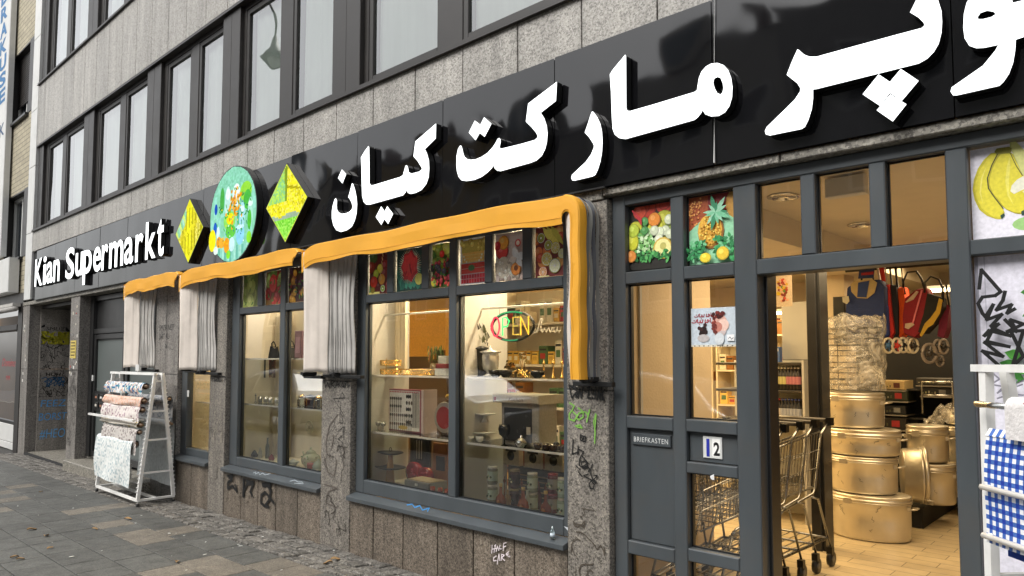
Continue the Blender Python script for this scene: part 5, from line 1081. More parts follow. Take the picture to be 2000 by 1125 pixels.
for k,(px,c) in enumerate(((513,'4a4a44'),(532,'5c3a24'))):
    X=q4(px,.4,1.5); z=Zat(X,.4,738); m=MB(); m.bbox(X-.055,X+.055,.39,.405,z+.002,z+.2,.003,0,lin(c)); p_=Pic(X-.045,X+.045,z+.012,z+.19,.389); p_.bg(c); scatter(p_,rnd,14,['7a5a30','8a3a24','3a3a34','a89a70'],.15,.3); m.v+=[]; 
    b_=len(m.v); m.v+=p_.m.v; m.f+=[[b_+i for i in f] for f in p_.m.f]; m.m+=p_.m.m; m.c+=p_.m.c; m.sm+=p_.m.sm
    top(m,'picture','print',('grey toned','brown floral')[k]+' picture leaning behind the pane of the teapot window','picture')
# narrow window box
X=q4(385,.32,1.12); m=MB(); m.bbox(X-.1,X+.05,.28,.4,1.122,1.23,.004,0,lin('c8ccd0')); m.box(X-.08,X-.03,.2785,.2795,1.14,1.21,0,lin('6a7078')); top(m,'carton','print','white carton on the shelf of the narrow window beside the cloth rack','box')
m=MB(); m.bbox(X+.07,X+.16,.28,.4,1.122,1.26,.004,0,lin('3f6a94')); m.box(X+.08,X+.12,.2785,.2795,1.16,1.22,0,lin('a8c0d4')); top(m,'carton','print','blue carton beside the white one in the narrow window','box')
m=MB(); z=Zat(P(368,700,.04)[0],.04,775); x=P(368,700,.04)[0]; m.box(x-.03,x+.02,.0475,.0498,z,z+.07); m.build('sticker','white_trim',W3)
# ---- big window, left pane
for px,y,w_,lb,z2 in ((763,.28,.20,'two tier gold filigree tray at the left end of the upper shelf, big window',1.47),(815,.30,.34,'long oval gold filigree basket beside the two tier tray',1.47)):
    X=q4(px,y,z2); t=thing('gold_basket',lb,'basket',(X,y,z2),'gold wire baskets in the big window'); m=MB(); rx=w_/2; ry=min(.09,rx*.7); n=40
    for lv in ((0,.07) if px<800 else (0,)):
        m.tube([(X+rx*math.cos(2*PI*k/n),y+ry*math.sin(2*PI*k/n),z2+.004+lv) for k in range(n)],.003,5,closed=True); m.tube([(X+rx*1.04*math.cos(2*PI*k/n),y+ry*1.04*math.sin(2*PI*k/n),z2+.045+lv) for k in range(n)],.003,5,closed=True)
        for k in range(n):
            a,b=2*PI*k/n,2*PI*(k+1.6)/n; m.tube([(X+rx*math.cos(a),y+ry*math.sin(a),z2+.004+lv),(X+rx*1.04*math.cos(b),y+ry*1.04*math.sin(b),z2+.045+lv)],.0022,4,caps=False); m.tube([(X+rx*math.cos(b),y+ry*math.sin(b),z2+.004+lv),(X+rx*1.04*math.cos(a),y+ry*1.04*math.sin(a),z2+.045+lv)],.0022,4,caps=False)
    if px<800:
        for sx in (-1,1): m.tube([(X+sx*rx*.6,y,z2+.004),(X+sx*rx*.6,y,z2+.13)],.003,5)
    m.build('wirework','gold',t)
X=q4(845,.36,1.5); m=MB(); q=random.Random(3)
for k in range(70):
    a=q.uniform(0,6.28); r_=q.random()*.09; m.add([(X+r_*math.cos(a)+dx,.38+.5*r_*math.sin(a)+dy,1.56+.12*q.random()+dz) for dx,dy,dz in ((0,0,0),(.02,.004,.012),(.028,-.003,.03),(.006,.005,.022))],[(0,1,2,3)],0,lin(q.choice(['4a5a2c','6a7a3c','8a5a2c','b89040','3a4a24'])))
for k in range(9): m.tube([(X,.38,1.471),(X+q.uniform(-.06,.06),.38+q.uniform(-.03,.03),1.6)],.002,4,col=lin('4a4a24'))
m.lathe((X,.38,1.471),[(.03,0),(.04,.05),(.03,.09)],12,col=lin('6a5a34')); top(m,'flower_arrangement',PL,'dry green and gold flower arrangement behind the oval gold basket','plant')
X=q4(865,.25,1.5); m=MB(); m.bbox(X-.06,X+.07,.22,.32,1.471,1.525,.004,0,lin('9a9c98')); m.bbox(X-.055,X+.065,.225,.315,1.526,1.56,.004,0,lin('6a2028')); m.box(X-.04,X+.05,.24,.3,1.561,1.62,0,lin('a0a4a0')); top(m,'gift_set','print','grey and dark red glassware gift set stacked near the mullion on the upper shelf','box')
# cutlery case
X=q4(797,.3,1.05); t=thing('cutlery_set','open cutlery case with rows of dark handled spoons on white, lower shelf, left pane','cutlery set',(X,.3,1.021)); 
m=MB(); w_,h_=.40,.335; x0=X-w_*.62; m.bbox(x0,x0+w_,.30,.33,1.021,1.021+h_,.004,0,lin('8a4a58')); m.bbox(x0+w_+.001,x0+w_+.03,.30,.44,1.021,1.021+h_,.004,0,lin('b8a8a8')); m.build('case',PL,t)
m=MB(); m.box(x0+.012,x0+w_-.012,.297,.2995,1.033,1.021+h_-.012,0,lin('d8d8d6')); q=random.Random(6)
for k in range(17): m.ell(x0+.025+.0215*k,.2965,1.345-.012,.008,.006,0,lin('b03848'),8)
for r_,(n,z,zt) in enumerate(((6,1.28,.07),(6,1.22,.05),(11,1.15,.05),(11,1.08,.06))):
    for k in range(n):
        x=x0+.03+.026*k; m.ell(x,.2958-.0001*r_,z,.011,.014,0,lin('16171a' if r_<2 else q.choice(['4a4a4c','7a6a60','2a2a2c'])),10); m.box(x-.003,x+.003,.2952,.2957,z-zt,z,0,lin('1c1c1e' if r_<2 else '6a6260'))
for k in range(3):
    for j in range(5): m.ell(x0+.235+.03*k*(1 if j%2 else .7),.2955,1.30-.05*j,.012,.016,0,lin(q.choice(['16171a','5a5048','2a2a2c'])),10)
for k in range(9): m.box(x0+.305+.009*k,x0+.309+.009*k,.2945,.295,1.06,1.33,0,lin(q.choice(['1c1c1e','6a6a6c','a09a94'])))
m.ell(x0+.19,.2948,1.055,.06,.016,0,lin('b8a05a')); m.build('cutlery','print',t)
X=q4(862,.34,1.1); m=MB(); m.lathe((X,.38,1.15),[(.001,.02),(.09,.016),(.12,-.006),(.115,-.012)],22,ax='y',col=lin('8f8a84')); m.lathe((X,.365,1.15),[(.001,.0),(.085,-.002)],18,ax='y',col=lin('8a2028')); m.box(X-.03,X+.03,.37,.44,1.021,1.04,0,lin('4a3a30')); top(m,'plate',PL,'round plate with a red rose motif standing on the lower shelf, left pane','plate')
for k,(px,c) in enumerate(((775,'c9a030'),(790,'d8b040'),(805,'e0c060'),(852,'a88a3c'))): 
    X=q4(px+30,.5,1.3); m=MB(); m.lathe((X,.5,1.30),[(.001,-.03),(.04,-.02),(.05,.0),(.04,.02),(.001,.03)],10,col=lin(c)); m.tube([(X,.5,1.27),(X,.5,1.022)],.003,4,col=lin('4a5a2c')); top(m,'artificial_flower',PL,'yellow artificial flower head behind the cutlery case','flower','yellow flowers behind the cutlery case')
# tier stand
X=q4(762,.28,.62); t=thing('tier_stand','two tier stand of black trays on a wooden cone, bottom of the left pane','stand',(X,.28,zf))
m=MB(); m.lathe((X,.28,zf),[(.05,0),(.022,.24)],4,col=lin('a07a44')); m.build('column',PL,t)
for z_,r_ in ((.12,.15),(.235,.125)):
    m=MB(); m.lathe((X,.28,zf+z_),[(r_*.7,0),(r_,.012),(r_,.016),(r_*.7,.006)],26,sy=.7,col=lin('111111')); m.build('tray',PL,t)
m=MB(); m.tube([(X+.016*math.cos(a),.28,zf+.27+.016*math.sin(a)) for a in [k*PI/6 for k in range(12)]],.003,5,closed=True,col=lin('222222')); m.build('ring_handle',PL,t)
for px,z_,r_,lb in ((800,.09,.085,'large red lidded pan leaning behind the tier stand'),(822,.075,.07,'small red pan leaning beside the large red pan')):
    X=q4(px,.36,.7); m=MB(); m.lathe((X,.4,zf+z_),[(.001,.0),(r_*.75,-.004),(r_*.8,-.012)],22,ax='y',col=lin('b8a490')); m.lathe((X,.4,zf+z_),[(r_*.78,-.014),(r_,-.012),(r_*1.02,.01),(r_*.9,.05)],22,ax='y',col=lin('8a1a1c'))
    for k in range(6): m.ball((X+rnd.uniform(-.03,.03),.384,zf+z_+rnd.uniform(-.03,.03)),.012,n=6,m=4,col=lin('a02a34'))
    top(m,'pan','ceramic',lb,'pan')
X=q4(832,.3,.62); t=thing('metal_case','silver grey patterned case with papers on top at the bottom of the left pane','case',(X,.27,zf)); m=MB(); m.bbox(X-.14,X+.15,.2,.38,zf,zf+.075,.006,0,lin('6f7274')); m.build('shell','print',t); m=MB(); m.box(X-.005,X+.025,.194,.2,zf+.045,zf+.062,0,lin('c8c8c4')); m.build('latch',PL,t)
m=MB(); m.box(X-.12,X+.14,.22,.36,zf+.0755,zf+.083,0,lin('b0a084')); top(m,'paper_stack','print','sheaf of papers lying on the silver grey case','papers')
X=q4(855,.42,.75); m=MB(); m.bbox(X-.08,X+.09,.44,.46,zf,zf+.34,.004,0,lin('7a4a20')); m.box(X-.04,X+.06,.437,.4395,zf+.13,zf+.24,0,lin('151312')); top(m,'wooden_frame','print','brown wooden board with a dark panel behind the silver grey case','board')
X=q4(815,.5,.75); m=MB(); m.bbox(X-.12,X+.13,.52,.54,zf,zf+.38,.004,0,lin('191612')); m.lathe((X,.519,zf+.25),[(.001,-.004),(.085,-.002),(.09,0)],24,ax='y',col=lin('2e2a24')); 
for k in range(3): m.box(X-.03+.03*k,X-.02+.03*k,.513,.515,zf+.18,zf+.33,0,lin('b8b0a0'))
top(m,'boxed_tableware','print','black tableware box with a round plate print at the back of the left pane','box')
# ---- big window, right pane
def urn(X,Y,Z,s,t):
    m=MB(); m.lathe((X,Y,Z),[(.32*s,0),(.36*s,.06*s),(.14*s,.14*s),(.22*s,.24*s),(.36*s,.34*s),(.40*s,.9*s),(.36*s,1.05*s),(.5*s,1.1*s),(.5*s,1.14*s),(.2*s,1.2*s),(.05*s,1.3*s),(.08*s,1.36*s),(.001,1.4*s)],18); return m.build('urn','silver',t)
Xc=q4(937,.3,1.5); t=thing('samovar_set','pair of chrome urns beside a black column topped with dark foil, upper shelf, right pane','samovar',(Xc,.3,1.47))
urn(Xc-.105,.3,1.472,.155,t); urn(Xc+.105,.3,1.472,.155,t)
m=MB(); m.lathe((Xc,.3,1.472),[(.055,0),(.05,.02),(.06,.19),(.075,.2),(.02,.22)],14,col=lin('0f0f10')); m.build('column',PL,t); m=MB(); q=random.Random(8)
for k in range(46):
    a=q.uniform(0,6.28); r_=.055*q.random(); z=1.68+.13*q.random(); m.add([(Xc+r_*math.cos(a)+dx,.3+r_*math.sin(a)+dy,z+dz) for dx,dy,dz in ((0,0,0),(.02,.008,.01),(.012,-.006,.045),(-.012,.004,.03))],[(0,1,2,3)],0,lin(q.choice(['141414','2a2a28','6a6c4a','b8b8a8'])))
m.build('foil_topping',PL,t)
X=q4(1020,.3,1.5); t=thing('gold_leaf_stand','gold leaf branch stand beside the chrome urns','stand',(X,.3,1.471)); m=MB(); q=random.Random(12)
for k in range(7):
    a=q.uniform(-1.3,1.3); L_=q.uniform(.1,.17); e=(X+math.sin(a)*L_,.3+q.uniform(-.05,.05),1.5+math.cos(a)*L_*.8); m.tube([(X+(k-3)*.015,.3,1.472),(X+math.sin(a)*.04,.3,1.53),e],.003,5)
    for j in range(5): 
        p=(e[0]+q.uniform(-.03,.03),e[1]+q.uniform(-.02,.02),e[2]+q.uniform(-.03,.02)); m.add([p,(p[0]+.012,p[1]-.004,p[2]+.018),(p[0]+.028,p[1],p[2]+.02),(p[0]+.02,p[1]+.003,p[2]+.002)],[(0,1,2,3)])
for k in range(4): m.tube([(X-.08+.05*k,.3,1.472),(X-.07+.05*k,.28,1.50),(X-.05+.05*k,.3,1.52)],.004,5)
m.build('branches','gold',t)
for k,px in enumerate((968,988,1050)):
    X=q4(px,.24,1.48); m=MB(); m.lathe((X,.24,1.471),[(.02,0),(.045,.025),(.05,.05),(.044,.05),(.02,.02)],16,col=lin('17191a')); top(m,'bowl','ceramic','small black bowl on the upper shelf '+('right of the chrome urns','between the urns and the gold leaves','right of the gold leaf stand')[k],'bowl','black bowls on the upper shelf')
# open sign
X0=q4(958,.2,1.8); X1=q4(1040,.2,1.8); zc=Zat((X0+X1)/2,.2,637); w_=X1-X0; t=thing('open_sign','oval neon sign reading OPEN hung in the right pane of the big window','neon sign',((X0+X1)/2,.2,zc-.07))
xc=(X0+X1)/2; hz=S_(28,xc,.2,zc)
m=MB(); n=40; ov=[(xc+w_/2*math.cos(2*PI*k/n),.215,zc+hz*math.sin(2*PI*k/n)) for k in range(n)]
m.tube(ov,.010,6,closed=True,col=lin('0c1210')); m.build('frame',PL,t)
m=MB(); m.tube([(xc+w_/2*math.cos(a),.203,zc+hz*math.sin(a)) for a in [R(60+k*6) for k in range(14)]],.004,6,col=(.02,.30,.10)); m.tube([(xc+w_/2*math.cos(a),.203,zc+hz*math.sin(a)) for a in [R(150+k*7) for k in range(14)]],.004,6,col=(.45,.02,.05)); m.tube([(xc+w_/2*math.cos(a),.203,zc+hz*math.sin(a)) for a in [R(245+k*6) for k in range(8)]],.004,6,col=(.02,.22,.09)); m.build('ring_tube','neon',t)
def nt_(name,pts,c): 
    m=MB(); m.tube([(x0_+a*w_,.196,zc+b*hz) for a,b in pts for x0_ in (X0,)],.0055,6,col=c); m.build(name,'neon',t)
nt_('letter_tube',[(.14+.09*math.cos(a),.0+.68*math.sin(a)) for a in [k*PI/8 for k in range(17)]],(1,.05,.08))
nt_('letter_tube',[(.31,-.65),(.31,.6),(.40,.62),(.47,.35),(.42,.0),(.32,-.05)],(.08,1,.2))
nt_('letter_tube',[(.70,.6),(.56,.6),(.56,-.6),(.70,-.6)],(.55,.35,.05)); nt_('letter_tube',[(.56,0),(.67,0)],(.4,.3,.05))
nt_('letter_tube',[(.74,-.65),(.74,.62),(.92,-.6),(.92,.65)],(1,.5,.04))
m=MB(); m.tube([(xc-w_*.3,.21,zc+hz*.8),(xc-w_*.3,.21,zc+.12)],.0015,4); m.tube([(xc+w_*.3,.21,zc+hz*.8),(xc+w_*.3,.21,zc+.13)],.0015,4); m.build('hanging_cord','iron',t)
m=MB(); zr_=Zat(-3.4,.3,600); m.tube([(-3.63,.3,zr_),(-2.66,.3,zr_)],.008,8); m.tube([(-4.77,.3,zr_),(-3.68,.3,zr_)],.008,8); m.build('curtain_rail','white_paint',B)
q=random.Random(15); m=MB(); x=q4(1040,.22,1.8); z0=Zat(x,.22,650)
st=[(0,.1),(.1,0),(.18,.1),(.22,.5),(.3,1.0),(.36,.95),(.3,.4),(.36,0),(.44,.3),(.5,0),(.58,.35),(.64,0),(.7,.3),(.78,.35),(.72,.05),(.82,0),(.9,.35),(.86,.05),(1,.1)]
ww=q4(1095,.22,1.8)-x; m.tube([(x+a*ww,.22,z0+b*.09) for a,b in st],.004,5,col=lin('e8e4d8')); m.tube([(x+a*ww,.225,z0-.01+b*.05) for a,b in [(k/14,abs(math.sin(k*1.7))*.8) for k in range(15)]],.003,5,col=lin('d8d4c8')); top(m,'script_ornament',PL,'white looping script ornament right of the neon sign','ornament')
# boxed stove
Xa,Xb=q4(975,.22,1.1),q4(1042,.22,1.1); z0=1.021; z1=Zat(Xb,.22,772); t=thing('boxed_stove','grey toy stove carton with a dark window, lower shelf, right pane','box',((Xa+Xb)/2,.3,z0))
m=MB(); m.bbox(Xa-.0,Xb+.03,.24,.42,z0,z1-.06,.004,0,lin('8f8a80')); m.bbox(Xa-.05,Xb+.06,.20,.46,z1-.059,z1,.008,0,lin('a39c90')); m.build('carton','print',t)
m=MB(); m.box(Xa+.03,Xb-.03,.236,.2395,z0+.03,z1-.09,0,lin('1b1c1e')); m.box(Xb-.075,Xb-.04,.2345,.2358,z0+.08,z0+.13,0,lin('b8b0a0')); m.build('window','print',t)
m=MB(); put_text(m,'Kuchen',(Xa+Xb)/2-.05,z1-.045,.028,.1985,.13,lin('6a5a54'),shear=.3); m.box(Xa-.03,Xa-.01,.1975,.1995,z1-.045,z1-.02,0,lin('8a2c34')); m.build('lettering','print',t)
for k,(px,lb) in enumerate(((944,'lower white cake stand left of the stove carton'),)):
    for j,(zz,r_) in enumerate(((0,.09),(.13,.075))):
        X=q4(px+3,.3,1.05); m=MB(); m.lathe((X,.3,1.021+zz),[(.035,0),(.015,.02),(.015,.045),(r_,.055),(r_,.064),(.001,.06)],22,col=lin('c4c2ba')); top(m,'cake_stand','ceramic',('white cake stand on the lower shelf left of the stove carton','white cake stand stacked on the other one left of the stove carton')[j],'cake stand')
X=q4(985,.19,1.05); m=MB(); m.lathe((X,.19,1.021),[(.025,0),(.006,.01),(.006,.05),(.035,.075),(.042,.11),(.034,.14)],16,col=lin('15181a')); top(m,'goblet','ceramic','dark stemmed goblet in front of the stove carton','goblet')
X=q4(1018,.19,1.05); m=MB(); m.lathe((X,.19,1.021),[(.03,0),(.045,.03),(.05,.035)],16); m.lathe((X,.19,1.057),[(.045,0),(.03,.018),(.006,.028),(.01,.04),(.001,.045)],16); top(m,'sugar_bowl','chrome','chrome lidded bowl in front of the stove carton','bowl')
X=q4(1080,.24,1.05); m=MB(); m.bbox(X-.06,X+.05,.2,.3,1.021,1.045,.006,0,lin('131313')); m.ball((X+.02,.25,1.055),.02,col=lin('1c1c1c')); top(m,'lighter_set',PL,'low black object at the right end of the lower shelf','box')
# floor goods right pane : jars and bottles
def jar(px,Y,z,r,h,lidc,labc,bodyc,lb,grp='jars in the big window'):
    X=q4(px,Y,z); t=thing('jar',lb,'jar',(X,Y,z),grp); m=MB(); b=lin(bodyc)
    m.lathe((X,Y,z),[(r*.92,0),(r,.008),(r,h*.2),(r*1.005,h*.21),(r*1.005,h*.72),(r,h*.73),(r,h*.82),(r*.85,h*.88)],18,cols=[b,b,b,lin(labc),lin(labc),b,b,b]); 
    for k in range(5):
        a=-2.0+.28*k; m.ball((X+r*math.cos(a-.3),Y+r*math.sin(a-.3),z+h*(.35+.07*(k%3))),r*.22,n=8,m=5,col=lin(('6a7a4a','3a2a20','8aa078','c8c0a0','505840')[k]))
    m.build('body','ceramic',t); m=MB(); m.lathe((X,Y,z+h*.88),[(r*.93,0),(r*.95,h*.02),(r*.95,h*.11),(r*.88,h*.12),(.001,h*.121)],18,col=lin(lidc)); m.build('lid','ceramic',t); return t
zr=.601; h=.125; r=.036
stacks=[(962,.30,'c8c4b4','a8b8a0','7a7a60'),(1005,.30,'8a7a50','3a2018','4a2a1c'),(1040,.28,'d0ccbc','b8c0a8','8a8f70'),(1080,.34,'7a2024','8a8478','5a1c1c'),(1100,.26,'b8b4a4','a8b8a4','90a08a')]
nm=['far left','second from the left','middle','fourth from the left','far right']
for k,(px,Y,lc,lb,bc) in enumerate(stacks):
    jar(px,Y,zr,r,h,lc,lb,bc,'lower jar of the '+nm[k]+' jar stack in the right pane'); jar(px,Y,zr+h+.002,r,h,lc,lb,bc,'upper jar of the '+nm[k]+' jar stack in the right pane')
def flask(px,Y,lb,c='8a4a24'):
    X=q4(px,Y,zr); t=thing('bottle',lb,'bottle',(X,Y,zr),'round amber bottles in the big window'); m=MB(); m.lathe((X,Y,zr),[(.022,0),(.036,.012),(.045,.045),(.038,.075),(.014,.10),(.011,.145),(.013,.147)],18,sy=.55,col=lin(c)); m.lathe((X,Y-.026,zr+.045),[(.001,-.001),(.018,0)],12,ax='y',col=lin('b8783c')); m.build('body','ceramic',t); m=MB(); m.lathe((X,Y,zr+.147),[(.012,0),(.013,.02),(.001,.022)],10,col=lin('c8a860')); m.build('cap',PL,t)
flask(978,.19,'amber round bottle left of the other two amber bottles'); flask(1022,.19,'amber round bottle between the other two amber bottles','96502a'); flask(1066,.19,'amber round bottle right of the other two amber bottles','7c3c20')
X=q4(912,.24,zr); t=thing('bottle','dark bottle with a white floral print, alone at the left of the right pane','bottle',(X,.24,zr)); m=MB(); m.lathe((X,.24,zr),[(.034,0),(.036,.01),(.036,.12),(.03,.14),(.014,.155),(.013,.175)],14,col=lin('33382e')); 
for k in range(12): m.ball((X+rnd.uniform(-.02,.02),.24-.034,zr+rnd.uniform(.02,.11)),.006,n=6,m=4,col=lin('b8bcae'))
m.build('body','ceramic',t); m=MB(); m.lathe((X,.24,zr+.175),[(.014,0),(.014,.02),(.001,.021)],10,col=lin('111111')); m.build('cap',PL,t)
for k,(px,c,hh) in enumerate(((992,'a88a5c',.12),(1052,'5a2420',.15),(1030,'c8ccc0',.14),(1092,'9ab0a0',.13))):
    X=q4(px,.36 if k%2 else .24,zr); Y=.36 if k%2 else .24; m=MB(); m.lathe((X,Y,zr),[(.02,0),(.022,.01),(.022,hh*.6),(.009,hh*.8),(.009,hh),(.001,hh)],12,cols=[lin(c)]*5); top(m,'bottle','ceramic',('slim tan bottle beside the left amber bottle','slim dark red bottle behind the right amber bottle','slim pale bottle beside the middle amber bottle','slim pale green bottle at the far right of the pane')[k],'bottle')
for k,(px,pz) in enumerate(((1005,0),(1048,0),(1088,0))):
    X=q4(px,.56,.9); m=MB(); m.bbox(X-.09,X+.08,.52,.62,.83,.98,.004,0,lin(('b8a890','c0b4a0','a89c88')[k])); m.lathe((X,.519,.9),[(.001,-.002),(.035,0)],16,ax='y',col=lin('26221e')); m.box(X-.05,X+.05,.5175,.5188,.93,.945,0,lin('3a302a')); m.box(X-.085,X-.08,.515,.52,.84,.97,0,lin('8a2c24')); top(m,'boxed_pot','print',('left','middle','right')[k]+' pot carton stacked behind the jars under the lower shelf','box')
m=MB(); m.box(-3.6,-2.66,.53,.62,.601,.826,0,lin('1a1612')); 
for k in range(5): m.box(-3.58,-2.68,.524,.529,.63+.035*k,.638+.035*k,0,lin('8a7048'))
top(m,'crate','print','dark slatted crate behind the jars carrying the pot cartons','crate')
# ---- rows of small glass and china between the bigger goods
def row(name,mt,prof,r,h,xs,Y,z,col,label,cat,grp,n=12):
    first=None
    for x in xs:
        if first is None: m=MB(); m.lathe((x,Y,z),[(a*r,b*h) for a,b in prof],n,col=lin(col)); first=tag(m.build(name,mt,origin=(x,Y,z)),label,cat,grp)
        else: o=first.copy(); COL.objects.link(o); o.location=(x,Y+rnd.uniform(-.01,.01),z)
TUM=[(.75,0),(1,.15),(1,1),(.92,1),(.9,.2),(.001,.12)]; CUP=[(.5,0),(.55,.08),(.9,.4),(1,1),(.93,1),(.8,.4),(.001,.15)]; GOB=[(.8,0),(.2,.1),(.15,.45),(.8,.6),(1,.85),(.9,1),(.85,.98),(.001,.6)]; CND=[(.9,0),(.3,.08),(.2,.7),(.5,.78),(.4,.86),(.15,.9),(.15,1),(.001,1)]
xr=lambda a,b,n,Y,z:[q4(a+(b-a)*k/(n-1),Y,z) for k in range(n)]
row('glass_tumbler','silver',TUM,.022,.055,xr(915,955,4,.42,1.48),.42,1.472,'c8ccc8','small pale tumbler at the back of the upper shelf behind the chrome urns','glass','tumblers behind the urns')
row('candlestick','gold',CND,.022,.12,xr(1062,1098,3,.36,1.48),.36,1.472,'c8a040','gold candlestick at the right end of the upper shelf, right pane','candlestick','gold candlesticks')
row('tea_glass','silver',GOB,.022,.07,xr(730,748,3,.22,1.03),.22,1.022,'d0d4d4','little silver tea glass left of the cutlery case','glass','silver tea glasses')
row('coffee_cup','ceramic',CUP,.028,.04,xr(905,935,3,.2,1.03),.2,1.022,'d8d6d0','white coffee cup at the left end of the lower shelf, right pane','cup','white coffee cups')
row('coffee_cup','ceramic',CUP,.028,.04,xr(1050,1098,4,.18,1.03),.18,1.022,'3a2c26','dark coffee cup at the right end of the lower shelf, right pane','cup','dark coffee cups')
row('spice_jar','ceramic',TUM,.018,.06,xr(845,872,3,.2,.61),.2,.602,'8a3a24','small rusty red spice jar in front of the brown wooden board','jar','spice jars')
row('perfume_bottle','silver',CND,.02,.09,xr(478,498,3,.3,1.16),.3,1.152,'9aa0a4','slim silver perfume bottle at the left of the lower shelf, teapot window','bottle','silver perfume bottles')
row('glass_tumbler','silver',TUM,.022,.06,xr(508,540,4,.34,1.16),.34,1.152,'70767a','grey glass tumbler on the lower shelf behind the mullion, teapot window','glass','grey tumblers in the teapot window')
row('espresso_pot','plasticc',CND,.04,.13,xr(475,503,3,.4,1.61),.4,1.602,'2a2a2a','small dark espresso pot at the left of the upper shelf, teapot window','pot','espresso pots')
row('tea_light','ceramic',TUM,.02,.03,xr(560,622,6,.18,.61),.16,.602,'d0c8b8','pale tea light holder along the front edge of the teapot window','candle holder','tea light holders')
row('sauce_bottle','ceramic',CND,.02,.16,xr(985,1100,8,.44,.61),.44,.602,'6a3a24','brown sauce bottle in the back row behind the jars','bottle','brown sauce bottles')
row('small_bowl','ceramic',CUP,.045,.03,xr(735,790,3,.2,.61),.17,.602,'b0a898','small pale bowl at the front edge of the left pane','bowl','small pale bowls')
# ---- warm shop behind the right pane
def goods_shelf(name,label,x0,x1,y0,y1,zs,seed,fr='cream',pal=('c8a040','e0b850','8a5a24','d8d0b8','a03028','4a6a3c','e8dcc0'),pth=.02):
    t=thing(name,label,'shelf',((x0+x1)/2,(y0+y1)/2,.15)); q=random.Random(seed); m=MB()
    m.box(x0,x0+pth,y0,y1,.15,zs[-1]+.3); m.box(x1-pth,x1,y0,y1,.15,zs[-1]+.3); m.box(x0+pth+.001,x1-pth-.001,y1-.02,y1,.15,zs[-1]+.3); m.build('frame',fr,t)
    for z in zs:
        m=MB(); m.box(x0+pth+.001,x1-pth-.001,y0,y1-.021,z-.02,z); m.build('board',fr,t)
    gl='small carton standing on the '+label.split(' seen')[0].split(' with')[0].split(' packed')[0].split(',')[0]
    kinds=[]
    for k in range(7):
        w_=q.uniform(.06,.13); h_=q.uniform(.1,.23); c=lin(pal[k]); m=MB(); m.bbox(0,w_,y0+.02,y0+.14,0,h_,.004,0,c); m.box(w_*.2,w_*.8,y0+.018,y0+.0195,h_*.3,h_*.6,0,lin(q.choice(pal))); m.box(w_*.1,w_*.9,y0+.0182,y0+.0196,h_*.75,h_*.85,0,lin('2a2420')); kinds.append([m,w_,None])
    for z in zs:
        x=x0+.04
        while x<x1-.1:
            kd=kinds[q.randrange(7)]; w_=kd[1]
            if kd[2] is None: kd[2]=tag(kd[0].build('carton','print',origin=(0,0,0)),gl,'box','cartons on the '+label.split(',')[0][:40]); o=kd[2]
            else: o=kd[2].copy(); COL.objects.link(o)
            o.location=(x,0,z+.001); x+=w_+.008+(.12 if q.random()<.08 else 0)
    return t
goods_shelf('shop_shelf','cream shelf packed with golden goods seen through the right pane',-4.5,-3.4,1.25,1.6,(.5,.85,1.2,1.55,1.9),31)
goods_shelf('shop_shelf','long cream shelf with mixed goods along the back of the shop',-8.8,-4.6,5.6,6.0,(.5,.9,1.3,1.7),33)
m=MB(); m.bbox(-6.15,-5.35,1.48,1.52,1.62,2.10,.005,0,(.75,.45,.10)); m.box(-6.15,-5.35,1.5,1.55,.15,1.619,0,lin('5a4a38')); top(m,'lit_wall_panel','print','wall panel coloured orange yellow as if lamp-lit, inside behind the left pane','board')  # piece of wall lit yellow; the lamp light is put into its colour
m=MB(); m.box(-5.3,-5.0,1.62,1.66,.15,2.2,0,lin('241c16'))
for i in range(8):
    for j in range(14): m.ell(-5.28+.035*i+.017,1.615,1.3+.06*j,.012,.02,0,lin('5a4430'),8)
top(m,'lattice_screen','print','dark lattice screen next to the orange yellow wall panel','screen')
m=MB(); m.box(-3.25,-2.66,1.7,1.74,.15,2.44); o=bpart(m,'tiled_wall','wall_tile')
# ================================================================= DOORWAY THINGS
def lamp(label,x0,x1,y0,y1,z=2.638,mt='lamp_warm',th=.03,grp='ceiling lamps in the shop'):
    t=thing('ceiling_lamp',label,'lamp',((x0+x1)/2,(y0+y1)/2,z-th-.03),grp); m=MB(); m.box(x0-.02,x1+.02,y0-.02,y1+.02,z-.03,z); m.build('housing','white_paint',t); m=MB(); m.box(x0,x1,y0,y1,z-.03-th,z-.031); m.build('tube',mt,t)
lamp('ceiling tube lamp nearest the doorway on the left',-3.6,-3.5,2.2,3.4); lamp('ceiling tube lamp over the hanging shopping trolleys',-1.9,-.9,5.2,5.3,z=2.36); lamp('ceiling tube lamp at the back of the shop behind the drinks shelf',-4.6,-3.4,5.3,5.4,z=2.2); lamp('ceiling tube lamp behind the big window',-5.6,-4.4,2.4,2.5); lamp('ceiling tube lamp above the right pane of the big window',-3.75,-3.2,1.3,1.36)
area('shop_light_a',(-1.6,1.9,2.4),1.4,1.4,29); area('shop_light_b',(-3.7,3.4,2.55),1.2,2.6,60,(1,.72,.34)); area('shop_light_c',(-6.0,2.6,2.55),2.5,1.5,75,(1,.70,.32)); area('shop_light_d',(-1.6,4.4,2.55),1.0,1.0,17)
area('display_light_a',(-3.15,.50,2.37),.8,.04,13,(1,.80,.50),(R(-38),0,0)); area('display_light_b',(-4.2,.50,2.37),.8,.04,13,(1,.80,.50),(R(-38),0,0)); area('display_light_c',(-6.1,.50,2.37),1.5,.04,7,(1,.86,.64),(R(-38),0,0)); area('display_light_d',(-7.7,.36,2.43),.6,.2,5,(1,.82,.55))
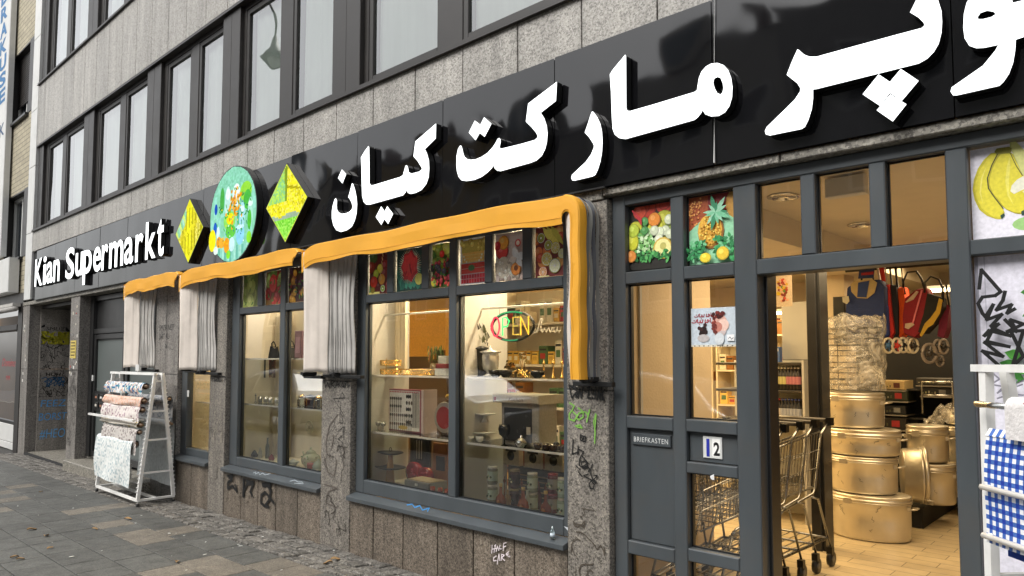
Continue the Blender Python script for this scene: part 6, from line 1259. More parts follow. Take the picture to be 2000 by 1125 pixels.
# exit box lamp behind the transom
t=thing('exit_lamp','white box lamp hanging from the ceiling behind the middle pane over the doorway','lamp',(-1.36,.9,2.36)); xx0,xx1=P(1610,360,.9)[0],P(1688,360,.9)[0]; zz0=Zat((xx0+xx1)/2,.9,381); zz1=Zat((xx0+xx1)/2,.9,344)
m=MB(); m.bbox(xx0,xx1,.9,.97,zz0,zz1,.006); m.build('box','white_trim',t); m=MB(); m.box((xx0+xx1)/2-.02,(xx0+xx1)/2+.01,.92,.95,zz1+.001,2.639); m.build('stem','greywall',t)
for px,py,lb in ((1530,383,'round ceiling air outlet behind the left pane over the doorway'),(1682,438,'round ceiling air outlet farther back behind the middle pane over the doorway')):
    r_=ray(px,py); tt=(2.64-H)/r_.z; X,Y=r_.x*tt,-D+r_.y*tt; m=MB(); m.lathe((X,Y,2.625),[(.12,.012),(.12,.006),(.085,0),(.085,.004),(.05,.002),(.05,.01),(.001,.01)],20,sx=.8); top(m,'ceiling_vent','chrome',lb,'vent','round ceiling outlets')
# trolleys (shopping carts)
def cart():
    t=thing('shopping_cart','shopping cart','shopping cart',(0,0,0),'nested chrome shopping carts inside the doorway')
    # local: y axis = length, handle at y=.92, nose at y=0 ; x from -.27 to .27 ; z up
    m=MB(); r_=.0028
    def quad(y,z):  # half width at y
        return .20+.05*(y/.85)
    def tz(y): return .84+.10*y/.85     # basket top
    def bz(y): return .56-.06*(1-y/.85)+.0    # basket bottom
    for sx in (-1,1):
        m.tube([(sx*quad(0,0),0,tz(0)),(sx*quad(.85,0),.85,tz(.85))],.006,6); m.tube([(sx*(quad(0,0)-.04),.02,bz(0)),(sx*(quad(.85,0)-.03),.80,bz(.8))],.006,6)
        for k in range(22):
            y=.85*k/21; m.tube([(sx*quad(y,0),y,tz(y)),(sx*(quad(y,0)-.035),y*.97+.01,bz(y))],r_*.75,4,caps=False)
        for v in (.33,.66): m.tube([(sx*(quad(0,0)-.035*v),0,tz(0)+(bz(0)-tz(0))*v),(sx*(quad(.85,0)-.035*v),.84,tz(.85)+(bz(.85)-tz(.85))*v)],r_,4,caps=False)
    for k in range(9):
        x=-.2+.4*k/8; m.tube([(x,0,tz(0)),(x*.82,.02,bz(0))],r_*.75,4,caps=False); m.tube([(x*.82,.02,bz(0)),(x*1.0,.80,bz(.8))],r_*.75,4,caps=False)
    for k in range(9): y=.02+.78*k/8; m.tube([(-quad(y,0)+.035,y,bz(y)),(quad(y,0)-.035,y,bz(y))],r_*.75,4,caps=False)
    for v in (0,.5): m.tube([(-.2,0,tz(0)+(bz(0)-tz(0))*v),(.2,0,tz(0)+(bz(0)-tz(0))*v)],r_*1.4,5)
    m.build('basket','cart_wire',t)
    m=MB()
    for sx in (-1,1):
        m.tube([(sx*.26,.97,1.0),(sx*.25,.86,.92),(sx*.235,.78,.56),(sx*.235,.74,.52),(sx*.235,.30,.47),(sx*.23,.26,.45)],.009,7)
        m.tube([(sx*.235,.72,.50),(sx*.245,.80,.48),(sx*.265,.93,.14)],.008,7); m.tube([(sx*.22,.30,.46),(sx*.21,.10,.14)],.008,7)
        m.tube([(sx*.265,.90,.2),(sx*.21,.12,.17)],.008,6)
    m.tube([(-.265,.90,.2),(.265,.90,.2)],.008,6); m.tube([(-.21,.12,.17),(.21,.12,.17)],.008,6)
    for k in range(7): x=-.18+.06*k; m.tube([(x,.12,.17),(x*1.2,.90,.2)],.004,4,caps=False)
    m.build('frame','cart_wire',t)
    m=MB(); m.tube([(-.25,.98,1.01),(.25,.98,1.01)],.015,10,col=lin('5c564c')); m.build('handle',PL,t)
    for sx in (-1,1): m=MB(); m.box(sx*.265-.02,sx*.265+.02,.95,1.0,.975,1.03,0,lin('0d0d0d')); m.build('handle_cap',PL,t)
    for sx,y in ((-.265,.93),(.265,.93),(-.21,.10),(.21,.10)):
        m=MB(); m.box(sx-.02,sx+.02,y-.022,y+.018,.085,.135,0,lin('111111')); c=m.build('caster',PL,t); m=MB(); m.tube([(sx-.014,y+.01,.052),(sx+.014,y+.01,.052)],.051,18,col=lin('161616')); m.tube([(sx-.016,y+.01,.052),(sx+.016,y+.01,.052)],.02,10,col=lin('6a6a68')); m.build('wheel',PL,c)
    return t
c0=cart(); cl=['shopping cart at the street end of the nested row','second shopping cart from the street in the nested row','third shopping cart from the street in the nested row','farthest shopping cart of the nested row, by the stacked pots']
for i,yy in enumerate((1.30,1.54,1.77,2.02)):
    o=c0 if i==0 else copy_tree(c0); o.location=(-2.13-.012*i,yy-.98,.15); o.rotation_euler=(0,0,R(-1.5*i+1)); o['label']=cl[i]
# ---- cooking pots
def pot(X,Y,z0,a,b,hb,hl,label,rot=0,tilt=None,group='aluminium cooking pots',seed=0,side='both',handle=True):
    t=thing('cooking_pot',label,'pot',(X,Y,z0),group,rot); q=random.Random(seed)
    m=MB(); e=.012
    m.lathe((X,Y,z0),[(.90,0),(.965,.012),(.985,.03),(.995,hb*.5),(1.0,hb-.012),(1.025,hb-.010),(1.03,hb),(.98,hb+.001)],44,a,b)
    for k in range(5):   # dents and scratches as thin dark marks
        an=q.uniform(-2.4,-.6); zz=q.uniform(.25,.8)*hb; L=q.uniform(.01,.05); st=[]
        for j in range(5):
            A=an+q.gauss(0,.03)+j*.015*q.choice((1,.3)); r_=1.0015; st.append((X+a*r_*math.cos(A),Y+b*r_*math.sin(A),z0+zz+L*j*.3*(-1)**(k%2)))
        m.tube(st,.0012,4,1)
    m.build('body',['alu','iron'],t)
    m=MB(); z1=z0+hb+.002; m.lathe((X,Y,z1),[(1.0,0),(1.035,.002),(1.035,hl*.4),(1.01,hl*.42),(1.01,hl*.75),(1.03,hl*.8),(1.02,hl),(.96,hl+.004),(.5,hl+.010),(.001,hl+.012)],44,a,b); m.build('lid','alu',t)
    if handle:
        for sx in (-1,1):
            m=MB(); hx=X+sx*a*1.0; z=z0+hb*.86; m.tube([(hx,Y-.045,z),(hx+sx*.035,Y-.045,z+.004),(hx+sx*.05,Y-.03,z+.006),(hx+sx*.05,Y+.03,z+.006),(hx+sx*.035,Y+.045,z+.004),(hx,Y+.045,z)],.007,6); m.box(hx-.012,hx+.012,Y-.06,Y-.035,z-.012,z+.02); m.build('handle','alu',t)
    m=MB(); A=-1.9; cx,cy=X+a*1.03*math.cos(A),Y+b*1.03*math.sin(A); m.box(cx-.03,cx+.03,cy-.012,cy+.002,z0+hb-.02,z0+hb+hl*.5); m.build('latch','alu',t)
    return t
pot(-1.91,3.05,.15,.305,.22,.305,.045,'largest oval aluminium pot at the bottom of the stack by the carts',seed=1)
pot(-1.955,3.05,.512,.262,.20,.255,.035,'tall oval aluminium pot second from the bottom of the stack by the carts',seed=2)
pot(-1.95,3.05,.815,.285,.21,.155,.05,'shallow wide oval pot second from the top of the stack by the carts',seed=3)
pot(-2.015,3.05,1.034,.238,.19,.235,.045,'oval pot on top of the stack, under the wrapped wire baskets',seed=4)
zp=.32
m=MB(); m.bbox(-3.4,-1.66,3.62,6.0,.152,zp,.006); m.box(-3.4,-1.9,4.6,6.0,zp+.001,1.0); o=tag(m.build('low_platform','black_rough'),'low black platform carrying the round pots at the right of the doorway','platform')
def rp(pl,pr,pb,ptop,z,lb,sd,lidf=.16):
    X,Y=G((pl+pr)/2,pb,z); Y+=.12; X=q4((pl+pr)/2,Y,z+.15); r_=S_((pr-pl)/2,X,Y,z+.15); zt=Zat(X,Y-r_*.8,ptop); hl=(zt-z)*lidf; return pot(X,Y,z,r_,r_,zt-z-hl,hl,lb,seed=sd,handle=True),X,Y,zt
_,Xb,Yb,zb=rp(1788,1862,986,908,zp+.001,'round aluminium pot on the low platform, lower one of the front pair',11)
X=q4(1812,Yb,zb+.15); r_=S_(36,X,Yb,zb+.15); zt=Zat(X,Yb-r_*.8,832); pot(X,Yb,zb+.02,r_,r_,(zt-zb)*.72,(zt-zb)*.2,'round lidded aluminium pot stacked on the front pot of the low platform',seed=12)
Y=Yb+.55; X=q4(1878,Y,.6); r_=S_(32,X,Y,.6); z1=Zat(X,Y,970); z2=Zat(X,Y,905); pot(X,Y,zp+.001,r_,r_,z2-zp-.05,.045,'round pot at the far right edge of the doorway, on the platform',seed=13)
z3=Zat(X,Y,828); pot(X,Y,z2+.012,r_*.96,r_*.96,(z3-z2)*.75,(z3-z2)*.15,'round pot stacked at the far right edge of the doorway',seed=14)
X2=q4(1862,Y+.5,1.2); za=z3+.02; m=MB(); r5=.1; z4=Zat(X,Y,800); m.lathe((X,Y,z3),[(.11,0),(.115,.02),(.115,z4-z3),(.03,z4-z3+.01),(.02,z4-z3+.03),(.001,z4-z3+.035)],24); top(m,'small_pot','alu','small lidded pot on top of the far right pot stack','pot')
# tilted pot lying on its side
Y=3.62; X=q4(1795,Y,.55); zc_=Zat(X,Y,928); r_=S_(53,X,Y,zc_); t=thing('cooking_pot','round pot lying tipped on its side between the oval stack and the round pots','pot',(X,Y,zc_),'aluminium cooking pots',R(20))
m=MB(); m.lathe((X,Y,zc_),[(.001,-.13),(r_*.9,-.13),(r_*.96,-.115),(r_,.0),(r_*1.03,.002),(r_*1.03,.02),(r_*.98,.022)],40,ax='x'); m.build('body','alu',t)
m=MB(); m.lathe((X,Y,zc_),[(r_*1.035,.024),(r_*1.04,.05),(r_*.97,.058),(r_*.9,.05),(.001,.056)],40,ax='x'); m.build('lid','alu',t)
m=MB(); m.tube([(X+.02,Y-r_*.7,zc_-r_*.75),(X+.08,Y-r_*.75,zc_-r_*.8),(X+.08,Y-r_*.55,zc_-r_*.95),(X+.02,Y-r_*.5,zc_-r_*.9)],.007,6); m.build('handle','alu',t)
# wire basket tower in crumpled film
X0_,X1_=q4(1604,3.0,1.6),q4(1722,3.0,1.6); xc=(X0_+X1_)/2; zb0=1.336; zt0=Zat(xc,3.0,628); wx=(X1_-X0_)/2*.96; wy=.17
t=thing('wire_basket_tower','tower of black wire baskets wrapped in clear film on top of the oval pots','wire basket',(xc,3.05,zb0)); nl=4
for k in range(nl):
    m=MB(); z=zb0+(zt0-zb0)*k/nl; hh=(zt0-zb0)/nl*.62
    for zz,f_ in ((z,.88),(z+hh*.5,.94),(z+hh,1.0)):
        pts=[(xc+wx*f_*math.cos(a)**1*1.0,3.05+wy*f_*math.sin(a),zz) for a in [2*PI*j/20 for j in range(20)]]; m.tube(pts,.005 if zz>z+hh*.9 else .003,4,closed=True)
    for j in range(22):
        a=2*PI*j/22; m.tube([(xc+wx*math.cos(a),3.05+wy*math.sin(a),z+hh),(xc+wx*.88*math.cos(a),3.05+wy*.88*math.sin(a),z)],.0011,4,caps=False)
    for j in range(8): x=-.8+1.6*j/7; m.tube([(xc+wx*.88*x,3.05-wy*.88*math.sqrt(1-x*x),z),(xc+wx*.88*x,3.05+wy*.88*math.sqrt(1-x*x),z)],.0018,4,caps=False)
    m.build('basket','iron',t)
m=MB()
for sx in (-1,1):
    for sy in (-1,1): m.tube([(xc+sx*wx*.7,3.05+sy*wy*.72,zb0),(xc+sx*wx*.7,3.05+sy*wy*.72,zt0)],.004,5)
m.build('post','iron',t)
def film_mat():
    m,nt,ns,ln=newmat('film'); out=N(ns,'ShaderNodeOutputMaterial'); mx=N(ns,'ShaderNodeMixShader'); tr=N(ns,'ShaderNodeBsdfTransparent'); b=N(ns,'ShaderNodeBsdfPrincipled')
    b.inputs['Base Color'].default_value=(.62,.58,.5,1); b.inputs['Roughness'].default_value=.16; b.inputs['Specular IOR Level'].default_value=1.0
    tc=N(ns,'ShaderNodeTexCoord'); no=N(ns,'ShaderNodeTexNoise'); no.inputs['Scale'].default_value=8; no.inputs['Detail'].default_value=3; no.inputs['Distortion'].default_value=1.6; ln.new(tc.outputs['Object'],no.inputs[0])
    bp=N(ns,'ShaderNodeBump'); bp.inputs['Strength'].default_value=1; bp.inputs['Distance'].default_value=.05; ln.new(no.outputs[0],bp.inputs['Height']); ln.new(bp.outputs[0],b.inputs['Normal'])
    mr=N(ns,'ShaderNodeMapRange'); mr.inputs[1].default_value=.35; mr.inputs[2].default_value=.7; mr.inputs[3].default_value=.12; mr.inputs[4].default_value=.6; ln.new(no.outputs[0],mr.inputs[0]); ln.new(mr.outputs[0],mx.inputs[0])
    ln.new(tr.outputs[0],mx.inputs[1]); ln.new(b.outputs[0],mx.inputs[2]); ln.new(mx.outputs[0],out.inputs[0])
film_mat()
m=MB(); q=random.Random(2); tb=[[q.gauss(0,1) for _ in range(40)] for _ in range(30)]
def film(u,v):
    a=2*PI*u; e=.0035*(math.sin(a*5+v*9)+math.sin(a*11-v*17+2)+.8*math.sin(a*19+v*23)+.6*math.sin(v*41+a*3)); 
    f_=1.08+e*3-.05*math.sin(v*PI*4); tp=.02*math.sin(a*3)+.03*math.sin(a*7)*.5 if v>.95 else 0
    return (xc+wx*f_*math.cos(a),3.05+wy*(f_+.1)*math.sin(a)+e,zb0+.004+(zt0+.03-zb0)*v+tp)
m.sheet(film,80,44,sm=True); m.sheet(lambda u,v:(xc+wx*1.05*(2*u-1)*(1-.1*abs(2*v-1)),3.05+wy*1.15*(2*v-1)*math.sqrt(max(.02,1-(2*u-1)**2)),zt0+.03+.02*q.gauss(0,.6)),14,8,sm=True)
for k in range(3): m.sheet(lambda u,v:(xc+wx*(.5+.75*u),3.05-wy*1.12-.02*math.sin(u*6+k),zb0+.06+.10*u*(1-u)+.05*v+.035*k+.008*q.gauss(0,1)),14,4,sm=True)
m.build('film_wrap','film',t)
# ---- hanging shopping trolley bags
def px3(px,py,Y): 
    a=P(px,py,Y); return (a[0],Y,a[1])
m=MB(); a=px3(1640,500,3.6); b=px3(1880,500,3.6); m.tube([(a[0],3.75,2.42),(b[0]+.2,3.75,2.42)],.014,8)
for x in (a[0]+.1,b[0]): m.tube([(x,3.75,2.42),(x,3.75,2.64)],.008,6)
top(m,'hanging_rail','iron','black rail under the shop ceiling from which the bag trolleys hang','rail')
def bag(label,pts,Y,thick,col,parts=(),rings=(),hand=None,hc='0e0e0e'):
    """pts: outline of the bag's broad or narrow face in photo pixels at depth Y"""
    P3=[px3(x,y,Y) for x,y in pts]; c_=sum(p[0] for p in P3)/len(P3); P3=[(c_+(p[0]-c_)*1.14,p[1],p[2]) for p in P3]; thick+=.05; t=thing('trolley_bag',label,'shopping trolley',(sum(p[0] for p in P3)/len(P3),Y,min(p[2] for p in P3)),'wheeled bags hung inside the doorway')
    m=MB(); n=len(P3); cx=sum(p[0] for p in P3)/n; cz=sum(p[2] for p in P3)/n
    rows=[(.93,-.0),(1,.03),(1,thick-.03),(.93,thick)]; vs=[]
    for s_,d_ in rows: vs+=[(cx+(p[0]-cx)*s_,Y+d_,cz+(p[2]-cz)*s_) for p in P3]
    fs=[tuple(range(n))]+[tuple(3*n+k for k in range(n))[::-1]]
    for r_ in range(3): fs+=[(r_*n+k,r_*n+(k+1)%n,(r_+1)*n+(k+1)%n,(r_+1)*n+k) for k in range(n)]
    m.add(vs,fs,0,lin(col)); m.build('bag','fabric',t,bev=.006)
    for i,(pp,c,nm_) in enumerate(parts):
        m=MB(); Q=[px3(x,y,Y-.006-.003*i) for x,y in pp]; n=len(Q); m.add(Q+[(p[0],p[1]+.005,p[2]) for p in Q],[tuple(range(n))]+[(k,(k+1)%n,n+(k+1)%n,n+k) for k in range(n)],0,lin(c)); m.build(nm_,'fabric',t)
    for (x,y,r_,asp,c,c2) in rings:
        p=px3(x,y,Y-.02); rr_=S_(r_,*p); m=MB(); m.tube([(p[0]+rr_*asp*math.cos(k*PI/10),p[1]+rr_*.7*math.cos(k*PI/10),p[2]+rr_*math.sin(k*PI/10)) for k in range(20)],rr_*.17,6,closed=True,col=lin(c)); m.ball(p,rr_*.35,rr_*.3,rr_*.4,col=lin(c2)); 
        for k in range(5): m.tube([p,(p[0]+rr_*asp*math.cos(k*1.257),p[1]+rr_*.7*math.cos(k*1.257),p[2]+rr_*math.sin(k*1.257))],rr_*.09,4,col=lin(c2))
        m.build('wheel',PL,t)
    if hand:
        m=MB(); m.tube([px3(x,y,Y+.02) for x,y in hand],.009,6,col=lin(hc)); m.build('handle',PL,t)
    return t
bag('large navy blue wheeled bag with a tan edged flap, leftmost of the hanging bags',[(1658,560),(1676,548),(1712,545),(1722,560),(1724,640),(1720,668),(1690,672),(1660,668),(1655,620)],3.55,.16,'1c2d5c',
    [([(1661,556),(1663,570),(1674,582),(1694,583),(1708,572),(1713,552),(1704,545),(1668,549)],'a08c60','flap'),([(1676,552),(1674,580),(1692,581),(1698,548)],'1f3264','flap_stripe'),([(1678,528),(1676,544),(1706,543),(1708,525)],'1b2b58','pocket'),([(1682,533),(1682,538),(1706,536),(1706,530)],'8a1e2c','label_patch'),([(1645,580),(1646,590),(1654,594),(1659,588),(1657,578)],'b0aa94','side_pocket')],hand=[(1682,560),(1684,520),(1704,518),(1706,560)])
bag('narrow royal blue bag seen edge on beside the navy bag',[(1716,552),(1722,556),(1731,600),(1734,655),(1728,662),(1720,661),(1716,620)],3.60,.14,'2b3c78',rings=[(1735,675,14,.45,'e6dcc4','3a6a9a')])
bag('bright red bag between the royal blue and the black bag',[(1719,556),(1734,554),(1738,600),(1744,650),(1738,662),(1730,660),(1728,600)],3.66,.14,'c22c28',[([(1716,522),(1722,548),(1730,550),(1726,522)],'c8342c','strap')],rings=[(1752,675,14,.42,'e6dcc4','c8342c')],hand=[(1714,522),(1720,560),(1734,560),(1728,520)],hc='c8b8a8')
bag('black bag hanging between the red and the orange bag',[(1736,556),(1748,555),(1752,600),(1752,655),(1745,662),(1740,655),(1744,600)],3.72,.14,'1e2228',rings=[(1764,674,14,.42,'e6dcc4','141414')],hand=[(1738,522),(1742,560),(1752,560),(1750,521)])
bag('orange bag hanging right of the black bag',[(1752,562),(1762,559),(1768,600),(1765,650),(1758,660),(1752,655),(1755,600)],3.78,.14,'e0561c',rings=[(1776,674,14,.42,'e6dcc4','5a5048'),(1784,675,14,.42,'e6dcc4','2a2622')],hand=[(1748,520),(1754,565),(1764,562),(1760,519)])
bag('dark crimson slanted bag with a cream pocket, in the middle of the hanging bags',[(1770,582),(1790,564),(1806,562),(1812,578),(1808,600),(1796,650),(1786,660),(1768,652),(1766,620)],3.68,.15,'7e1522',[([(1768,590),(1790,568),(1794,570),(1784,585),(1770,591)],'b09a84','pocket'),([(1768,632),(1782,630),(1786,634),(1774,643),(1767,640)],'b8a088','pocket'),([(1799,566),(1802,567),(1784,632),(1781,631)],'c86a70','piping')],hand=[(1768,575),(1764,550),(1772,532),(1790,530),(1800,545),(1806,566)])
bag('black bag with a yellow floral edge, right of the crimson bag',[(1812,572),(1836,580),(1838,600),(1822,632),(1806,652),(1796,650),(1806,612)],3.66,.13,'15130f',[([(1834,582),(1841,586),(1836,612),(1822,634),(1812,640),(1800,658),(1796,655),(1806,632),(1818,620),(1828,606)],'b08c2a','floral_edge')],rings=[(1815,690,18,.5,'8a8078','3a3430')],hand=[(1806,572),(1806,552),(1818,540),(1834,546),(1842,566),(1842,590)])
bag('plum red narrow bag at the right end of the hanging bags',[(1840,600),(1850,594),(1852,600),(1848,640),(1842,660),(1833,658),(1836,630)],3.8,.12,'74203a',rings=[(1832,678,14,.4,'9a9088','2a2622'),(1843,677,14,.4,'9a9088','2a2622'),(1836,705,10,.5,'8a8078','3a3430')],hand=[(1838,600),(1842,560),(1848,556),(1854,600)])
# black speaker box, cream pillar, inner door leaf
m=MB(); a=px3(1626,580,3.9); b=px3(1652,640,3.9); m.bbox(a[0],b[0],3.9,4.1,b[2]-.15,a[2],.01); top(m,'black_box','black','black speaker box on the cream wall left of the navy bag','speaker')
m=MB(); a=px3(1600,600,4.2)[0]; b=px3(1650,600,4.2)[0]; m.box(a,b,4.2,4.5,.15,2.439); bpart(m,'pillar','cream_wall')
m=MB(); a=px3(1577,700,2.3)[0]; b=px3(1601,700,2.3)[0]; m.bbox(a,b-.02,2.3,2.36,.15,2.43,.004); m.box(b-.019,b,2.33,2.5,.15,2.43); bpart(m,'inner_door_post','frame_black')
m=MB(); a=px3(1527,640,3.3); b=px3(1577,640,3.3); m.box(a[0],b[0],3.3,3.34,1.59,px3(1550,590,3.3)[2]); t=tag(m.build('shelf_back_panel','greywall'),'plain grey panel standing above the drinks shelf','panel')
# hanging poster by the drinks shelf
a=px3(1512,540,2.6); b=px3(1548,598,2.6); p=Pic(a[0],b[0],b[2],a[2]+.05,2.6); p.bg('c9b69a'); q=random.Random(4)
for k in range(60): p.el(.5+q.gauss(0,.13),.5+q.gauss(0,.17),.09,q.choice(['a03428','c04a34','d8a080','7a2a20','c8a030','5a7a30']),.8,q.uniform(0,3))
for k in range(12): p.leaf(.2,.3,.25,.7+.1*k,'c8a82c',.14)
tag(p.m.build('poster','print'),'food picture hanging over the drinks shelf inside the doorway','poster')
# drinks shelf
xa_,xb_=px3(1484,700,3.2)[0],px3(1578,700,3.2)[0]; zs=[Zat((xa_+xb_)/2,3.1,y) for y in (824,762,708)]
t=thing('drinks_shelf','dark shelf of bottled drinks seen just inside the doorway on the left','shelf',((xa_+xb_)/2,3.2,.15)); m=MB(); m.box(xa_-.4,xb_,3.5,3.53,.15,zs[2]+.02); m.box(xb_-.02,xb_,3.1,3.499,.15,zs[2]+.02); m.build('frame','greywall',t)
for z in zs+[.5]:
    m=MB(); m.bbox(xa_-.4,xb_-.021,3.1,3.499,z-.025,z,.004); m.build('board','bronze',t)
def bottle(X,Y,Z,h,r,c,lab,cap):
    o=MB(); o.lathe((X,Y,Z),[(r*.9,0),(r,.01),(r,h*.25),(r*1.01,h*.26),(r*1.01,h*.58),(r,h*.59),(r*.9,h*.68),(r*.35,h*.85),(r*.33,h*.93),(r*.4,h*.93),(r*.4,h),(.001,h)],12,cols=[lin(c)]*3+[lin(lab)]*2+[lin(c)]*3+[lin(cap)]*4); return o
protos={}
for row,(z,h,sets) in enumerate(((zs[1]+.001,.205,(('17140c','a89c50','c8c4b0'),('1a150e','b8b078','c8c4b0'),('1c1210','b0707a','a8a098'))),(zs[0]+.001,.205,(('1c1410','c8c0b8','8a1c1c'),('14161c','9aa0b0','2a3a7a')))) ):
    nb=13; 
    for rr_ in range(2):
        for k in range(nb):
            x=xa_-.02+(xb_-.06-xa_)*(k+.5)/nb+.03; si=min(len(sets)-1,int(k/nb*len(sets))); key=(row,si); y=3.14+.075*rr_
            lbw={(0,0):'dark bottle with a yellow label on the upper board of the drinks shelf',(0,1):'dark bottle with a pale label in the middle of the upper drinks board',(0,2):'dark bottle with a pink label at the right of the upper drinks board',(1,0):'red capped dark bottle on the lower board of the drinks shelf',(1,1):'blue capped dark bottle on the lower board of the drinks shelf'}[key]
            if key not in protos: protos[key]=tag(bottle(x,y,z,h,.026,*sets[si]).build('drink_bottle',PL,origin=(x,y,z)),lbw,'bottle','bottles on the drinks shelf: '+('upper','lower')[row]+str(si))
            else:
                o=protos[key].copy(); COL.objects.link(o); o.location=(x,y,z); 
for k,(px,py,c) in enumerate(((1497,705,'3f5a9a'),(1514,705,'4a6aa8'),(1500,672,'4a68a4'))):
    X=q4(px,3.15,1.65); z=zs[2]+.002+(.145 if k==2 else 0); m=MB(); m.bbox(X-.045,X+.045,3.14,3.2,z,z+.14,.003,0,lin(c)); m.lathe((X,3.139,z+.05),[(.001,-.001),(.03,0)],12,ax='y',col=lin('c8a860')); m.box(X-.035,X+.035,3.1375,3.1385,z+.1,z+.125,0,lin('c8ccd8')); top(m,'carton','print',('left','right','upper')[k]+' blue carton on top of the drinks shelf','box')
# dark gondola of household goods at the back right
t=thing('goods_rack','dark rack of household goods behind the pots','shelf',(-2.3,4.9,.15)); m=MB(); m.box(-3.4,-.7,5.0,5.03,.15,1.95); m.build('back','black_rough',t)
for z in (1.02,1.3):
    m=MB(); m.bbox(-3.0,-.8,4.55,4.999,z-.02,z,.003); m.build('board','black',t)
q=random.Random(18)
for k,(px,py,w_,h_,c,c2,lb) in enumerate(((1740,752,54,16,'b8a070','5a2a20','flat tan carton at the top left of the dark rack'),(1742,772,60,18,'2c3020','a02a28','dark green appliance carton with a red mark on the dark rack'),(1740,800,58,14,'14161a','7a7a78','black glossy appliance on the dark rack'),(1735,826,70,18,'24201c','a82c30','dark carton with a small red mark low on the dark rack'),(1825,745,70,12,'3a3834','8a8880','steel oven tray box at the right of the dark rack'),(1828,765,60,14,'1c1c1c','6a6a68','dark oven box under the steel tray box'))):
    Y=4.5; p0=px3(px-w_/2,py+h_/2,Y); p1=px3(px+w_/2,py-h_/2,Y); m=MB(); m.bbox(p0[0],p1[0],Y,Y+.3,p0[2],p1[2],.006,0,lin(c)); w3=p1[0]-p0[0]; m.box(p0[0]+w3*.6,p0[0]+w3*.82,Y-.003,Y-.0005,p0[2]+(p1[2]-p0[2])*.2,p0[2]+(p1[2]-p0[2])*.75,0,lin(c2)); m.box(p0[0]-.005,p1[0]+.005,Y-.01,Y+.3,p0[2]-.018,p0[2]-.006,0,lin('8a8478')); 
    for j in range(5): m.box(p0[0]+w3*(.06+.1*j),p0[0]+w3*(.1+.1*j),Y-.003,Y-.0005,p0[2]+(p1[2]-p0[2])*.25,p0[2]+(p1[2]-p0[2])*(.4+.1*(j%3)),0,lin(q.choice(['8a8a60','5a5a3a','a09a80'])))
    top(m,'appliance_box','print',lb,'box')
m=MB(); a=px3(1800,745,4.4); b=px3(1862,800,4.4); m.tube([(a[0],4.4,b[2]-.05),(a[0],4.4,a[2]),(b[0],4.4,a[2]),(b[0],4.4,b[2]-.05)],.012,6); m.tube([(a[0],4.4,(a[2]+b[2])/2),(b[0],4.4,(a[2]+b[2])/2)],.008,6); top(m,'steel_stand','chrome','square steel tube stand in front of the dark rack','stand')
m=MB(); a=px3(1830,800,4.2); q=random.Random(5); m.sheet(lambda u,v:(a[0]-.1+.36*u,4.1+.25*v,a[2]-.12+.16*math.sin(PI*u)*math.sin(PI*v)+.02*q.gauss(0,1)),12,8,sm=False); top(m,'plastic_bundle','film','crumpled clear plastic bundle on the dark rack','plastic bundle')
m=MB(); a=px3(1830,545,5.9); m.box(-2.5,-.4,6.3,6.58,1.5,2.3,0,lin('8a8478')); 
goods_shelf('shop_shelf','tall cream shelf at the back right of the shop, under a bright tube lamp',-2.6,-.3,6.1,6.5,(.6,1.0,1.4,1.8),35)
goods_shelf('shop_shelf','pale yellow shelf far behind the drinks shelf',-4.5,-2.75,5.5,5.9,(.6,1.0,1.45,1.9),37)
# ================================================================= small clear bottle on the big sill
X=q4(1079,-.0,.56); z=.497+.045; t=thing('clear_bottle','tiny empty clear glass bottle standing on the outside sill of the big window','bottle',(X,.0,z)); m=MB(); m.lathe((X,.0,z),[(.012,0),(.014,.004),(.014,.04),(.006,.055),(.006,.072),(.001,.073)],14); m.build('glass','clear_jar',t); m=MB(); m.lathe((X,.0,z+.012),[(.0143,0),(.0143,.022)],14,col=lin('c8d4dc')); m.build('label',PL,t)
# ================================================================= LITTER on the pavement
q=random.Random(51); lf=None; sp=None
for px,py in ((62,1032),(90,1045),(185,1032),(28,1088),(40,1092),(98,1070),(345,1100),(250,1012),(640,1105),(655,1098),(80,955)):
    X,Y=G(px,py,gz(-6)); z=gz(X)+.006; 
    if lf is None:
        m=MB(); m.sheet(lambda u,v:(X+(u-.5)*.05*math.sin(PI*min(.98,max(.05,v)))**.7,Y+(v-.5)*.075,z+.012*abs(u-.5)*2+.006*math.sin(v*5)),4,6); lf=tag(m.build('fallen_leaf','leaf',origin=(X,Y,z)),'small dry brown leaf lying on the pavement','leaf','dry leaves on the pavement')
    else: o=lf.copy(); COL.objects.link(o); o.location=(X,Y,z); o.rotation_euler=(q.uniform(-.2,.2),q.uniform(-.2,.2),q.uniform(0,6)); s_=q.uniform(.5,1); o.scale=(s_,s_,s_)
for k in range(46):
    px,py=((35,983),(150,963),(75,1002),(102,1058),(355,992),(455,1072),(470,1068),(140,1087),(265,1020),(400,1085))[k] if k<10 else (q.uniform(10,700),q.uniform(950,1120))
    X,Y=G(px,py,gz(-6)); z=gz(X)+.003
    if Y>-.05: continue
    if sp is None:
        m=MB(); m.lathe((X,Y,z),[(.011,0),(.010,.002),(.001,.003)],7,sy=.7,col=lin('d8d8d2')); sp=tag(m.build('paper_scrap','paintflat',origin=(X,Y,z)),'tiny white scrap trodden onto the pavement','scrap','white scraps on the pavement')
    else: o=sp.copy(); COL.objects.link(o); o.location=(X,Y,z); o.rotation_euler=(0,0,q.uniform(0,6)); s_=q.uniform(.25,1.1); o.scale=(s_*q.uniform(.8,1.8),s_,1)
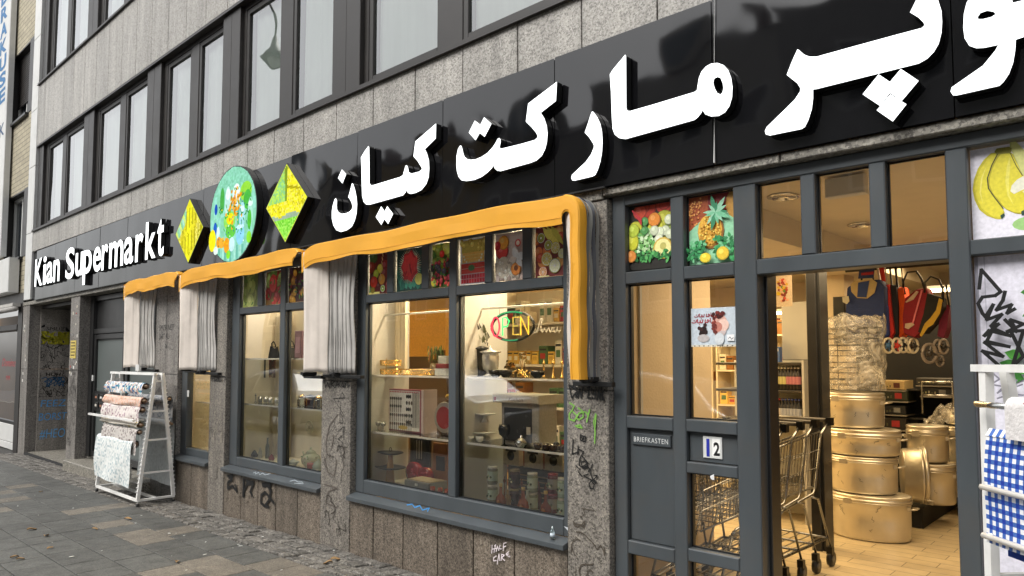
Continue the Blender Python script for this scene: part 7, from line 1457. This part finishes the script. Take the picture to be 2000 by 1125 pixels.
# ================================================================= NEIGHBOURING BUILDING on the left
NB=thing('brick_building','pale yellow brick building with a dark framed shop front, at the far left','building',(-18,.3,0))
def nb(m,name,mats,parent=NB,**k): return m.build(name,mats,parent,**k)
m=MB(); m.box(-22,-16.25,.03,.3,2.75,9.9); m.box(-16.249,-14.62,.03,.3,7.35,9.9); m.box(-16.249,-14.62,.03,.3,4.62,6.0); m.box(-16.249,-14.62,.03,.3,2.75,3.40); nb(m,'wall','yellow_brick')
for z0,z1,sh in ((6.0,7.35,True),(3.40,4.62,False)):
    m=MB(); m.box(-16.249,-16.22,.02,.5,z0,z1); m.box(-14.95,-14.62,.02,.5,z0,z1); m.box(-16.22,-14.95,.03,.5,z1-.03,z1); nb(m,'window_reveal','black_brick' if False else 'bronze')
    m=MB(); m.bbox(-16.24,-14.92,-.03,.3,z0-.05,z0,.005); nb(m,'window_sill','frame_black')
    m=MB(); ring(m,-16.15,-14.95,z0+.01,z1-.03,.06,.13,.19); wn=nb(m,'window','white_trim'); m=MB(); m.box(-15.58,-15.53,.135,.185,z0+.07,z1-.09); m.build('mullion','white_trim',wn)
    m=MB(); m.add([(-16.1,.17,z0+.05),(-15,.17,z0+.05),(-15,.17,z1-.08),(-16.1,.17,z1-.08)],[(0,1,2,3)]); m.build('pane','darkglass',wn)
    if sh:
        m=MB(); 
        for k in range(22): m.bbox(-16.12,-14.98,.115,.129,z0+.35+.043*k,z0+.35+.043*k+.041,.006)
        m.build('roller_shutter','bronze',wn)
m=MB(); m.box(-22,-14.62,.36,.4,2.7,9.8); nb(m,'inner_wall','black_rough')
m=MB(); m.bbox(-22,-14.62,.0,.3,2.56,2.745,.004); m.bbox(-14.9,-14.62,-.01,.2,-.1,2.555,.004); m.bbox(-22,-14.91,-.02,.28,2.10,2.2,.005); nb(m,'shop_surround','bronze')
m=MB(); m.tube([(-22,-.10,2.46),(-14.7,-.10,2.46)],.05,12); m.box(-22,-14.7,-.14,-.02,2.5,2.555); tag(m.build('rolled_awning','awn_grey'),'rolled up grey awning tube over the far left shop','awning')
m=MB(); m.bbox(-22,-14.98,-.16,-.001,2.76,3.38,.01); tag(m.build('sign_box','white_trim'),'blank white shop sign box at the far left','sign')
m=MB(); m.bbox(-22,-14.92,.06,.3,.1,.42,.01); m.bbox(-22,-14.92,.05,.06,-.02,.1,.003); nb(m,'shop_plinth','white_trim')
m=MB(); m.bbox(-22,-14.93,.06,.12,.42,.48,.004); m.bbox(-14.98,-14.92,.06,.12,.481,2.1,.004); m.bbox(-16.9,-16.84,.06,.12,.481,2.1,.004); sf=nb(m,'shop_window','frame_black'); m=MB(); m.add([(-22,.09,.48),(-14.98,.09,.48),(-14.98,.09,2.1),(-22,.09,2.1)],[(0,1,2,3)]); m.build('pane','pane',sf)
m=MB(); m.box(-22,-14.9,1.1,1.15,.1,2.6,0,lin('a07848')); m.box(-22,-14.95,.3,1.09,2.2,2.25,0,lin('8a8478')); nb(m,'shop_interior','print')
area('neighbour_shop_light',(-16.2,.6,2.15),1.5,.4,9,(1,.8,.5))
m=MB(); m.bbox(-15.8,-15.2,.35,.9,.43,1.05,.02,0,lin('1f2a33')); tag(m.build('shop_counter','print'),'dark blue counter behind the far left shop window','counter')
m=MB(); m.bbox(-15.15,-14.98,.5,.55,.43,1.15,.01,0,lin('a07a2c')); m.box(-15.12,-15.01,.497,.4995,.5,1.1,0,lin('c8a860')); tag(m.build('easel_board','print'),'golden upright frame beside the dark blue counter','frame')
m=MB()
for k in range(9): m.box(-15.28+.0*k,-15.08,.40,.405,1.3+.06*k,1.33+.06*k,0,lin('2a2420'))
put_text(m,'Domino',-16.35,1.45,.16,.0885,.95,lin('a82430'),off=-.01,shear=.35); put_text(m,'M M',-16.0,1.2,.09,.0885,.25,lin('a82430'))
m.build('window_lettering','print',sf)
m=MB(); m.bbox(-18,-15.95,-.10,-.0,3.5,9.9,.01); bs=tag(m.build('vertical_sign','white_trim'),'tall white vertical sign with big blue capital letters at the far left','sign')
m=MB(); 
for k,ch in enumerate('BRAKUSE'): put_text(m,ch,-16.72+.02*k,8.50-.335*k,.27,-.103,.52,lin('2a6a9c'),off=.04)
put_text(m,'K',-16.40,5.82,.25,-.103,.36,lin('2a4a6c'),off=.01)
o=m.build('lettering','paintflat',None); o.parent=bs; o.location=(o.location[0]-bs.location[0],o.location[1]-bs.location[1],o.location[2]-bs.location[2])
# ================================================================= ACROSS THE STREET (seen mirrored in the glass and the black fascia)
def house(label,x0,x1,h,wall,roofh,nx,nf,win,seed,roofc='2a2624',mt='stucco'):
    t=thing('street_house',label,'building',((x0+x1)/2,-20,0),'houses across the street'); m=MB(); m.box(x0,x1,-26,-20,-.4,h,0,lin(wall)); m.build('wall',mt,t)
    m=MB(); yy=-19.85; m.add([(x0-.1,yy,h+.001),(x1+.1,yy,h+.001),(x1+.1,-26.1,h+.001),(x0-.1,-26.1,h+.001),(x0+.3,-22.3,h+roofh),(x1-.3,-22.3,h+roofh)],[(0,1,5,4),(1,2,5),(2,3,4,5),(3,0,4),(3,2,1,0)],0,lin(roofc)); 
    rf=m.build('roof','stucco',t); m=MB(); 
    for k in range(2): xx=x0+(x1-x0)*(.25+.5*k); m.box(xx,xx+.6,-22.8,-22.2,h+roofh*.5,h+roofh+.7,0,lin('4a2c22'))
    m.build('chimney','stucco',rf)
    nd=max(1,nx//3)
    for k in range(nd): xx=x0+(x1-x0)*(k+.5)/nd; m=MB(); m.box(xx-.7,xx+.7,-21.4,-20.1,h+.2,h+1.5,0,lin(wall)); m.box(xx-.5,xx+.5,-20.098,-20.08,h+.4,h+1.3,0,lin('6a7880')); m.build('dormer','stucco',t)
    for f_ in range(nf):
        for i in range(nx):
            xx=x0+(x1-x0)*(i+.5)/nx; z=3.6+f_*(h-3.8)/nf; m=MB(); ring(m,xx-.55,xx+.55,z,z+1.6,.09,-20.001,-19.94); w_=m.build('window','white_trim',t); m=MB(); m.box(xx-.46,xx+.46,-20.0,-19.98,z+.09,z+1.51); m.build('pane','darkglass',w_)
    m=MB(); m.bbox(x0+.4,x1-.4,-20.3,-19.96,.2,2.7,.01,0,lin('1c1e20')) if False else m.box(x0+.4,x1-.4,-19.999,-19.97,.3,2.7,0,lin(win)); m.box(x0+.2,x1-.2,-19.999,-19.9,2.72,3.2,0,lin('5a5650')); m.build('shop_front','stucco',t)
house('tall cream town house across the street, farthest left',-44,-33,12.5,'9a9484',1.2,5,3,'2c3034',1)
house('ochre town house across the street with tall windows',-34.9,-24,12.4,'8f7a48',1.2,4,3,'242628',2)
house('low grey town house across the street',-24,-17,11.2,'77766f',1.4,3,2,'2c2c30',3)
house('white town house across the street with two chimneys',-17,-9.5,12.6,'a5a39c',1.2,4,3,'26282a',4)
house('pale grey town house straight across the street',-9.5,-2.5,13.2,'8a8a86',1.3,4,3,'222427',5)
house('dark red brick house across the street to the right',-2.5,9,14.6,'5a241c',1.5,5,3,'2a2422',6,mt='stucco')
house('brown brick house across the street at the far right',9,20,14.4,'4a3026',1.5,5,3,'2a2422',7)
def car(label,X,Y,Z,L,c,rz=0):
    t=thing('parked_car',label,'car',(X,Y,Z),'cars parked along the kerb'); w_=.86
    pr=[(-.5,.35),(-.495,.62),(-.44,.74),(-.27,.88),(-.10,1.30),(.02,1.42),(.20,1.43),(.33,1.34),(.43,1.02),(.49,.92),(.5,.5),(.485,.32)]
    def sec(s,y): return [(X+a*L,Y+y,Z+z*(s if z>.9 else 1)+(0 if z>.9 else 0)) for a,z in pr]
    m=MB(); n=len(pr); vs=[]
    for y,s in ((-w_+.06,.985),(-w_,.97),(w_,.97),(w_-.06,.985)): pass
    rows=[(-1,0),(-1,1)]
    def wd(z): return w_ if z<.95 else w_-.28*(z-.95)/.48
    A=[(X+a*L,Y-wd(z),Z+z) for a,z in pr]; Bv=[(X+a*L,Y-wd(z)+.08,Z+z+.02) for a,z in pr]; C_=[(X+a*L,Y+wd(z)-.08,Z+z+.02) for a,z in pr]; E=[(X+a*L,Y+wd(z),Z+z) for a,z in pr]
    vs=A+Bv+C_+E; fs=[tuple(range(n))[::-1],tuple(3*n+k for k in range(n))]
    for r_ in range(3): fs+=[(r_*n+k,r_*n+(k+1)%n,(r_+1)*n+(k+1)%n,(r_+1)*n+k) for k in range(n)]
    m.add(vs,fs,0,None,False); m.build('body','carpaint',t,bev=.03)
    for sy in (-1,1):
        m=MB(); g=[(-.245,.93),(-.09,1.27),(.03,1.36),(.055,1.36),(.055,.95)]; g2_=[(.075,.95),(.075,1.36),(.2,1.37),(.31,1.29),(.385,1.03)]
        for gg in (g,g2_): m.add([(X+a*L,Y+sy*(wd(z)+.006),Z+z) for a,z in gg],[tuple(range(5))])
        m.build('side_window','darkglass',t)
    m=MB(); m.add([(X-.262*L,Y-.76,Z+.90),(X-.262*L,Y+.76,Z+.90),(X-.105*L,Y+.66,Z+1.31),(X-.105*L,Y-.66,Z+1.31)],[(0,1,2,3)]); m.build('windscreen','darkglass',t)
    for a in (-.31,.31):
        for sy in (-1,1):
            m=MB(); m.tube([(X+a*L,Y+sy*(w_-.16),Z+.31),(X+a*L,Y+sy*(w_+.02),Z+.31)],.31,22); o=m.build('wheel','rubber',t); m=MB(); m.tube([(X+a*L,Y+sy*(w_+.0),Z+.31),(X+a*L,Y+sy*(w_+.028),Z+.31)],.2,14); m.build('rim','chrome',o)
    for sy in (-1,1):
        m=MB(); m.ball((X-.49*L,Y+sy*.66,Z+.68),.05,.14,.07); m.build('headlight','white_trim',t); m=MB(); m.ball((X+.49*L,Y+sy*.7,Z+.82),.04,.1,.1,col=lin('7a1418')); m.build('tail_light',PL,t)
    return t
car('silver hatchback parked behind the viewer, mirrored in the big window',-6.1,-5.75,gz(-6)-.14,4.0,0); car('silver estate car parked farther along, mirrored in the teapot window',-10.9,-5.75,gz(-11)-.14,4.3,0); car('silver saloon car parked farthest along the kerb',-16.4,-5.75,gz(-16)-.14,4.4,0)
# swan neck street lamp mirrored in an upper pane
lp=PT(515,92,4.2); X,Z=lp[0],lp[2]; Y=-4.25; t=thing('street_lamp','grey swan neck street lamp with a bell shaped head, mirrored in an upper pane','street lamp',(X-1.6,Y,gz(X)))
m=MB(); m.tube([(X-1.6,Y,gz(X)-.1),(X-1.6,Y,Z+.2)],[.09,.06],12); m.tube([(X-1.6,Y,Z+.1),(X-1.5,Y,Z+.75),(X-1.0,Y,Z+1.2),(X-.4,Y,Z+1.15),(X-.08,Y,Z+.8),(X,Y,Z+.35)],.04,10); m.build('pole','bronze',t)
m=MB(); m.lathe((X,Y,Z-.2),[(.42,0),(.44,.03),(.36,.16),(.2,.3),(.12,.5),(.05,.58)],24); m.build('shade','bronze',t); m=MB(); m.lathe((X,Y,Z-.26),[(.001,0),(.2,.01),(.3,.055)],18); m.build('lens','white_trim',t)
